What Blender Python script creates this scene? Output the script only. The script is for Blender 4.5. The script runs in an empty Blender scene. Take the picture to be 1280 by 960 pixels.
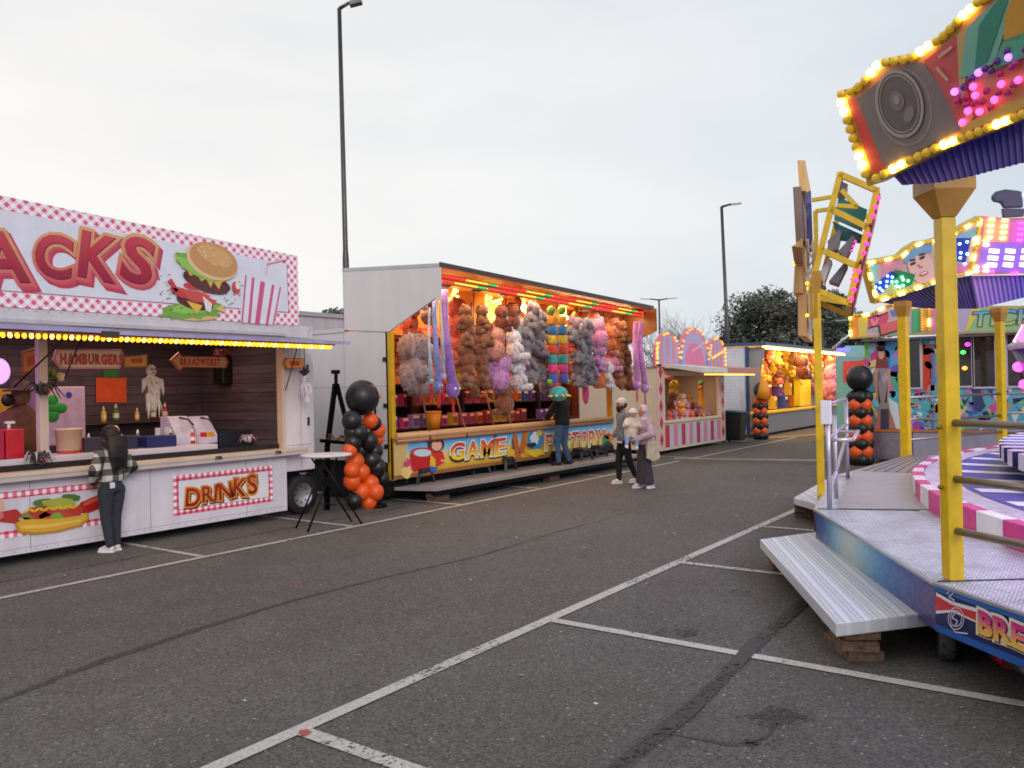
import bpy, math, random
from math import sin, cos, pi, hypot, radians
from mathutils import Vector, Matrix, Euler
random.seed(11)
S = bpy.context.scene; COL = S.collection
V = Vector
# ---------------------------------------------------------------- camera model (used to measure points on real planes)
FPX, CAMH, YAW, ROLL, PITCH = 1022., 2.05, radians(35.6), radians(1.2), radians(.34)
def ray(px, py):
    dx = px-640; dy = 480-py
    x = dx*cos(ROLL)+dy*sin(ROLL); y = -dx*sin(ROLL)+dy*cos(ROLL)
    u = y*cos(PITCH)+FPX*sin(PITCH); f = FPX*cos(PITCH)-y*sin(PITCH)
    return V((x*sin(YAW)+f*cos(YAW), -x*cos(YAW)+f*sin(YAW), u))
EYE = V((0, 0, CAMH))
def hit(px, py, o, n):
    d = ray(px, py); o = V(o); n = V(n)
    return EYE+d*((o-EYE).dot(n)/d.dot(n))
def onY(px, py, y): return hit(px, py, (0, y, 0), (0, 1, 0))
def onX(px, py, x): return hit(px, py, (x, 0, 0), (1, 0, 0))
def onZ(px, py, z=0): return hit(px, py, (0, 0, z), (0, 0, 1))
def mpp(p):                                                     # metres per photo pixel at a point
    return ((p.x*cos(YAW)+p.y*sin(YAW)))/FPX

def lin(c):
    c = c/255.
    return c/12.92 if c <= .04045 else ((c+.055)/1.055)**2.4
def rgb(r, g, b): return (lin(r), lin(g), lin(b))
def shade(c, k): return tuple(min(1, x*k) for x in c)
def mix(a, b, t): return tuple(a[i]*(1-t)+b[i]*t for i in range(3))

# ---------------------------------------------------------------- materials
MATS = {}
def nodes(name):
    m = bpy.data.materials.new(name); m.use_nodes = True
    nt = m.node_tree; nt.nodes.clear()
    out = nt.nodes.new('ShaderNodeOutputMaterial')
    return m, nt, out
def N(nt, typ, **kw):
    n = nt.nodes.new('ShaderNode'+typ)
    for k, v in kw.items():
        if k.startswith('i_'):
            n.inputs[k[2:].replace('_', ' ')].default_value = v
        else: setattr(n, k, v)
    return n
def L(nt, a, b): nt.links.new(a, b)
def vmul(nt, col, fac):                                         # colour * scalar
    m = N(nt, 'VectorMath', operation='SCALE'); L(nt, col, m.inputs[0]); L(nt, fac, m.inputs['Scale']); return m.outputs[0]
def rng(nt, val, a, b, c=0., d=1.):
    m = N(nt, 'MapRange'); L(nt, val, m.inputs[0])
    for i, x in zip((1, 2, 3, 4), (a, b, c, d)): m.inputs[i].default_value = x
    return m.outputs[0]
def noise(nt, scale, detail=4, rough=.55, vec=None):
    n = N(nt, 'TexNoise'); n.inputs['Scale'].default_value = scale; n.inputs['Detail'].default_value = detail; n.inputs['Roughness'].default_value = rough
    if vec: L(nt, vec, n.inputs['Vector'])
    return n
def coord(nt, kind='Object', scale=None):
    t = N(nt, 'TexCoord').outputs[kind]
    if scale:
        mp = N(nt, 'Mapping'); mp.inputs['Scale'].default_value = scale; L(nt, t, mp.inputs['Vector']); return mp.outputs[0]
    return t
def vc(name, rough=.5, metal=0., var=.18, nscale=3., streak=0., bump=0., bscale=60., sheen=0., coat=0., emis=0., spec=.5, trans=0.):
    """material whose base colour comes from the face colours of the mesh, broken up by noise"""
    if name in MATS: return MATS[name]
    m, nt, out = nodes(name); MATS[name] = m
    at = N(nt, 'Attribute', attribute_name='Col')
    bs = N(nt, 'BsdfPrincipled'); L(nt, bs.outputs[0], out.inputs[0])
    co = coord(nt)
    n1 = noise(nt, nscale, 5, .6, co)
    c = vmul(nt, at.outputs['Color'], rng(nt, n1.outputs[0], .25, .75, 1-var, 1+var*.4))
    if streak:
        n2 = noise(nt, 1., 5, .65, coord(nt, 'Object', (5, 5, .45)))
        c = vmul(nt, c, rng(nt, n2.outputs[0], .42, .75, 1., 1-streak))
    L(nt, c, bs.inputs['Base Color'])
    n3 = noise(nt, nscale*4, 3, .5, co)
    L(nt, rng(nt, n3.outputs[0], .3, .7, max(.03, rough-.1), min(1, rough+.1)), bs.inputs['Roughness'])
    bs.inputs['Metallic'].default_value = metal
    bs.inputs['Specular IOR Level'].default_value = spec
    if sheen: bs.inputs['Sheen Weight'].default_value = sheen
    if coat: bs.inputs['Coat Weight'].default_value = coat
    if trans:
        bs.inputs['Subsurface Weight'].default_value = trans; bs.inputs['Subsurface Radius'].default_value = (.02, .02, .02)
    if emis:
        L(nt, at.outputs['Color'], bs.inputs['Emission Color']); bs.inputs['Emission Strength'].default_value = emis
    if bump:
        nb = noise(nt, bscale, 3, .6, co); b = N(nt, 'Bump'); b.inputs['Strength'].default_value = bump; b.inputs['Distance'].default_value = .01
        L(nt, nb.outputs[0], b.inputs['Height']); L(nt, b.outputs[0], bs.inputs['Normal'])
    return m
PAINT = vc('painted_panel', .42, var=.1, streak=.14)
PRINT = vc('printed_vinyl', .38, var=.08, nscale=5, streak=.06)
ENAMEL = vc('enamel_steel', .38, var=.24, nscale=7, streak=.16, coat=.1)
PLASTIC = vc('plastic', .4, var=.1)
RUBBER = vc('rubber', .75, var=.2, nscale=9)
CLOTH = vc('cloth', .85, var=.45, nscale=11, bump=1., bscale=17, sheen=.03)
PLUSH = vc('plush_fabric', .95, var=.5, nscale=9, bump=1., bscale=26, sheen=.4)
SKIN = vc('skin', .5, var=.08, trans=.1)
HAIR = vc('hair', .5, var=.5, nscale=30, bump=.7, bscale=70)
BALLOON = vc('balloon_latex', .42, var=.1, coat=.08)
METAL = vc('galvanised_metal', .4, .85, var=.25, nscale=6)
ALU = vc('aluminium', .38, .75, var=.2, nscale=5)
PAPER = vc('carton', .5, var=.25, nscale=12)
BARK = vc('bark', .9, var=.5, nscale=8, bump=.8, bscale=20)
LEAF = vc('leaf', .65, var=.6, nscale=.8)
GLOW = vc('lamp_warm', .4, var=0, emis=9.)
GLOWS = vc('lamp_strip', .4, var=0, emis=2.6)
GLOWM = vc('lamp_medium', .4, var=0, emis=1.5)
GLOWL = vc('lamp_soft', .4, var=0, emis=1.6)
GLOWB = vc('lamp_bright', .4, var=0, emis=16.)
CAP = vc('lamp_cap', .25, var=.1, emis=.12)

def mat_wood(name, cols, scale=1., rough=.75, axis=0):
    if name in MATS: return MATS[name]
    m, nt, out = nodes(name); MATS[name] = m
    bs = N(nt, 'BsdfPrincipled'); L(nt, bs.outputs[0], out.inputs[0])
    sc = [14*scale]*3; sc[axis] = 1.2*scale
    n = noise(nt, 1., 6, .65, coord(nt, 'Object', tuple(sc)))
    r = N(nt, 'ValToRGB'); r.color_ramp.elements[0].position = .3; r.color_ramp.elements[1].position = .72
    r.color_ramp.elements[0].color = (*cols[0], 1); r.color_ramp.elements[1].color = (*cols[1], 1)
    L(nt, n.outputs[0], r.inputs[0]); L(nt, r.outputs[0], bs.inputs['Base Color']); bs.inputs['Roughness'].default_value = rough
    b = N(nt, 'Bump'); b.inputs['Strength'].default_value = .4; b.inputs['Distance'].default_value = .01
    L(nt, n.outputs[0], b.inputs['Height']); L(nt, b.outputs[0], bs.inputs['Normal'])
    return m
WOODBLOCK = mat_wood('weathered_timber', (rgb(58, 42, 34), rgb(128, 100, 82)), 1.4)
PLY = mat_wood('plywood', (rgb(214, 164, 100), rgb(244, 206, 146)), .8, .7, 2)
DARKPLY = mat_wood('stained_plywood', (rgb(120, 96, 92), rgb(150, 128, 122)), .8, .7, 2)

def mat_planks(name, ca, cb, w=.16):
    m, nt, out = nodes(name); MATS[name] = m
    bs = N(nt, 'BsdfPrincipled'); L(nt, bs.outputs[0], out.inputs[0])
    br = N(nt, 'TexBrick'); br.inputs['Scale'].default_value = 1; br.inputs['Brick Width'].default_value = 1.1; br.inputs['Row Height'].default_value = w
    br.inputs['Mortar Size'].default_value = .006; br.inputs['Color1'].default_value = (*ca, 1); br.inputs['Color2'].default_value = (*cb, 1); br.inputs['Mortar'].default_value = (.01, .008, .008, 1)
    tc = coord(nt); sp = N(nt, 'SeparateXYZ'); L(nt, tc, sp.inputs[0]); cb_ = N(nt, 'CombineXYZ'); L(nt, sp.outputs[0], cb_.inputs[0]); L(nt, sp.outputs[2], cb_.inputs[1])
    L(nt, cb_.outputs[0], br.inputs['Vector'])
    n = noise(nt, 1., 5, .6, coord(nt, 'Object', (2, 2, 24)))
    L(nt, vmul(nt, br.outputs[0], rng(nt, n.outputs[0], .3, .7, .6, 1.25)), bs.inputs['Base Color']); bs.inputs['Roughness'].default_value = .6
    return m
PLANKS = mat_planks('dark_wall_planks', rgb(96, 80, 86), rgb(74, 62, 70))

def mat_gingham(name, period, ca=rgb(248, 240, 244), cb=rgb(232, 150, 172), cc=rgb(212, 70, 110), diag=True):
    """two crossing stripes on cloth: white, pale and full squares, in the plane of the panel (object x and z)"""
    m, nt, out = nodes(name); MATS[name] = m
    bs = N(nt, 'BsdfPrincipled'); L(nt, bs.outputs[0], out.inputs[0])
    sp = N(nt, 'SeparateXYZ'); L(nt, coord(nt), sp.inputs[0])
    def math(op, a, b=None):
        n = N(nt, 'Math', operation=op)
        for i, x in enumerate((a, b)):
            if x is None: continue
            if isinstance(x, (int, float)): n.inputs[i].default_value = x
            else: L(nt, x, n.inputs[i])
        return n.outputs[0]
    x, z = sp.outputs[0], sp.outputs[2]
    u, w = (math('ADD', x, z), math('SUBTRACT', x, z)) if diag else (x, z)
    k = period*(1.414 if diag else 1)
    a = math('LESS_THAN', math('FRACT', math('DIVIDE', u, k)), .5); b = math('LESS_THAN', math('FRACT', math('DIVIDE', w, k)), .5)
    s = math('MULTIPLY', math('ADD', a, b), .5)
    r = N(nt, 'ValToRGB'); r.color_ramp.interpolation = 'CONSTANT'
    e = r.color_ramp.elements; e[0].position = 0; e[0].color = (*ca, 1); e[1].position = .8; e[1].color = (*cc, 1)
    q = e.new(.3); q.color = (*cb, 1)
    L(nt, s, r.inputs[0]); L(nt, r.outputs[0], bs.inputs['Base Color']); bs.inputs['Roughness'].default_value = .4
    return m
GINGHAM = mat_gingham('gingham_print', .105, rgb(252, 246, 250), rgb(244, 214, 226), rgb(222, 92, 132))
GINGHAM2 = mat_gingham('gingham_trim', .1, rgb(250, 244, 246), rgb(238, 120, 150), rgb(214, 40, 84), False)

def mat_plate(name, base, bump=.7, metal=.4, rough=.36, scale=21., strips=0.):
    """checker plate: two directions of short raised bars"""
    m, nt, out = nodes(name); MATS[name] = m
    at = N(nt, 'Attribute', attribute_name='Col')
    bs = N(nt, 'BsdfPrincipled'); L(nt, bs.outputs[0], out.inputs[0])
    co = coord(nt)
    def bars(ang, off):
        mp = N(nt, 'Mapping'); mp.inputs['Rotation'].default_value = (0, 0, ang); mp.inputs['Scale'].default_value = (scale*.5, scale*1.5, 0); mp.inputs['Location'].default_value = off
        L(nt, co, mp.inputs['Vector'])
        ch = N(nt, 'TexVoronoi', feature='F1'); ch.inputs['Scale'].default_value = 1; ch.inputs['Randomness'].default_value = 0
        L(nt, mp.outputs[0], ch.inputs['Vector'])
        return rng(nt, ch.outputs['Distance'], .18, .32, 1, 0)
    a = bars(.785, (0, 0, 0)); b = bars(-.785, (.5, .5, 0))
    mx = N(nt, 'Math', operation='MAXIMUM'); L(nt, a, mx.inputs[0]); L(nt, b, mx.inputs[1])
    bp = N(nt, 'Bump'); bp.inputs['Strength'].default_value = bump; bp.inputs['Distance'].default_value = .01
    L(nt, mx.outputs[0], bp.inputs['Height']); L(nt, bp.outputs[0], bs.inputs['Normal'])
    n = noise(nt, 3, 5, .6, co)
    f = rng(nt, n.outputs[0], .3, .7, .68, 1.1); dn = noise(nt, 14, 6, .7, co)
    c = vmul(nt, vmul(nt, at.outputs['Color'], f), rng(nt, dn.outputs[0], .35, .6, .8, 1.04))
    c2 = vmul(nt, c, rng(nt, mx.outputs[0], 0, 1, .86, 1.16))
    L(nt, c2, bs.inputs['Base Color']); bs.inputs['Metallic'].default_value = metal; bs.inputs['Roughness'].default_value = rough
    return m
PLATE = mat_plate('checker_plate', None)

# ---------------------------------------------------------------- mesh builder
ORG = {}
WHITE = rgb(235, 232, 235); BLACK = rgb(24, 24, 26); GREY = rgb(128, 128, 132); RED = rgb(200, 30, 40); YEL = rgb(236, 190, 20); STEEL = rgb(176, 176, 182)
class MB:
    def __init__(s): s.v = []; s.f = []; s.c = []; s.s = []
    def add(s, verts, faces, col, sm=False):
        b = len(s.v); s.v += [tuple(v) for v in verts]
        for i, f in enumerate(faces):
            s.f.append([b+k for k in f]); s.s.append(sm)
            if callable(col): s.c.append([col(V(verts[k])) for k in f])
            else: s.c.append(col)
        return s
    def box(s, x0, x1, y0, y1, z0, z1, col, M=None):
        vs = [V((x, y, z)) for z in (z0, z1) for x, y in ((x0, y0), (x1, y0), (x1, y1), (x0, y1))]
        if M: vs = [M@v for v in vs]
        return s.add(vs, [(0, 3, 2, 1), (4, 5, 6, 7), (0, 1, 5, 4), (1, 2, 6, 5), (2, 3, 7, 6), (3, 0, 4, 7)], col)
    def poly(s, pts, col): return s.add(pts, [tuple(range(len(pts)))], col)
    def prism(s, pts, ext, col):
        n = len(pts); e = V(ext); a = [V(p) for p in pts]; b = [p+e for p in a]
        return s.add(a+b, [tuple(range(n))[::-1], tuple(range(n, 2*n))]+[(i, (i+1) % n, n+(i+1) % n, n+i) for i in range(n)], col)
    def tube(s, pts, r, col, n=8, sm=True, caps=True):
        pts = [V(p) for p in pts]; k = len(pts); rs = r if isinstance(r, (list, tuple)) else [r]*k
        vs = []; prev = None
        for i in range(k):
            d = (pts[min(i+1, k-1)]-pts[max(i-1, 0)]).normalized()
            if prev is None: a = d.orthogonal().normalized()
            else: a = (prev-d*prev.dot(d)).normalized()
            prev = a; b = d.cross(a)
            for j in range(n):
                t = 2*pi*j/n; vs.append(pts[i]+(a*cos(t)+b*sin(t))*rs[i])
        fs = [(i*n+j, i*n+(j+1) % n, (i+1)*n+(j+1) % n, (i+1)*n+j) for i in range(k-1) for j in range(n)]
        s.add(vs, fs, col, sm)
        if caps:
            b = len(s.v)-len(vs)
            for f in (tuple(range(n))[::-1], tuple(range((k-1)*n, k*n))):
                s.f.append([b+q for q in f]); s.s.append(False); s.c.append(col(pts[0]) if callable(col) else col)
        return s
    def bar(s, a, b, w, col, w2=None, up=(0, 0, 1)):                 # rectangular bar from a to b
        a = V(a); b = V(b); d = (b-a).normalized(); u = V(up)
        if abs(d.dot(u)) > .97: u = V((1, 0, 0))
        x = d.cross(u).normalized(); y = x.cross(d); h = (w2 or w)/2; w = w/2
        vs = [p+x*i+y*j for p in (a, b) for i, j in ((-w, -h), (w, -h), (w, h), (-w, h))]
        return s.add(vs, [(0, 3, 2, 1), (4, 5, 6, 7), (0, 1, 5, 4), (1, 2, 6, 5), (2, 3, 7, 6), (3, 0, 4, 7)], col)
    def ell(s, c, r, col, rot=None, nu=14, nv=9):
        c = V(c); r = (r, r, r) if isinstance(r, (int, float)) else r
        M = rot if rot is not None else Matrix.Identity(3)
        if isinstance(M, Euler): M = M.to_matrix()
        vs = [c+M@V((0, 0, -r[2]))]
        for i in range(1, nv):
            t = -pi/2+pi*i/nv
            for j in range(nu):
                p = 2*pi*j/nu; vs.append(c+M@V((r[0]*cos(t)*cos(p), r[1]*cos(t)*sin(p), r[2]*sin(t))))
        vs.append(c+M@V((0, 0, r[2]))); e = len(vs)-1
        fs = [(0, 1+(j+1) % nu, 1+j) for j in range(nu)]
        for i in range(nv-2):
            for j in range(nu): fs.append((1+i*nu+j, 1+i*nu+(j+1) % nu, 1+(i+1)*nu+(j+1) % nu, 1+(i+1)*nu+j))
        fs += [(1+(nv-2)*nu+j, 1+(nv-2)*nu+(j+1) % nu, e) for j in range(nu)]
        return s.add(vs, fs, col, True)
    def lathe(s, c, prof, col, n=20, sm=True, M=None, caps=True):
        c = V(c); vs = []
        for r, z in prof:
            for j in range(n):
                p = V((r*cos(2*pi*j/n), r*sin(2*pi*j/n), z)); vs.append(c+(M@p if M else p))
        k = len(prof)
        fs = [(i*n+j, i*n+(j+1) % n, (i+1)*n+(j+1) % n, (i+1)*n+j) for i in range(k-1) for j in range(n)]
        s.add(vs, fs, col, sm)
        b = len(s.v)-len(vs)
        for f, q in ((tuple(range(n))[::-1], 0), (tuple(range((k-1)*n, k*n)), k-1)):
            if caps and prof[q][0] > 1e-4:
                s.f.append([b+i for i in f]); s.s.append(False); s.c.append(col(vs[0]) if callable(col) else col)
        return s
    def loft(s, rings, col, n=16):                                   # rings: (centre, rx, ry), stacked, closed
        vs = []
        for c, rx, ry in rings:
            for j in range(n): vs.append(V(c)+V((rx*cos(2*pi*j/n), ry*sin(2*pi*j/n), 0)))
        k = len(rings)
        fs = [(i*n+j, i*n+(j+1) % n, (i+1)*n+(j+1) % n, (i+1)*n+j) for i in range(k-1) for j in range(n)]+[tuple(range(n))[::-1], tuple(range((k-1)*n, k*n))]
        return s.add(vs, fs, col, True)
    def cap(s, a, ra, b, rb, col=WHITE, n=12):
        s.tube([a, b], [ra, rb], col, n); s.ell(a, ra, col, None, n, 8); s.ell(b, rb, col, None, n, 8); return s
    def fur(s, per, ln, rs):
        """short pile: thin tufts standing out of every face"""
        fs = list(zip(s.f, s.c))
        for f, c in fs:
            ps = [V(s.v[i]) for i in f]; n = (ps[1]-ps[0]).cross(ps[2]-ps[0])
            if n.length < 1e-9: continue
            n.normalize()
            for _ in range(per):
                w = [rs.random() for _ in ps]; t = sum(w); p = sum((q*(k/t) for q, k in zip(ps, w)), V((0, 0, 0)))
                d = (n+V((rs.gauss(0, .45), rs.gauss(0, .45), rs.gauss(-.25, .4)))).normalized(); x = d.orthogonal().normalized()*ln*.3; l = ln*rs.uniform(.5, 1.2)
                s.add([p-x-n*ln*.1, p+x-n*ln*.1, p+d*l], [(0, 1, 2)], shade(c[0] if isinstance(c, list) else c, rs.uniform(.6, 1.25)))
        return s
    def mesh(s, name, off=(0, 0, 0)):
        o = V(off); me = bpy.data.meshes.new(name)
        me.from_pydata([V(v)-o for v in s.v], [], s.f)
        ca = me.color_attributes.new('Col', 'FLOAT_COLOR', 'CORNER'); d = []
        for f, c in zip(s.f, s.c):
            if isinstance(c, list):
                for q in c: d += [*q, 1]
            else: d += [*c, 1]*len(f)
        ca.data.foreach_set('color', d)
        me.polygons.foreach_set('use_smooth', s.s); me.update()
        return me
    def build(s, name, mat, parent=None, at=None, bevel=0., label=None):
        """link as one object; a child's vertices are taken relative to its thing's origin"""
        if parent is not None: off = ORG.get(parent.name, V((0, 0, 0)))
        else: off = V(at) if at is not None else V((0, 0, 0))
        me = s.mesh(name, off); o = bpy.data.objects.new(name, me); COL.objects.link(o)
        me.materials.append(mat)
        if parent is not None: o.parent = parent; ORG[o.name] = off
        else: o.location = off; ORG[o.name] = off
        if bevel:
            b = o.modifiers.new('bevel', 'BEVEL'); b.width = bevel; b.segments = 2; b.limit_method = 'ANGLE'; b.angle_limit = .8
        if label: o['label'] = label
        return o
def tag(o, label=None, cat=None, group=None, kind=None):
    for k, v in (('label', label), ('category', cat), ('group', group), ('kind', kind)):
        if v: o[k] = v
    return o
def thing(name, loc, label, cat, group=None, rz=0.):
    o = bpy.data.objects.new(name, None); COL.objects.link(o); o.location = loc; o.rotation_euler = (0, 0, rz); o.empty_display_size = .2
    ORG[o.name] = V(loc); return tag(o, label, cat, group)
def proto(name, label, cat, group=None):
    o = thing(name, (0, 0, 0), label, cat, group); return o
def copy_tree(o, parent=None):
    c = o.copy(); COL.objects.link(c)
    if parent is not None: c.parent = parent
    for ch in list(o.children): copy_tree(ch, c)
    return c
def struct(o): o['kind'] = 'structure'; return o
_first = set()
def place(p, loc, rot=(0, 0, 0), sc=1., label=None, group=None):
    """first use moves the built thing itself, later uses are copies of it and of its parts"""
    if p.name in _first: o = copy_tree(p)
    else: _first.add(p.name); o = p
    o.location = loc; o.rotation_euler = rot; o.scale = (sc, sc, sc)
    return tag(o, label, None, group)

# ---------------------------------------------------------------- text and flat artwork
_gl = {}
def glyph(ch, off=0.):
    k = (ch, off)
    if k in _gl: return _gl[k]
    cu = bpy.data.curves.new('glyph', 'FONT'); cu.body = ch; cu.size = 1; cu.offset = off; cu.resolution_u = 4
    ob = bpy.data.objects.new('glyph', cu); COL.objects.link(ob)
    dg = bpy.context.evaluated_depsgraph_get(); e = ob.evaluated_get(dg); me = e.to_mesh()
    vs = [(v.co.x, v.co.y) for v in me.vertices]; fs = [tuple(p.vertices) for p in me.polygons]
    e.to_mesh_clear(); bpy.data.objects.remove(ob); bpy.data.curves.remove(cu)
    _gl[k] = (vs, fs); return _gl[k]
class Pan:
    """a flat panel: origin, right, up; layers stand 3 mm apart in front of it"""
    def __init__(s, o, u, v=(0, 0, 1), step=.003):
        s.o = V(o); s.u = V(u).normalized(); s.v = V(v).normalized(); s.n = s.u.cross(s.v).normalized(); s.v = s.n.cross(s.u); s.step = step
    def pt(s, a, b, k=0): return s.o+s.u*a+s.v*b+s.n*(k*s.step)
    def px(s, px, py):                                              # panel coordinates of a measured photo pixel
        q = hit(px, py, s.o, s.n)-s.o; return (q.dot(s.u), q.dot(s.v))
    def P(s, mb, pts, col, k=1):                                    # polygon in panel units
        a = sum(pts[i][0]*pts[(i+1) % len(pts)][1]-pts[(i+1) % len(pts)][0]*pts[i][1] for i in range(len(pts)))
        if a < 0: pts = pts[::-1]
        mb.poly([s.pt(x, y, k) for x, y in pts], col)
    def X(s, mb, pts, col, k=1): s.P(mb, [s.px(*p) for p in pts], col, k)      # polygon measured in pixels
    def E(s, mb, cx, cy, rx, ry, col, k=1, rot=0., n=22, a0=0., a1=2*pi):
        c, d = cos(rot), sin(rot); pts = []
        for i in range(n):
            t = a0+(a1-a0)*i/(n if a1-a0 > 6.2 else n-1); x, y = rx*cos(t), ry*sin(t); pts.append((cx+x*c-y*d, cy+x*d+y*c))
        s.P(mb, pts, col, k)
    def EX(s, mb, px, py, rx, ry, col, k=1, rot=0., n=22):              # ellipse measured in pixels (rot anticlockwise)
        c, d = cos(rot), sin(rot)
        s.X(mb, [(px+rx*cos(2*pi*i/n)*c-ry*sin(2*pi*i/n)*d, py-(rx*cos(2*pi*i/n)*d+ry*sin(2*pi*i/n)*c)) for i in range(n)], col, k)
    def S(s, mb, pts, w, col, k=1):                                     # stroke along points in panel units
        for (x0, y0), (x1, y1) in zip(pts, pts[1:]):
            d = hypot(x1-x0, y1-y0) or 1; nx, ny = -(y1-y0)/d*w/2, (x1-x0)/d*w/2
            s.P(mb, [(x0+nx, y0+ny), (x0-nx, y0-ny), (x1-nx, y1-ny), (x1+nx, y1+ny)], col, k)
    def SX(s, mb, pts, w, col, k=1): s.S(mb, [s.px(*p) for p in pts], w, col, k)
    def T(s, mb, text, x, y, h, col, k=1, off=0., gap=.06, sx=1., shear=0., rots=None, dy=None, rot=0., hs=None):
        """letters one by one; h = cap height, col may be a function of (0..1 height in the letter)"""
        cx = x
        for i, ch in enumerate(text):
            if ch == ' ': cx += h*.4*sx; continue
            v0, _ = glyph(ch, 0.); vs, fs = glyph(ch, off)
            x0 = min(p[0] for p in v0); x1 = max(p[0] for p in v0)
            hh = h*(hs[i % len(hs)] if hs else 1); kk = hh/.73; w = (x1-x0)*kk*sx
            r = (rots[i % len(rots)] if rots else 0.); yy = (dy[i % len(dy)] if dy else 0.)*h
            out = []
            for p in vs:
                a = (p[0]-x0)*kk*sx+p[1]*kk*shear; b = p[1]*kk
                a -= w/2; b -= hh/2; a, b = a*cos(r)-b*sin(r), a*sin(r)+b*cos(r); a += w/2+cx-x; b += hh/2+yy
                a, b = a*cos(rot)-b*sin(rot), a*sin(rot)+b*cos(rot)
                out.append(s.pt(x+a, y+b, k))
            if callable(col):
                c0 = col; lo = min(p[1] for p in v0); hi = max(p[1] for p in v0)
                cols = [c0(max(0, min(1, (p[1]-lo)/(hi-lo+1e-6)))) for p in vs]
                b0 = len(mb.v); mb.v += [tuple(q) for q in out]
                for f in fs: mb.f.append([b0+q for q in f]); mb.s.append(False); mb.c.append([cols[q] for q in f])
            else: mb.add(out, fs, col)
            cx += w+gap*h
        return cx
def grad(*stops):
    def g(t):
        n = len(stops)-1; i = min(n-1, int(t*n)); return mix(stops[i], stops[i+1], t*n-i)
    return g

# ---------------------------------------------------------------- blended bodies (voxel union of tapered shapes)
def blend(name, mb, voxel, mat, col, parent, it=4, off=None):
    me = mb.mesh('tmp'); ob = bpy.data.objects.new('tmp', me); COL.objects.link(ob)
    r = ob.modifiers.new('r', 'REMESH'); r.mode = 'VOXEL'; r.voxel_size = voxel; r.use_smooth_shade = True
    sm = ob.modifiers.new('s', 'SMOOTH'); sm.factor = .5; sm.iterations = it
    dg = bpy.context.evaluated_depsgraph_get(); new = bpy.data.meshes.new_from_object(ob.evaluated_get(dg))
    bpy.data.objects.remove(ob); bpy.data.meshes.remove(me)
    new.name = name
    for a in list(new.color_attributes): new.color_attributes.remove(a)
    ca = new.color_attributes.new('Col', 'FLOAT_COLOR', 'POINT')
    if callable(col):
        d = []
        for v in new.vertices: d += [*col(v.co), 1]
        ca.data.foreach_set('color', d)
    else: ca.data.foreach_set('color', [*col, 1]*len(new.vertices))
    new.materials.clear(); new.materials.append(mat)
    for p in new.polygons: p.use_smooth = True
    o = bpy.data.objects.new(name, new); COL.objects.link(o)
    if parent is not None:
        o.parent = parent
        ORG[o.name] = V((0, 0, 0))
    return o
# ================================================================ WORLD, SUN, CAMERA
w = bpy.data.worlds.new('World'); S.world = w; w.use_nodes = True
nt = w.node_tree; nt.nodes.clear()
wo = nt.nodes.new('ShaderNodeOutputWorld'); bg = nt.nodes.new('ShaderNodeBackground'); L(nt, bg.outputs[0], wo.inputs[0])
sky = nt.nodes.new('ShaderNodeTexSky'); sky.sky_type = 'NISHITA'; sky.sun_disc = False
SUN_EL, SUN_AZ = radians(24), radians(215)                      # low behind the photographer's shoulder, behind cloud
sky.sun_elevation = SUN_EL; sky.sun_rotation = SUN_AZ; sky.air_density = 1.2; sky.dust_density = 3.
tc = N(nt, 'TexCoord'); mp = N(nt, 'Mapping'); mp.inputs['Scale'].default_value = (1., 1., 3.4); mp.inputs['Rotation'].default_value = (0, .15, .6); L(nt, tc.outputs['Generated'], mp.inputs['Vector'])
n1 = noise(nt, 1.5, 6, .5, mp.outputs[0])
rp = N(nt, 'ValToRGB'); L(nt, n1.outputs[0], rp.inputs[0])
rp.color_ramp.elements[0].position = .3; rp.color_ramp.elements[0].color = (8.1, 8.3, 8.6, 1)
rp.color_ramp.elements[1].position = .66; rp.color_ramp.elements[1].color = (10.6, 10.25, 9.85, 1)
# the overcast is thinner and bluer towards one side of the sky
sp = N(nt, 'SeparateXYZ'); L(nt, tc.outputs['Generated'], sp.inputs[0])
fx = N(nt, 'Math', operation='MULTIPLY_ADD'); L(nt, sp.outputs[0], fx.inputs[0]); fx.inputs[1].default_value = .55; fx.inputs[2].default_value = -.12
fy = N(nt, 'Math', operation='MULTIPLY_ADD'); L(nt, sp.outputs[1], fy.inputs[0]); fy.inputs[1].default_value = -.95; L(nt, fx.outputs[0], fy.inputs[2])
blue = N(nt, 'MixRGB', blend_type='MULTIPLY'); L(nt, rng(nt, fy.outputs[0], -.5, .55, 0., 1.), blue.inputs[0]); L(nt, rp.outputs[0], blue.inputs[1]); blue.inputs[2].default_value = (.74, .83, .93, 1)
mx = N(nt, 'MixRGB'); mx.inputs[0].default_value = .9; L(nt, sky.outputs[0], mx.inputs[1]); L(nt, blue.outputs[0], mx.inputs[2])
L(nt, mx.outputs[0], bg.inputs[0]); bg.inputs[1].default_value = .1
sd = bpy.data.lights.new('sun', 'SUN'); sd.energy = 1.1; sd.angle = radians(25); sd.color = (1, .95, .9)
so = bpy.data.objects.new('sun', sd); COL.objects.link(so)
sv = V((sin(SUN_AZ)*cos(SUN_EL), cos(SUN_AZ)*cos(SUN_EL), sin(SUN_EL)))
so.rotation_euler = (-sv).to_track_quat('-Z', 'Y').to_euler()
cd = bpy.data.cameras.new('camera'); co_ = bpy.data.objects.new('camera', cd); COL.objects.link(co_)
cd.sensor_width = 36; cd.lens = FPX/1280*36; cd.clip_end = 2000; cd.clip_start = .05
co_.matrix_world = Matrix.Translation(EYE)@Matrix.Rotation(YAW-pi/2, 4, 'Z')@Matrix.Rotation(pi/2+PITCH, 4, 'X')@Matrix.Rotation(-ROLL, 4, 'Z')
S.camera = co_
S.view_settings.view_transform = 'Standard'; S.view_settings.look = 'None'; S.view_settings.exposure = 0
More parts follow.
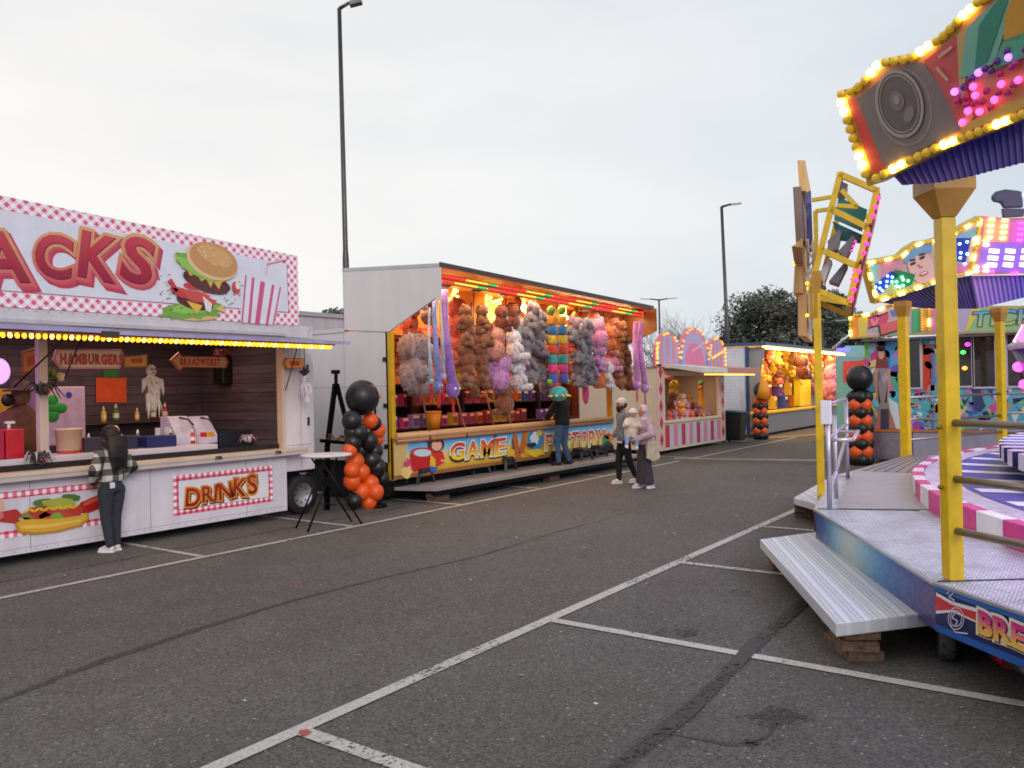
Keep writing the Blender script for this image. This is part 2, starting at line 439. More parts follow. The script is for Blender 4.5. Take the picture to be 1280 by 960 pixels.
S.render.engine = 'CYCLES'; S.cycles.use_denoising = True; S.cycles.max_bounces = 6; S.cycles.filter_width = 1.75
try: S.cycles.denoiser = 'OPENIMAGEDENOISE'
except Exception: pass
def lamp(name, loc, energy, col, size=.3, size_y=None, rot=(0, 0, 0)):
    d = bpy.data.lights.new(name, 'AREA'); d.energy = energy; d.color = col; d.size = size
    if size_y: d.shape = 'RECTANGLE'; d.size_y = size_y
    o = bpy.data.objects.new(name, d); COL.objects.link(o); o.location = loc; o.rotation_euler = rot; return o

# ================================================================ GROUND
def asphalt():
    m, nt, out = nodes('asphalt'); bs = N(nt, 'BsdfPrincipled'); L(nt, bs.outputs[0], out.inputs[0])
    co = coord(nt)
    big = noise(nt, .22, 6, .6, co); mid = noise(nt, 1.6, 6, .65, co)
    ramp = N(nt, 'ValToRGB'); ramp.color_ramp.elements[0].position = .3; ramp.color_ramp.elements[1].position = .72
    ramp.color_ramp.elements[0].color = (.05, .0448, .043, 1); ramp.color_ramp.elements[1].color = (.106, .096, .091, 1)
    md = N(nt, 'Math', operation='MULTIPLY_ADD'); L(nt, mid.outputs[0], md.inputs[0]); md.inputs[1].default_value = .7; hb = N(nt, 'Math', operation='MULTIPLY'); L(nt, big.outputs[0], hb.inputs[0]); hb.inputs[1].default_value = .5
    L(nt, hb.outputs[0], md.inputs[2]); L(nt, md.outputs[0], ramp.inputs[0])
    st = N(nt, 'TexVoronoi'); st.inputs['Scale'].default_value = 75; L(nt, co, st.inputs['Vector'])
    hs = N(nt, 'SeparateXYZ'); L(nt, st.outputs['Color'], hs.inputs[0])
    pale = rng(nt, hs.outputs[0], .0, 1., .5, 1.5)
    grit = noise(nt, 13, 5, .75, co)
    c = vmul(nt, vmul(nt, ramp.outputs[0], pale), rng(nt, grit.outputs[0], .3, .7, .86, 1.15))
    lane = noise(nt, .09, 3, .5, coord(nt, 'Object', (.35, 1.6, 1)))
    c = vmul(nt, c, rng(nt, lane.outputs[0], .35, .65, .84, 1.22))
    s2 = N(nt, 'TexVoronoi'); s2.inputs['Scale'].default_value = 30; L(nt, co, s2.inputs['Vector'])
    h2 = N(nt, 'SeparateXYZ'); L(nt, s2.outputs['Color'], h2.inputs[0])
    spark = N(nt, 'Math', operation='GREATER_THAN'); L(nt, h2.outputs[1], spark.inputs[0]); spark.inputs[1].default_value = .93
    near = N(nt, 'Math', operation='LESS_THAN'); L(nt, s2.outputs['Distance'], near.inputs[0]); near.inputs[1].default_value = .28
    sk = N(nt, 'Math', operation='MULTIPLY'); L(nt, spark.outputs[0], sk.inputs[0]); L(nt, near.outputs[0], sk.inputs[1])
    mm = N(nt, 'MixRGB'); L(nt, sk.outputs[0], mm.inputs[0]); L(nt, c, mm.inputs[1]); mm.inputs[2].default_value = (.26, .25, .235, 1)
    # worn drive lane is a little paler and rustier, fine cracks are dark
    wv = N(nt, 'TexVoronoi', feature='DISTANCE_TO_EDGE'); wv.inputs['Scale'].default_value = .38
    wn = noise(nt, 2.2, 4, .6, co); ad = N(nt, 'MixRGB'); ad.inputs[0].default_value = .28; L(nt, co, ad.inputs[1]); L(nt, wn.outputs['Color'], ad.inputs[2]); L(nt, ad.outputs[0], wv.inputs['Vector'])
    crack = rng(nt, wv.outputs['Distance'], .0, .0045, .62, 1.)
    fade = rng(nt, noise(nt, .5, 2, .5, co).outputs[0], .45, .6, 0., 1.)
    cm = N(nt, 'MixRGB'); L(nt, fade, cm.inputs[0]); cm.inputs[1].default_value = (1, 1, 1, 1); L(nt, crack, cm.inputs[2])
    fin = N(nt, 'MixRGB', blend_type='MULTIPLY'); fin.inputs[0].default_value = 1; L(nt, mm.outputs[0], fin.inputs[1]); L(nt, cm.outputs[0], fin.inputs[2])
    L(nt, fin.outputs[0], bs.inputs['Base Color'])
    L(nt, rng(nt, mid.outputs[0], .3, .7, .72, .92), bs.inputs['Roughness'])
    b = N(nt, 'Bump'); b.inputs['Strength'].default_value = .55; b.inputs['Distance'].default_value = .006; L(nt, st.outputs['Distance'], b.inputs['Height']); L(nt, b.outputs[0], bs.inputs['Normal'])
    return m
g = MB(); g.poly([(-120, -300, 0), (600, -300, 0), (600, 500, 0), (-120, 500, 0)], (.07,)*3)
struct(g.build('asphalt_ground', asphalt()))
def worn_paint(name, col, keep=.52):
    m, nt, out = nodes(name); bs = N(nt, 'BsdfPrincipled'); tr = N(nt, 'BsdfTransparent'); mx = N(nt, 'MixShader'); L(nt, mx.outputs[0], out.inputs[0])
    co = coord(nt); n1 = noise(nt, 28, 5, .7, co); n2 = noise(nt, 1.4, 3, .6, co)
    s = N(nt, 'Math', operation='MULTIPLY_ADD'); L(nt, n2.outputs[0], s.inputs[0]); s.inputs[1].default_value = .6; L(nt, n1.outputs[0], s.inputs[2])
    L(nt, rng(nt, s.outputs[0], keep+.12, keep+.2, 0., 1.), mx.inputs[0]); L(nt, tr.outputs[0], mx.inputs[1]); L(nt, bs.outputs[0], mx.inputs[2])
    sp = noise(nt, 60, 3, .6, co)
    rr = N(nt, 'ValToRGB'); rr.color_ramp.elements[0].color = (*shade(col, .6), 1); rr.color_ramp.elements[1].color = (*col, 1); rr.color_ramp.elements[0].position = .3; rr.color_ramp.elements[1].position = .6
    L(nt, sp.outputs[0], rr.inputs[0]); L(nt, rr.outputs[0], bs.inputs['Base Color']); bs.inputs['Roughness'].default_value = .7
    return m
LINE = worn_paint('worn_white_line', rgb(190, 186, 182))
TAR = worn_paint('bitumen_seam', (.05, .046, .044), .6)
STAIN = worn_paint('oil_stain', (.04, .037, .035), .72)
REDP = worn_paint('red_marking', rgb(170, 80, 66), .6)
def ribbon(pts, w, z, name, mat):
    mb = MB(); pts = [V((p[0], p[1])) for p in pts]; ws = w if isinstance(w, list) else [w]*len(pts); Ls = []; Rs = []
    for i, p in enumerate(pts):
        d = (pts[min(i+1, len(pts)-1)]-pts[max(i-1, 0)]).normalized(); n = V((-d.y, d.x))*ws[i]/2; Ls.append((*(p+n), z)); Rs.append((*(p-n), z))
    for i in range(len(pts)-1): mb.poly([Rs[i], Rs[i+1], Ls[i+1], Ls[i]], (1, 1, 1))
    return struct(mb.build(name, mat))
def wob(p, q, n, a):
    return [(p[0]+(q[0]-p[0])*i/n+random.uniform(-a, a), p[1]+(q[1]-p[1])*i/n+random.uniform(-a, a)) for i in range(n+1)]
ribbon([(-6, 9.23), (60, 9.23)], .1, .008, 'parking_line', LINE)
ribbon([(-3, 3.99), (45, 3.99)], .115, .008, 'parking_line', LINE)
for x in (3.27, 6.05, 8.8, 11.6): ribbon([(x, 3.93), (x-.04, -1.2)], .11, .008, 'parking_line', LINE)
for x in (3.55, 6.13, 8.71, 11.3, 13.9, 16.5, 19.1, 21.7): ribbon([(x, 9.29), (x, 13.5)], .09, .008, 'parking_line', LINE)
ribbon(wob((-4, 10.05), (30, 10.0), 40, .02), .035, .004, 'bitumen_seam', TAR)
pts = [onZ(*p)[:2] for p in ((-120, 915), (0, 876), (130, 826), (250, 786), (365, 751), (480, 722), (600, 695), (700, 664), (790, 640))]
ribbon(pts, [.07, .07, .1, .09, .06, .05, .05, .04, .02], .004, 'bitumen_seam', TAR)
pts = [onZ(*p)[:2] for p in ((740, 985), (800, 938), (855, 895), (900, 852), (945, 805), (1000, 757), (1040, 730))]
ribbon(pts, [.07, .1, .12, .1, .13, .12, .08], .012, 'bitumen_seam', TAR)
pts = [onZ(*p)[:2] for p in ((835, 918), (880, 925), (915, 932), (945, 930), (965, 915), (972, 905))]
ribbon(pts, [.015, .03, .05, .05, .02, .012], .004, 'bitumen_seam', TAR)
def splat(px, py, rx, ry, name='oil_stain', mat=None, z=.004):
    c = onZ(px, py); mb = MB(); k = [random.uniform(.6, 1.15) for _ in range(14)]
    pts = [onZ(px+rx*k[i]*cos(2*pi*i/14), py+ry*k[i]*sin(2*pi*i/14)) for i in range(14)]
    mb.poly([(p.x, p.y, z) for p in pts[::-1]], (1, 1, 1)); return struct(mb.build(name, mat or STAIN))
for a in ((975, 897, 50, 15), (955, 930, 34, 8), (850, 788, 34, 8), (925, 742, 18, 5), (300, 895, 50, 16)): splat(*a)
splat(382, 918, 10, 4, 'red_marking', REDP, .013); splat(371, 729, 5, 1.5, 'red_marking', REDP, .006)
# small scraps of litter and leaves lying about
mb = MB()
for _ in range(240):
    x = random.uniform(3, 22); y = random.uniform(2, 10.3); s = random.uniform(.008, .022); a = random.uniform(0, 6)
    c = random.choice([rgb(200, 190, 180), rgb(150, 110, 60), rgb(120, 84, 50), rgb(190, 186, 190), rgb(90, 66, 44)])
    mb.poly([(x+s*cos(a+t)*k, y+s*sin(a+t), .007+.004*sin(t)) for t, k in ((0, 1), (1.6, .6), (3.1, 1), (4.7, .6))], c)
tag(mb.build('litter', PAPER), 'scattered leaf scraps and paper crumbs on the asphalt', 'litter', kind='stuff')

# ================================================================ TREES AND FAR POSTS
def leafball(mb, c, r, n, size, cols, squash=.8):
    for _ in range(n):
        d = V((random.gauss(0, 1), random.gauss(0, 1), random.gauss(0, 1))).normalized()
        rad = random.random()**.45; p = V(c)+V((d.x*r, d.y*r, d.z*r*squash))*rad
        a = V((random.gauss(0, 1), random.gauss(0, 1), random.gauss(0, .6))).normalized(); b = a.orthogonal().normalized()
        q = random.random()*6.28; b2 = b*cos(q)+a.cross(b)*sin(q); s = size*random.uniform(.5, 1.3)
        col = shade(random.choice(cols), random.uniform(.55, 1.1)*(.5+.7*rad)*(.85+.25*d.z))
        mb.add([p-a*s, p+b2*s*.5, p+a*s, p-b2*s*.5], [(0, 1, 2, 3)], col)
def limb(mb, a, d, l, r, depth, col, spread=.6, kids=3):
    pts = [a]; p = a; dd = d
    for i in range(4):
        dd = (dd+V((random.gauss(0, .12), random.gauss(0, .12), random.gauss(.02, .08)))).normalized(); p = p+dd*l/4; pts.append(p)
    mb.tube(pts, [r*(1-.14*i) for i in range(5)], col, 5 if depth < 2 else 6)
    tips = [p]
    if depth:
        for i in range(kids):
            t = random.choice((2, 3, 4)); q = pts[t]
            nd = (dd+V((random.gauss(0, spread), random.gauss(0, spread), random.gauss(.1, spread*.5)))).normalized()
            tips += limb(mb, q, nd, l*random.uniform(.55, .8), r*.55, depth-1, col, spread, kids)
    return tips
BK = rgb(70, 62, 56)
def tree(px, fw, h, r, label, cols, n, leaf, name='tree', blobs=60, low=.22, group='trees beyond the stalls', squash=.8):
    xr = (px-640)/FPX*fw; x = xr*sin(YAW)+fw*cos(YAW); y = -xr*cos(YAW)+fw*sin(YAW)
    t = thing(name, (x, y, 0), label, 'tree', group)
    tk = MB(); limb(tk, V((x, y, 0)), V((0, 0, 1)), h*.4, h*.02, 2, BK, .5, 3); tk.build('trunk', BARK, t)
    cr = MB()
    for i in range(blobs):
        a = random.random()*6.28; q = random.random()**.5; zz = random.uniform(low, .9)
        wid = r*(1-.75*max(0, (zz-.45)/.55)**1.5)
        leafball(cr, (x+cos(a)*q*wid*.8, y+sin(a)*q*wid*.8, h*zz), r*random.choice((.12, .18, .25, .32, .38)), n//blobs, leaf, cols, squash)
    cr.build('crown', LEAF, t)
DK = [rgb(112, 122, 106), rgb(98, 108, 96), rgb(124, 128, 112), rgb(92, 100, 92)]  # leaf greens paled and greyed: distance haze put into the colour
AU = [rgb(116, 96, 80), rgb(104, 84, 74), rgb(98, 92, 74), rgb(122, 100, 78)]
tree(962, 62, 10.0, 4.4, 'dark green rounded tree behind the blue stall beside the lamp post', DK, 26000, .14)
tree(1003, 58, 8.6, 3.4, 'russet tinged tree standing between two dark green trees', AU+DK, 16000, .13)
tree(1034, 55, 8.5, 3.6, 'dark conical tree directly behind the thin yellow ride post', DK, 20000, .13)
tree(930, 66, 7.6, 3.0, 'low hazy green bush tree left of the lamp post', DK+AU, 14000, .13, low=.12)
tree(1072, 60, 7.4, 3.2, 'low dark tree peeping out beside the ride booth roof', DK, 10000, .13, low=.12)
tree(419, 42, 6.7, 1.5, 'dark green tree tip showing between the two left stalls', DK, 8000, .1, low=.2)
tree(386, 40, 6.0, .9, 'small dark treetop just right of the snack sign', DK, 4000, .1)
def bare(px, fw, h, label):
    xr = (px-640)/FPX*fw; x = xr*sin(YAW)+fw*cos(YAW); y = -xr*cos(YAW)+fw*sin(YAW)
    t = thing('bare_tree', (x, y, 0), label, 'tree', 'bare trees behind the striped stall')
    mb = MB()
    for k in range(5): limb(mb, V((x+random.uniform(-1, 1), y+random.uniform(-.5, .5), 0)), V((random.gauss(0, .22), random.gauss(0, .2), 1)).normalized(), h*.5, .07, 4, rgb(120, 108, 102), .5, 3)
    mb.build('branches', BARK, t)
    cr = MB(); leafball(cr, (x, y, h*.55), h*.36, 600, .1, [rgb(120, 104, 84), rgb(104, 96, 74)], .8); cr.build('twigs', LEAF, t)
bare(838, 62, 6.9, 'leafless grey tree behind the leftmost arch of the striped stall')
bare(872, 66, 7.2, 'leafless grey tree behind the middle arch of the striped stall')
bare(893, 64, 6.4, 'leafless grey tree between the striped stall and the lamp post')
def lamp_post(px, fw, h, r, label, lean=0., double=False, arm=1.0, side=1, group=None):
    xr = (px-640)/FPX*fw; x = xr*sin(YAW)+fw*cos(YAW); y = -xr*cos(YAW)+fw*sin(YAW); right = V((sin(YAW), -cos(YAW), 0))
    t = thing('lamp_post', (x, y, 0), label, 'lamp post', group); b = V((x, y, 0)); top = b+V((0, 0, h))-right*lean
    c = rgb(88, 86, 86)
    m = MB(); m.tube([b, b+(top-b)*.48, b+(top-b)*.5, top], [r*1.5, r*1.25, r, r*.8], c, 10); m.build('pole', METAL, t)
    a = MB(); a.ell(b+V((0, 0, .2)), (r*1.9, r*1.9, .25), c); a.build('base', METAL, t)
    for sgn in ((1, -1) if double else (side,)):
        m = MB(); m.tube([top, top+right*sgn*arm*.5+V((0, 0, .12))], [r*.7, r*.6], c, 8)
        e = top+right*sgn*arm*.5+V((0, 0, .12)); m.prism([e+V((0, 0, .05)), e+V((0, 0, -.04)), e+right*sgn*arm*.6+V((0, 0, .02)), e+right*sgn*arm*.6+V((0, 0, .08))], V((.16*cos(YAW), .16*sin(YAW), 0)), rgb(120, 118, 118)); m.build('lamp_head', METAL, t)
lamp_post(437, 17, 10.05, .055, 'tall grey lamp post rising between the snack trailer and the game stall', .06, arm=.42)
lamp_post(913, 40, 10.75, .09, 'slender dark lamp post behind the blue stall, left of the trees', .24, arm=.9)
lamp_post(826, 90, 11.5, .12, 'thin far double headed lamp post above the game stall roof end', 0, True, 1.9)
lamp_post(1030, 45, 5.3, .05, 'short grey street light behind the blue stall, by the ride post', 0, False, 1.4)
# ================================================================ SNACK TRAILER (front plane y = 10.9)
YF = 10.9
t = thing('snack_trailer', (5, 12.2, 0), 'white snack trailer with pink gingham roof sign, long serving hatch and hot dog panel', 'snack stall')
WH = rgb(222, 214, 222); X0, X1, XW = -.4, 9.47, 8.79
# body: floor, back wall, roof, ends
m = MB(); m.box(X0, X1, 13.3, 13.4, .75, 3.1, WH); m.box(X0, X0+.08, 11.0, 13.3, .75, 3.1, WH); m.build('rear_wall', PAINT, t)
m = MB(); m.box(X1-.08, X1, 11.0, 13.3, .75, 3.1, WH)
m.box(XW+.02, X1-.08, 10.98, 11.08, .75, 3.0, WH)                   # end bay right of the hatch
m.box(X0+.08, XW+.02, 11.0, 11.06, .9, 1.1, WH); m.box(XW-.03, XW+.02, 11.02, 11.08, 1.1, 3.0, rgb(200, 170, 150))
m.build('wall', PAINT, t)
m = MB(); m.box(X0, X1+.02, 11.0, 13.42, 3.1, 3.2, rgb(205, 200, 205)); m.box(X0+.08, X1-.08, 11.06, 13.3, 3.04, 3.098, rgb(120, 84, 70)); m.build('roof', PAINT, t)
m = MB(); m.box(XW+.0, XW+.05, 11.09, 13.23, .9, 3.03, rgb(70, 46, 40)); m.build('inner_wall', PLANKS, t)
m = MB(); m.box(X0+.08, X1-.08, 11.06, 13.3, .75, .9, rgb(60, 55, 55)); m.build('floor', PLASTIC, t)
m = MB(); m.box(X0+.08, X1-.08, 13.24, 13.298, .9, 3.04, rgb(80, 60, 50)); m.build('back_wall', PLANKS, t)
m = MB(); m.box(X0, X1-.9, 11.3, 13.2, .12, .75, rgb(16, 15, 16)); m.box(X1-.9, X1, 11.4, 13.2, .5, .75, BLACK); m.tube([(X1, 12.2, .62), (X1+1.0, 12.2, .6)], .05, BLACK, 8); m.build('chassis_shade_block', RUBBER, t)  # near-black block added to darken the open gap under the trailer, plus drawbar
# lower front flap, counter rails
m = MB(); m.box(X0, XW, YF, YF+.04, .13, 1.1, rgb(226, 218, 228)); m.build('front_flap', PAINT, t)
m = MB(); m.box(X0, XW+.35, YF-.16, YF+.1, 1.1, 1.15, rgb(214, 192, 172)); m.box(X0, XW+.32, YF-.15, YF-.14, 1.04, 1.1, rgb(200, 186, 182)); m.build('serving_ledge', PAINT, t, bevel=.008)
m = MB(); m.box(X0, XW, YF+.1, YF+.14, 1.15, 1.225, rgb(30, 22, 26)); m.build('rubber_strip', RUBBER, t)
m = MB(); m.box(X0, 7.6, YF+.14, YF+.75, 1.15, 1.3, rgb(206, 196, 208)); m.build('counter', PLASTIC, t, bevel=.01)
# post standing in the hatch, hatch frame
m = MB(); a = onY(53, 500, YF+.2).x; m.box(a-.055, a+.055, YF+.16, YF+.26, 1.3, 3.0, rgb(206, 186, 176)); m.box(a-.09, a+.09, YF+.13, YF+.29, 2.18, 2.22, rgb(200, 180, 170)); m.build('hatch_post', PAINT, t)
m = MB(); m.box(XW-.06, XW, YF+.0, YF+.12, 1.15, 2.9, rgb(214, 190, 172)); m.build('hatch_frame', PAINT, t)
# fascia: gingham panel, white centre, graphics
tl, tr = onY(0, 244, YF), onY(372, 320, YF); slope = (tr.z-tl.z)/(tr.x-tl.x); zt = lambda x: tr.z+(x-tr.x)*slope
m = MB(); xr_ = tr.x; xl = X0; zb = 3.19
m.prism([(xl, YF, zb), (xr_, YF, zb), (xr_, YF, zt(xr_)), (xl, YF, zt(xl))], (0, .06, 0), WH); m.build('sign_panel', GINGHAM, t)
m = MB(); m.box(X0, xr_+.2, YF+.01, YF+.14, 2.95, zb-.004, rgb(214, 208, 214)); m.box(X0, xr_-.3, YF-.02, YF+.01, 3.0, 3.05, rgb(196, 190, 198)); m.build('roof_beam', PAINT, t)
m = MB(); 
for x in (1.2, 3.6, 6.0, 8.6): m.bar((x, YF+.06, 3.25), (x, YF+1.6, 3.15), .05, STEEL); m.bar((x, YF+.06, zt(x)-.1), (x, YF+1.6, 3.2), .04, STEEL)
m.build('sign_brace', METAL, t)
pn = Pan((0, YF, 0), (1, 0, 0))
m = MB(); LAV = rgb(228, 226, 240); CR = rgb(176, 44, 84)
wq = [(-140, 234), (359, 331), (361, 391), (-140, 353)]
def inset(q, k):
    cx = sum(p[0] for p in q)/4; cy = sum(p[1] for p in q)/4; return [(p[0]+(k if p[0] < cx else -k), p[1]+(k if p[1] < cy else -k)) for p in q]
pn.X(m, wq, CR, 1); pn.X(m, inset(wq, .9), LAV, 2); m.build('sign_centre', PRINT, t)
m = MB(); sq = lambda c, o, k: None
dx = onY(196, 320, YF).x
def word(m, pan, x, z, text, h, fill, edge, side, k=3, **kw):
    pan.T(m, text, x+.035*h, z-.07*h, h, side, k, .085, **kw); pan.T(m, text, x, z, h, edge, k+1, .075, **kw); pan.T(m, text, x, z, h, fill, k+2, .012, **kw)
base = onY(0, 352, YF)
letters = (('S', -190, 1.02), ('N', -130, 1.02), ('A', -34, 1.06), ('C', 42, 1.12), ('K', 99, 1.14), ('S', 152, 1.14)); lm = []
boxes = {'A': (-30, 34, 288, 354), 'C': (42, 92, 291, 349), 'K': (98, 146, 290, 352), 'S': (152, 193, 294, 356)}
FILL = grad(rgb(150, 24, 56), rgb(188, 34, 64), rgb(206, 66, 86)); EDGE = grad(rgb(222, 92, 104), rgb(216, 136, 108), rgb(222, 168, 112))
for ch, px0, hs in letters:
    m = MB(); b = boxes[ch] if px0 > -50 else (px0, px0+50, 284, 350)
    p0 = pn.px(b[0]+4, b[3]-5); p1 = pn.px(b[1]-4, b[2]+4); h = p1[1]-p0[1]; wd = p1[0]-p0[0]
    gv, _ = glyph(ch); gw = (max(q[0] for q in gv)-min(q[0] for q in gv))*h/.73; sx = wd/gw
    kw = dict(sx=sx, rots=[{'A': .1, 'C': -.1, 'K': -.12, 'S': -.2, 'N': .05}[ch]])
    pn.T(m, ch, p0[0]+.06, p0[1]-.06, h, rgb(196, 60, 86), 3, .09, **kw); pn.T(m, ch, p0[0]+.03, p0[1]-.03, h, rgb(206, 78, 96), 4, .085, **kw); pn.T(m, ch, p0[0], p0[1], h, EDGE, 5, .085, **kw)
    pn.T(m, ch, p0[0], p0[1], h, rgb(120, 20, 46), 6, .03, **kw); pn.T(m, ch, p0[0]-.008, p0[1]+.008, h, FILL, 7, .024, **kw)
    m.build('sign_letter', PRINT, t)
# exploded burger picture
m = MB(); random.seed(5)
def rag(px, py, rx, ry, col, k, n=26, j=.16, rot=0.):
    c, d = cos(rot), sin(rot); q = []
    for i in range(n):
        r = 1+random.uniform(-j, j); a = 2*pi*i/n; q.append((px+rx*r*cos(a)*c-ry*r*sin(a)*d, py-(rx*r*cos(a)*d+ry*r*sin(a)*c)))
    pn.X(m, q, col, k)
G1, G2 = rgb(120, 176, 74), rgb(150, 200, 92)
pn.EX(m, 246, 396, 26, 5, rgb(226, 186, 128), 3); rag(238, 388, 38, 11, G1, 4, 34, .18, .05); rag(240, 385, 30, 7, G2, 5, 26, .2, .05)
pn.EX(m, 243, 377, 24, 10, rgb(92, 44, 44), 6, -.25); rag(243, 370, 25, 7, rgb(214, 84, 78), 7, 22, .2, -.3); pn.X(m, [(232, 376), (252, 382), (245, 393)], rgb(238, 190, 84), 8); pn.X(m, [(252, 370), (264, 380), (262, 391), (256, 388)], rgb(236, 226, 226), 9); pn.X(m, [(266, 386), (282, 392), (276, 382)], rgb(226, 190, 110), 9)
for a in ((222, 366, 12, 4, -.5), (262, 362, 10, 4, .2), (240, 358, 12, 4, -.2)): pn.EX(m, *a[:4], rgb(206, 66, 70), 8, a[4])
pn.X(m, [(208, 352), (213, 348), (222, 362), (219, 366)], rgb(206, 64, 66), 8); pn.EX(m, 294, 360, 5, 8, rgb(208, 78, 80), 8, .2); pn.EX(m, 296, 357, 3, 5, rgb(240, 224, 224), 9, .2)
pn.EX(m, 257, 352, 31, 11, rgb(76, 40, 44), 9, -.33); pn.EX(m, 258, 356, 27, 9, rgb(98, 52, 50), 10, -.33)
pn.X(m, [(230, 335), (284, 350), (276, 353), (272, 362), (265, 352), (262, 360), (256, 349), (250, 352), (244, 343), (236, 345)], rgb(226, 176, 90), 11)
rag(247, 333, 31, 12, G1, 12, 30, .12, -.5); pn.X(m, [(216, 316), (224, 322), (232, 337), (226, 335)], rgb(222, 200, 130), 12); rag(244, 336, 26, 8, G2, 13, 26, .15, -.5)
pn.EX(m, 263, 327, 34, 21, rgb(232, 196, 150), 14, -.45); pn.EX(m, 265, 325, 32, 19.5, rgb(206, 150, 94), 15, -.45); pn.EX(m, 266, 320, 24, 11, rgb(218, 166, 110), 16, -.45)
for _ in range(46):
    a = random.random()*6.28; r = random.random()**.5; x, y = 27*r*cos(a), 14*r*sin(a); c, d = cos(.45), sin(.45); pn.EX(m, 266+x*c+y*d*-1*0-y*d*0+(-y*-d)*0, 322+x*d*1+y*c*.8, 1., .6, rgb(240, 222, 186), 17, random.uniform(-1, 1), 6)
for _ in range(60):
    a = random.uniform(0, 6.28); r = random.uniform(34, 58); x, y = 247+r*cos(a)*.95, 362+r*sin(a)*.62
    if abs(x-247) < 30 and abs(y-350) < 34: continue
    rag(x, y, random.uniform(.5, 2.2), random.uniform(.4, 1), random.choice([rgb(70, 72, 66), rgb(110, 112, 96), rgb(190, 70, 74), rgb(120, 150, 80)]), 8, 6, .4, random.uniform(-1, 1))
m.build('burger_picture', PRINT, t)
m = MB(); pn.X(m, [(302, 342), (352, 361), (342, 406), (300, 403)], rgb(232, 230, 242), 3)
for a, b, wdt in (((307, 344), (302, 403), .02), ((316, 347), (311, 404), .035), ((328, 352), (321, 405), .06), ((341, 356), (333, 406), .035), ((350, 359), (341, 406), .02)): pn.SX(m, [a, b], wdt*1.5, rgb(214, 90, 140), 4)
pn.SX(m, [(331, 344), (335, 329), (358, 324)], .03, rgb(236, 190, 204), 4); pn.SX(m, [(333, 331), (358, 325)], .01, rgb(176, 60, 100), 5); m.build('striped_cup_picture', PRINT, t)
# awning with two rows of warm lamps
ZA = 2.83; YA = 9.72
m = MB(); m.prism([(X0, YF, 2.96), (X0, YA, ZA), (X0, YA, ZA+.03), (X0, YF, 3.0)], (onY(136, 405, YA).x-X0-.02, 0, 0), rgb(96, 84, 100)); xj = onY(136, 405, YA).x
m.prism([(xj+.02, YF, 2.95), (xj+.02, YA, ZA-.015), (xj+.02, YA, ZA+.015), (xj+.02, YF, 2.99)], (9.12-xj-.02, 0, 0), rgb(96, 84, 100)); m.build('awning', ENAMEL, t)
m = MB(); m.box(X0, xj, YA-.012, YA, ZA-.005, ZA+.045, rgb(178, 164, 214)); m.box(xj+.02, 9.14, YA-.012, YA, ZA-.02, ZA+.03, rgb(176, 164, 206)); m.box(xj-.1, xj+.12, YA-.02, YA+.06, ZA-.06, ZA+.02, rgb(70, 50, 40)); m.build('awning_edge', ENAMEL, t)
m = MB()
for r_, (y, z) in enumerate(((YA+.05, ZA-.06), (YA+.16, ZA-.06))):
    m.box(X0, 8.85, y-.025, y+.025, z+.02, z+.04, rgb(150, 100, 30))
m.build('lamp_rail', ENAMEL, t)
i = 0
for y, z, o in ((YA+.05, ZA-.065, 0), (YA+.16, ZA-.065, .05)):
    x = 3.9+o; m = MB()
    while x < 8.85: m.ell((x, y, z), (.026, .026, .03), rgb(255, 168, 36) if i % 3 else rgb(255, 206, 110), None, 7, 5); x += .075; i += 1
    m.build('lamp_strip', GLOWS, t)
m = MB(); m.bar((4.95, YA+.4, ZA), (4.72, YF+.2, 2.2), .015, BLACK); m.bar((5.1, YA+.4, ZA), (5.25, YF, 2.3), .015, BLACK); m.bar((8.8, YF-.35, ZA+.05), (8.8, YF, 2.1), .012, rgb(60, 56, 58)); m.build('awning_strut', METAL, t)
# hot dog picture and DRINKS board on the flap
def ging(x0, x1, z0, z1, th, name):
    m = MB()
    for a, b, c, d in ((x0, x1, z1-th, z1), (x0, x1, z0, z0+th)): m.box(a, b, YF-.004, YF-.001, c, d, WH)
    if name: m.box(x0, x0+th, YF-.004, YF-.001, z0+th, z1-th, WH); m.box(x1-th, x1, YF-.004, YF-.001, z0+th, z1-th, WH)
    return m.build('gingham_border', GINGHAM2, t)
a = pn.px(216, 597); b = pn.px(341, 624); z0 = pn.px(218, 645)[1]; z1 = (a[1]+pn.px(340, 580)[1])/2; ging(a[0], b[0], z0, z1, .075, 1); dk = (a[0], b[0], z0, z1)
a = pn.px(-120, 640); b = pn.px(132, 605); ging(a[0], b[0], pn.px(0, 673)[1]-.01, pn.px(0, 618)[1]+.02, .085, 0)
m = MB(); pn.P(m, [(dk[0]+.075, dk[2]+.075), (dk[1]-.075, dk[2]+.075), (dk[1]-.075, dk[3]-.075), (dk[0]+.075, dk[3]-.075)], rgb(110, 30, 50), 1); pn.P(m, [(dk[0]+.082, dk[2]+.082), (dk[1]-.082, dk[2]+.082), (dk[1]-.082, dk[3]-.082), (dk[0]+.082, dk[3]-.082)], rgb(234, 230, 238), 2); m.build('drinks_board', PRINT, t)
m = MB(); x, z = dk[0]+.2, dk[2]+.14; h = .26
kw = dict(rots=[-.1, .04, -.06, .05, -.1, .08], hs=[1.05, .95, .92, 1, 1.1, 1.2], dy=[-.12, 0, .04, .02, .08, .12], gap=.17, sx=.95)
pn.T(m, 'DRINKS', x+.015, z-.015, h, rgb(96, 30, 20), 3, .1, **kw); pn.T(m, 'DRINKS', x, z, h, rgb(226, 150, 50), 4, .08, **kw); pn.T(m, 'DRINKS', x, z, h, grad(rgb(130, 24, 20), rgb(178, 44, 30)), 5, .015, **kw); m.build('drinks_lettering', PRINT, t)
m = MB()
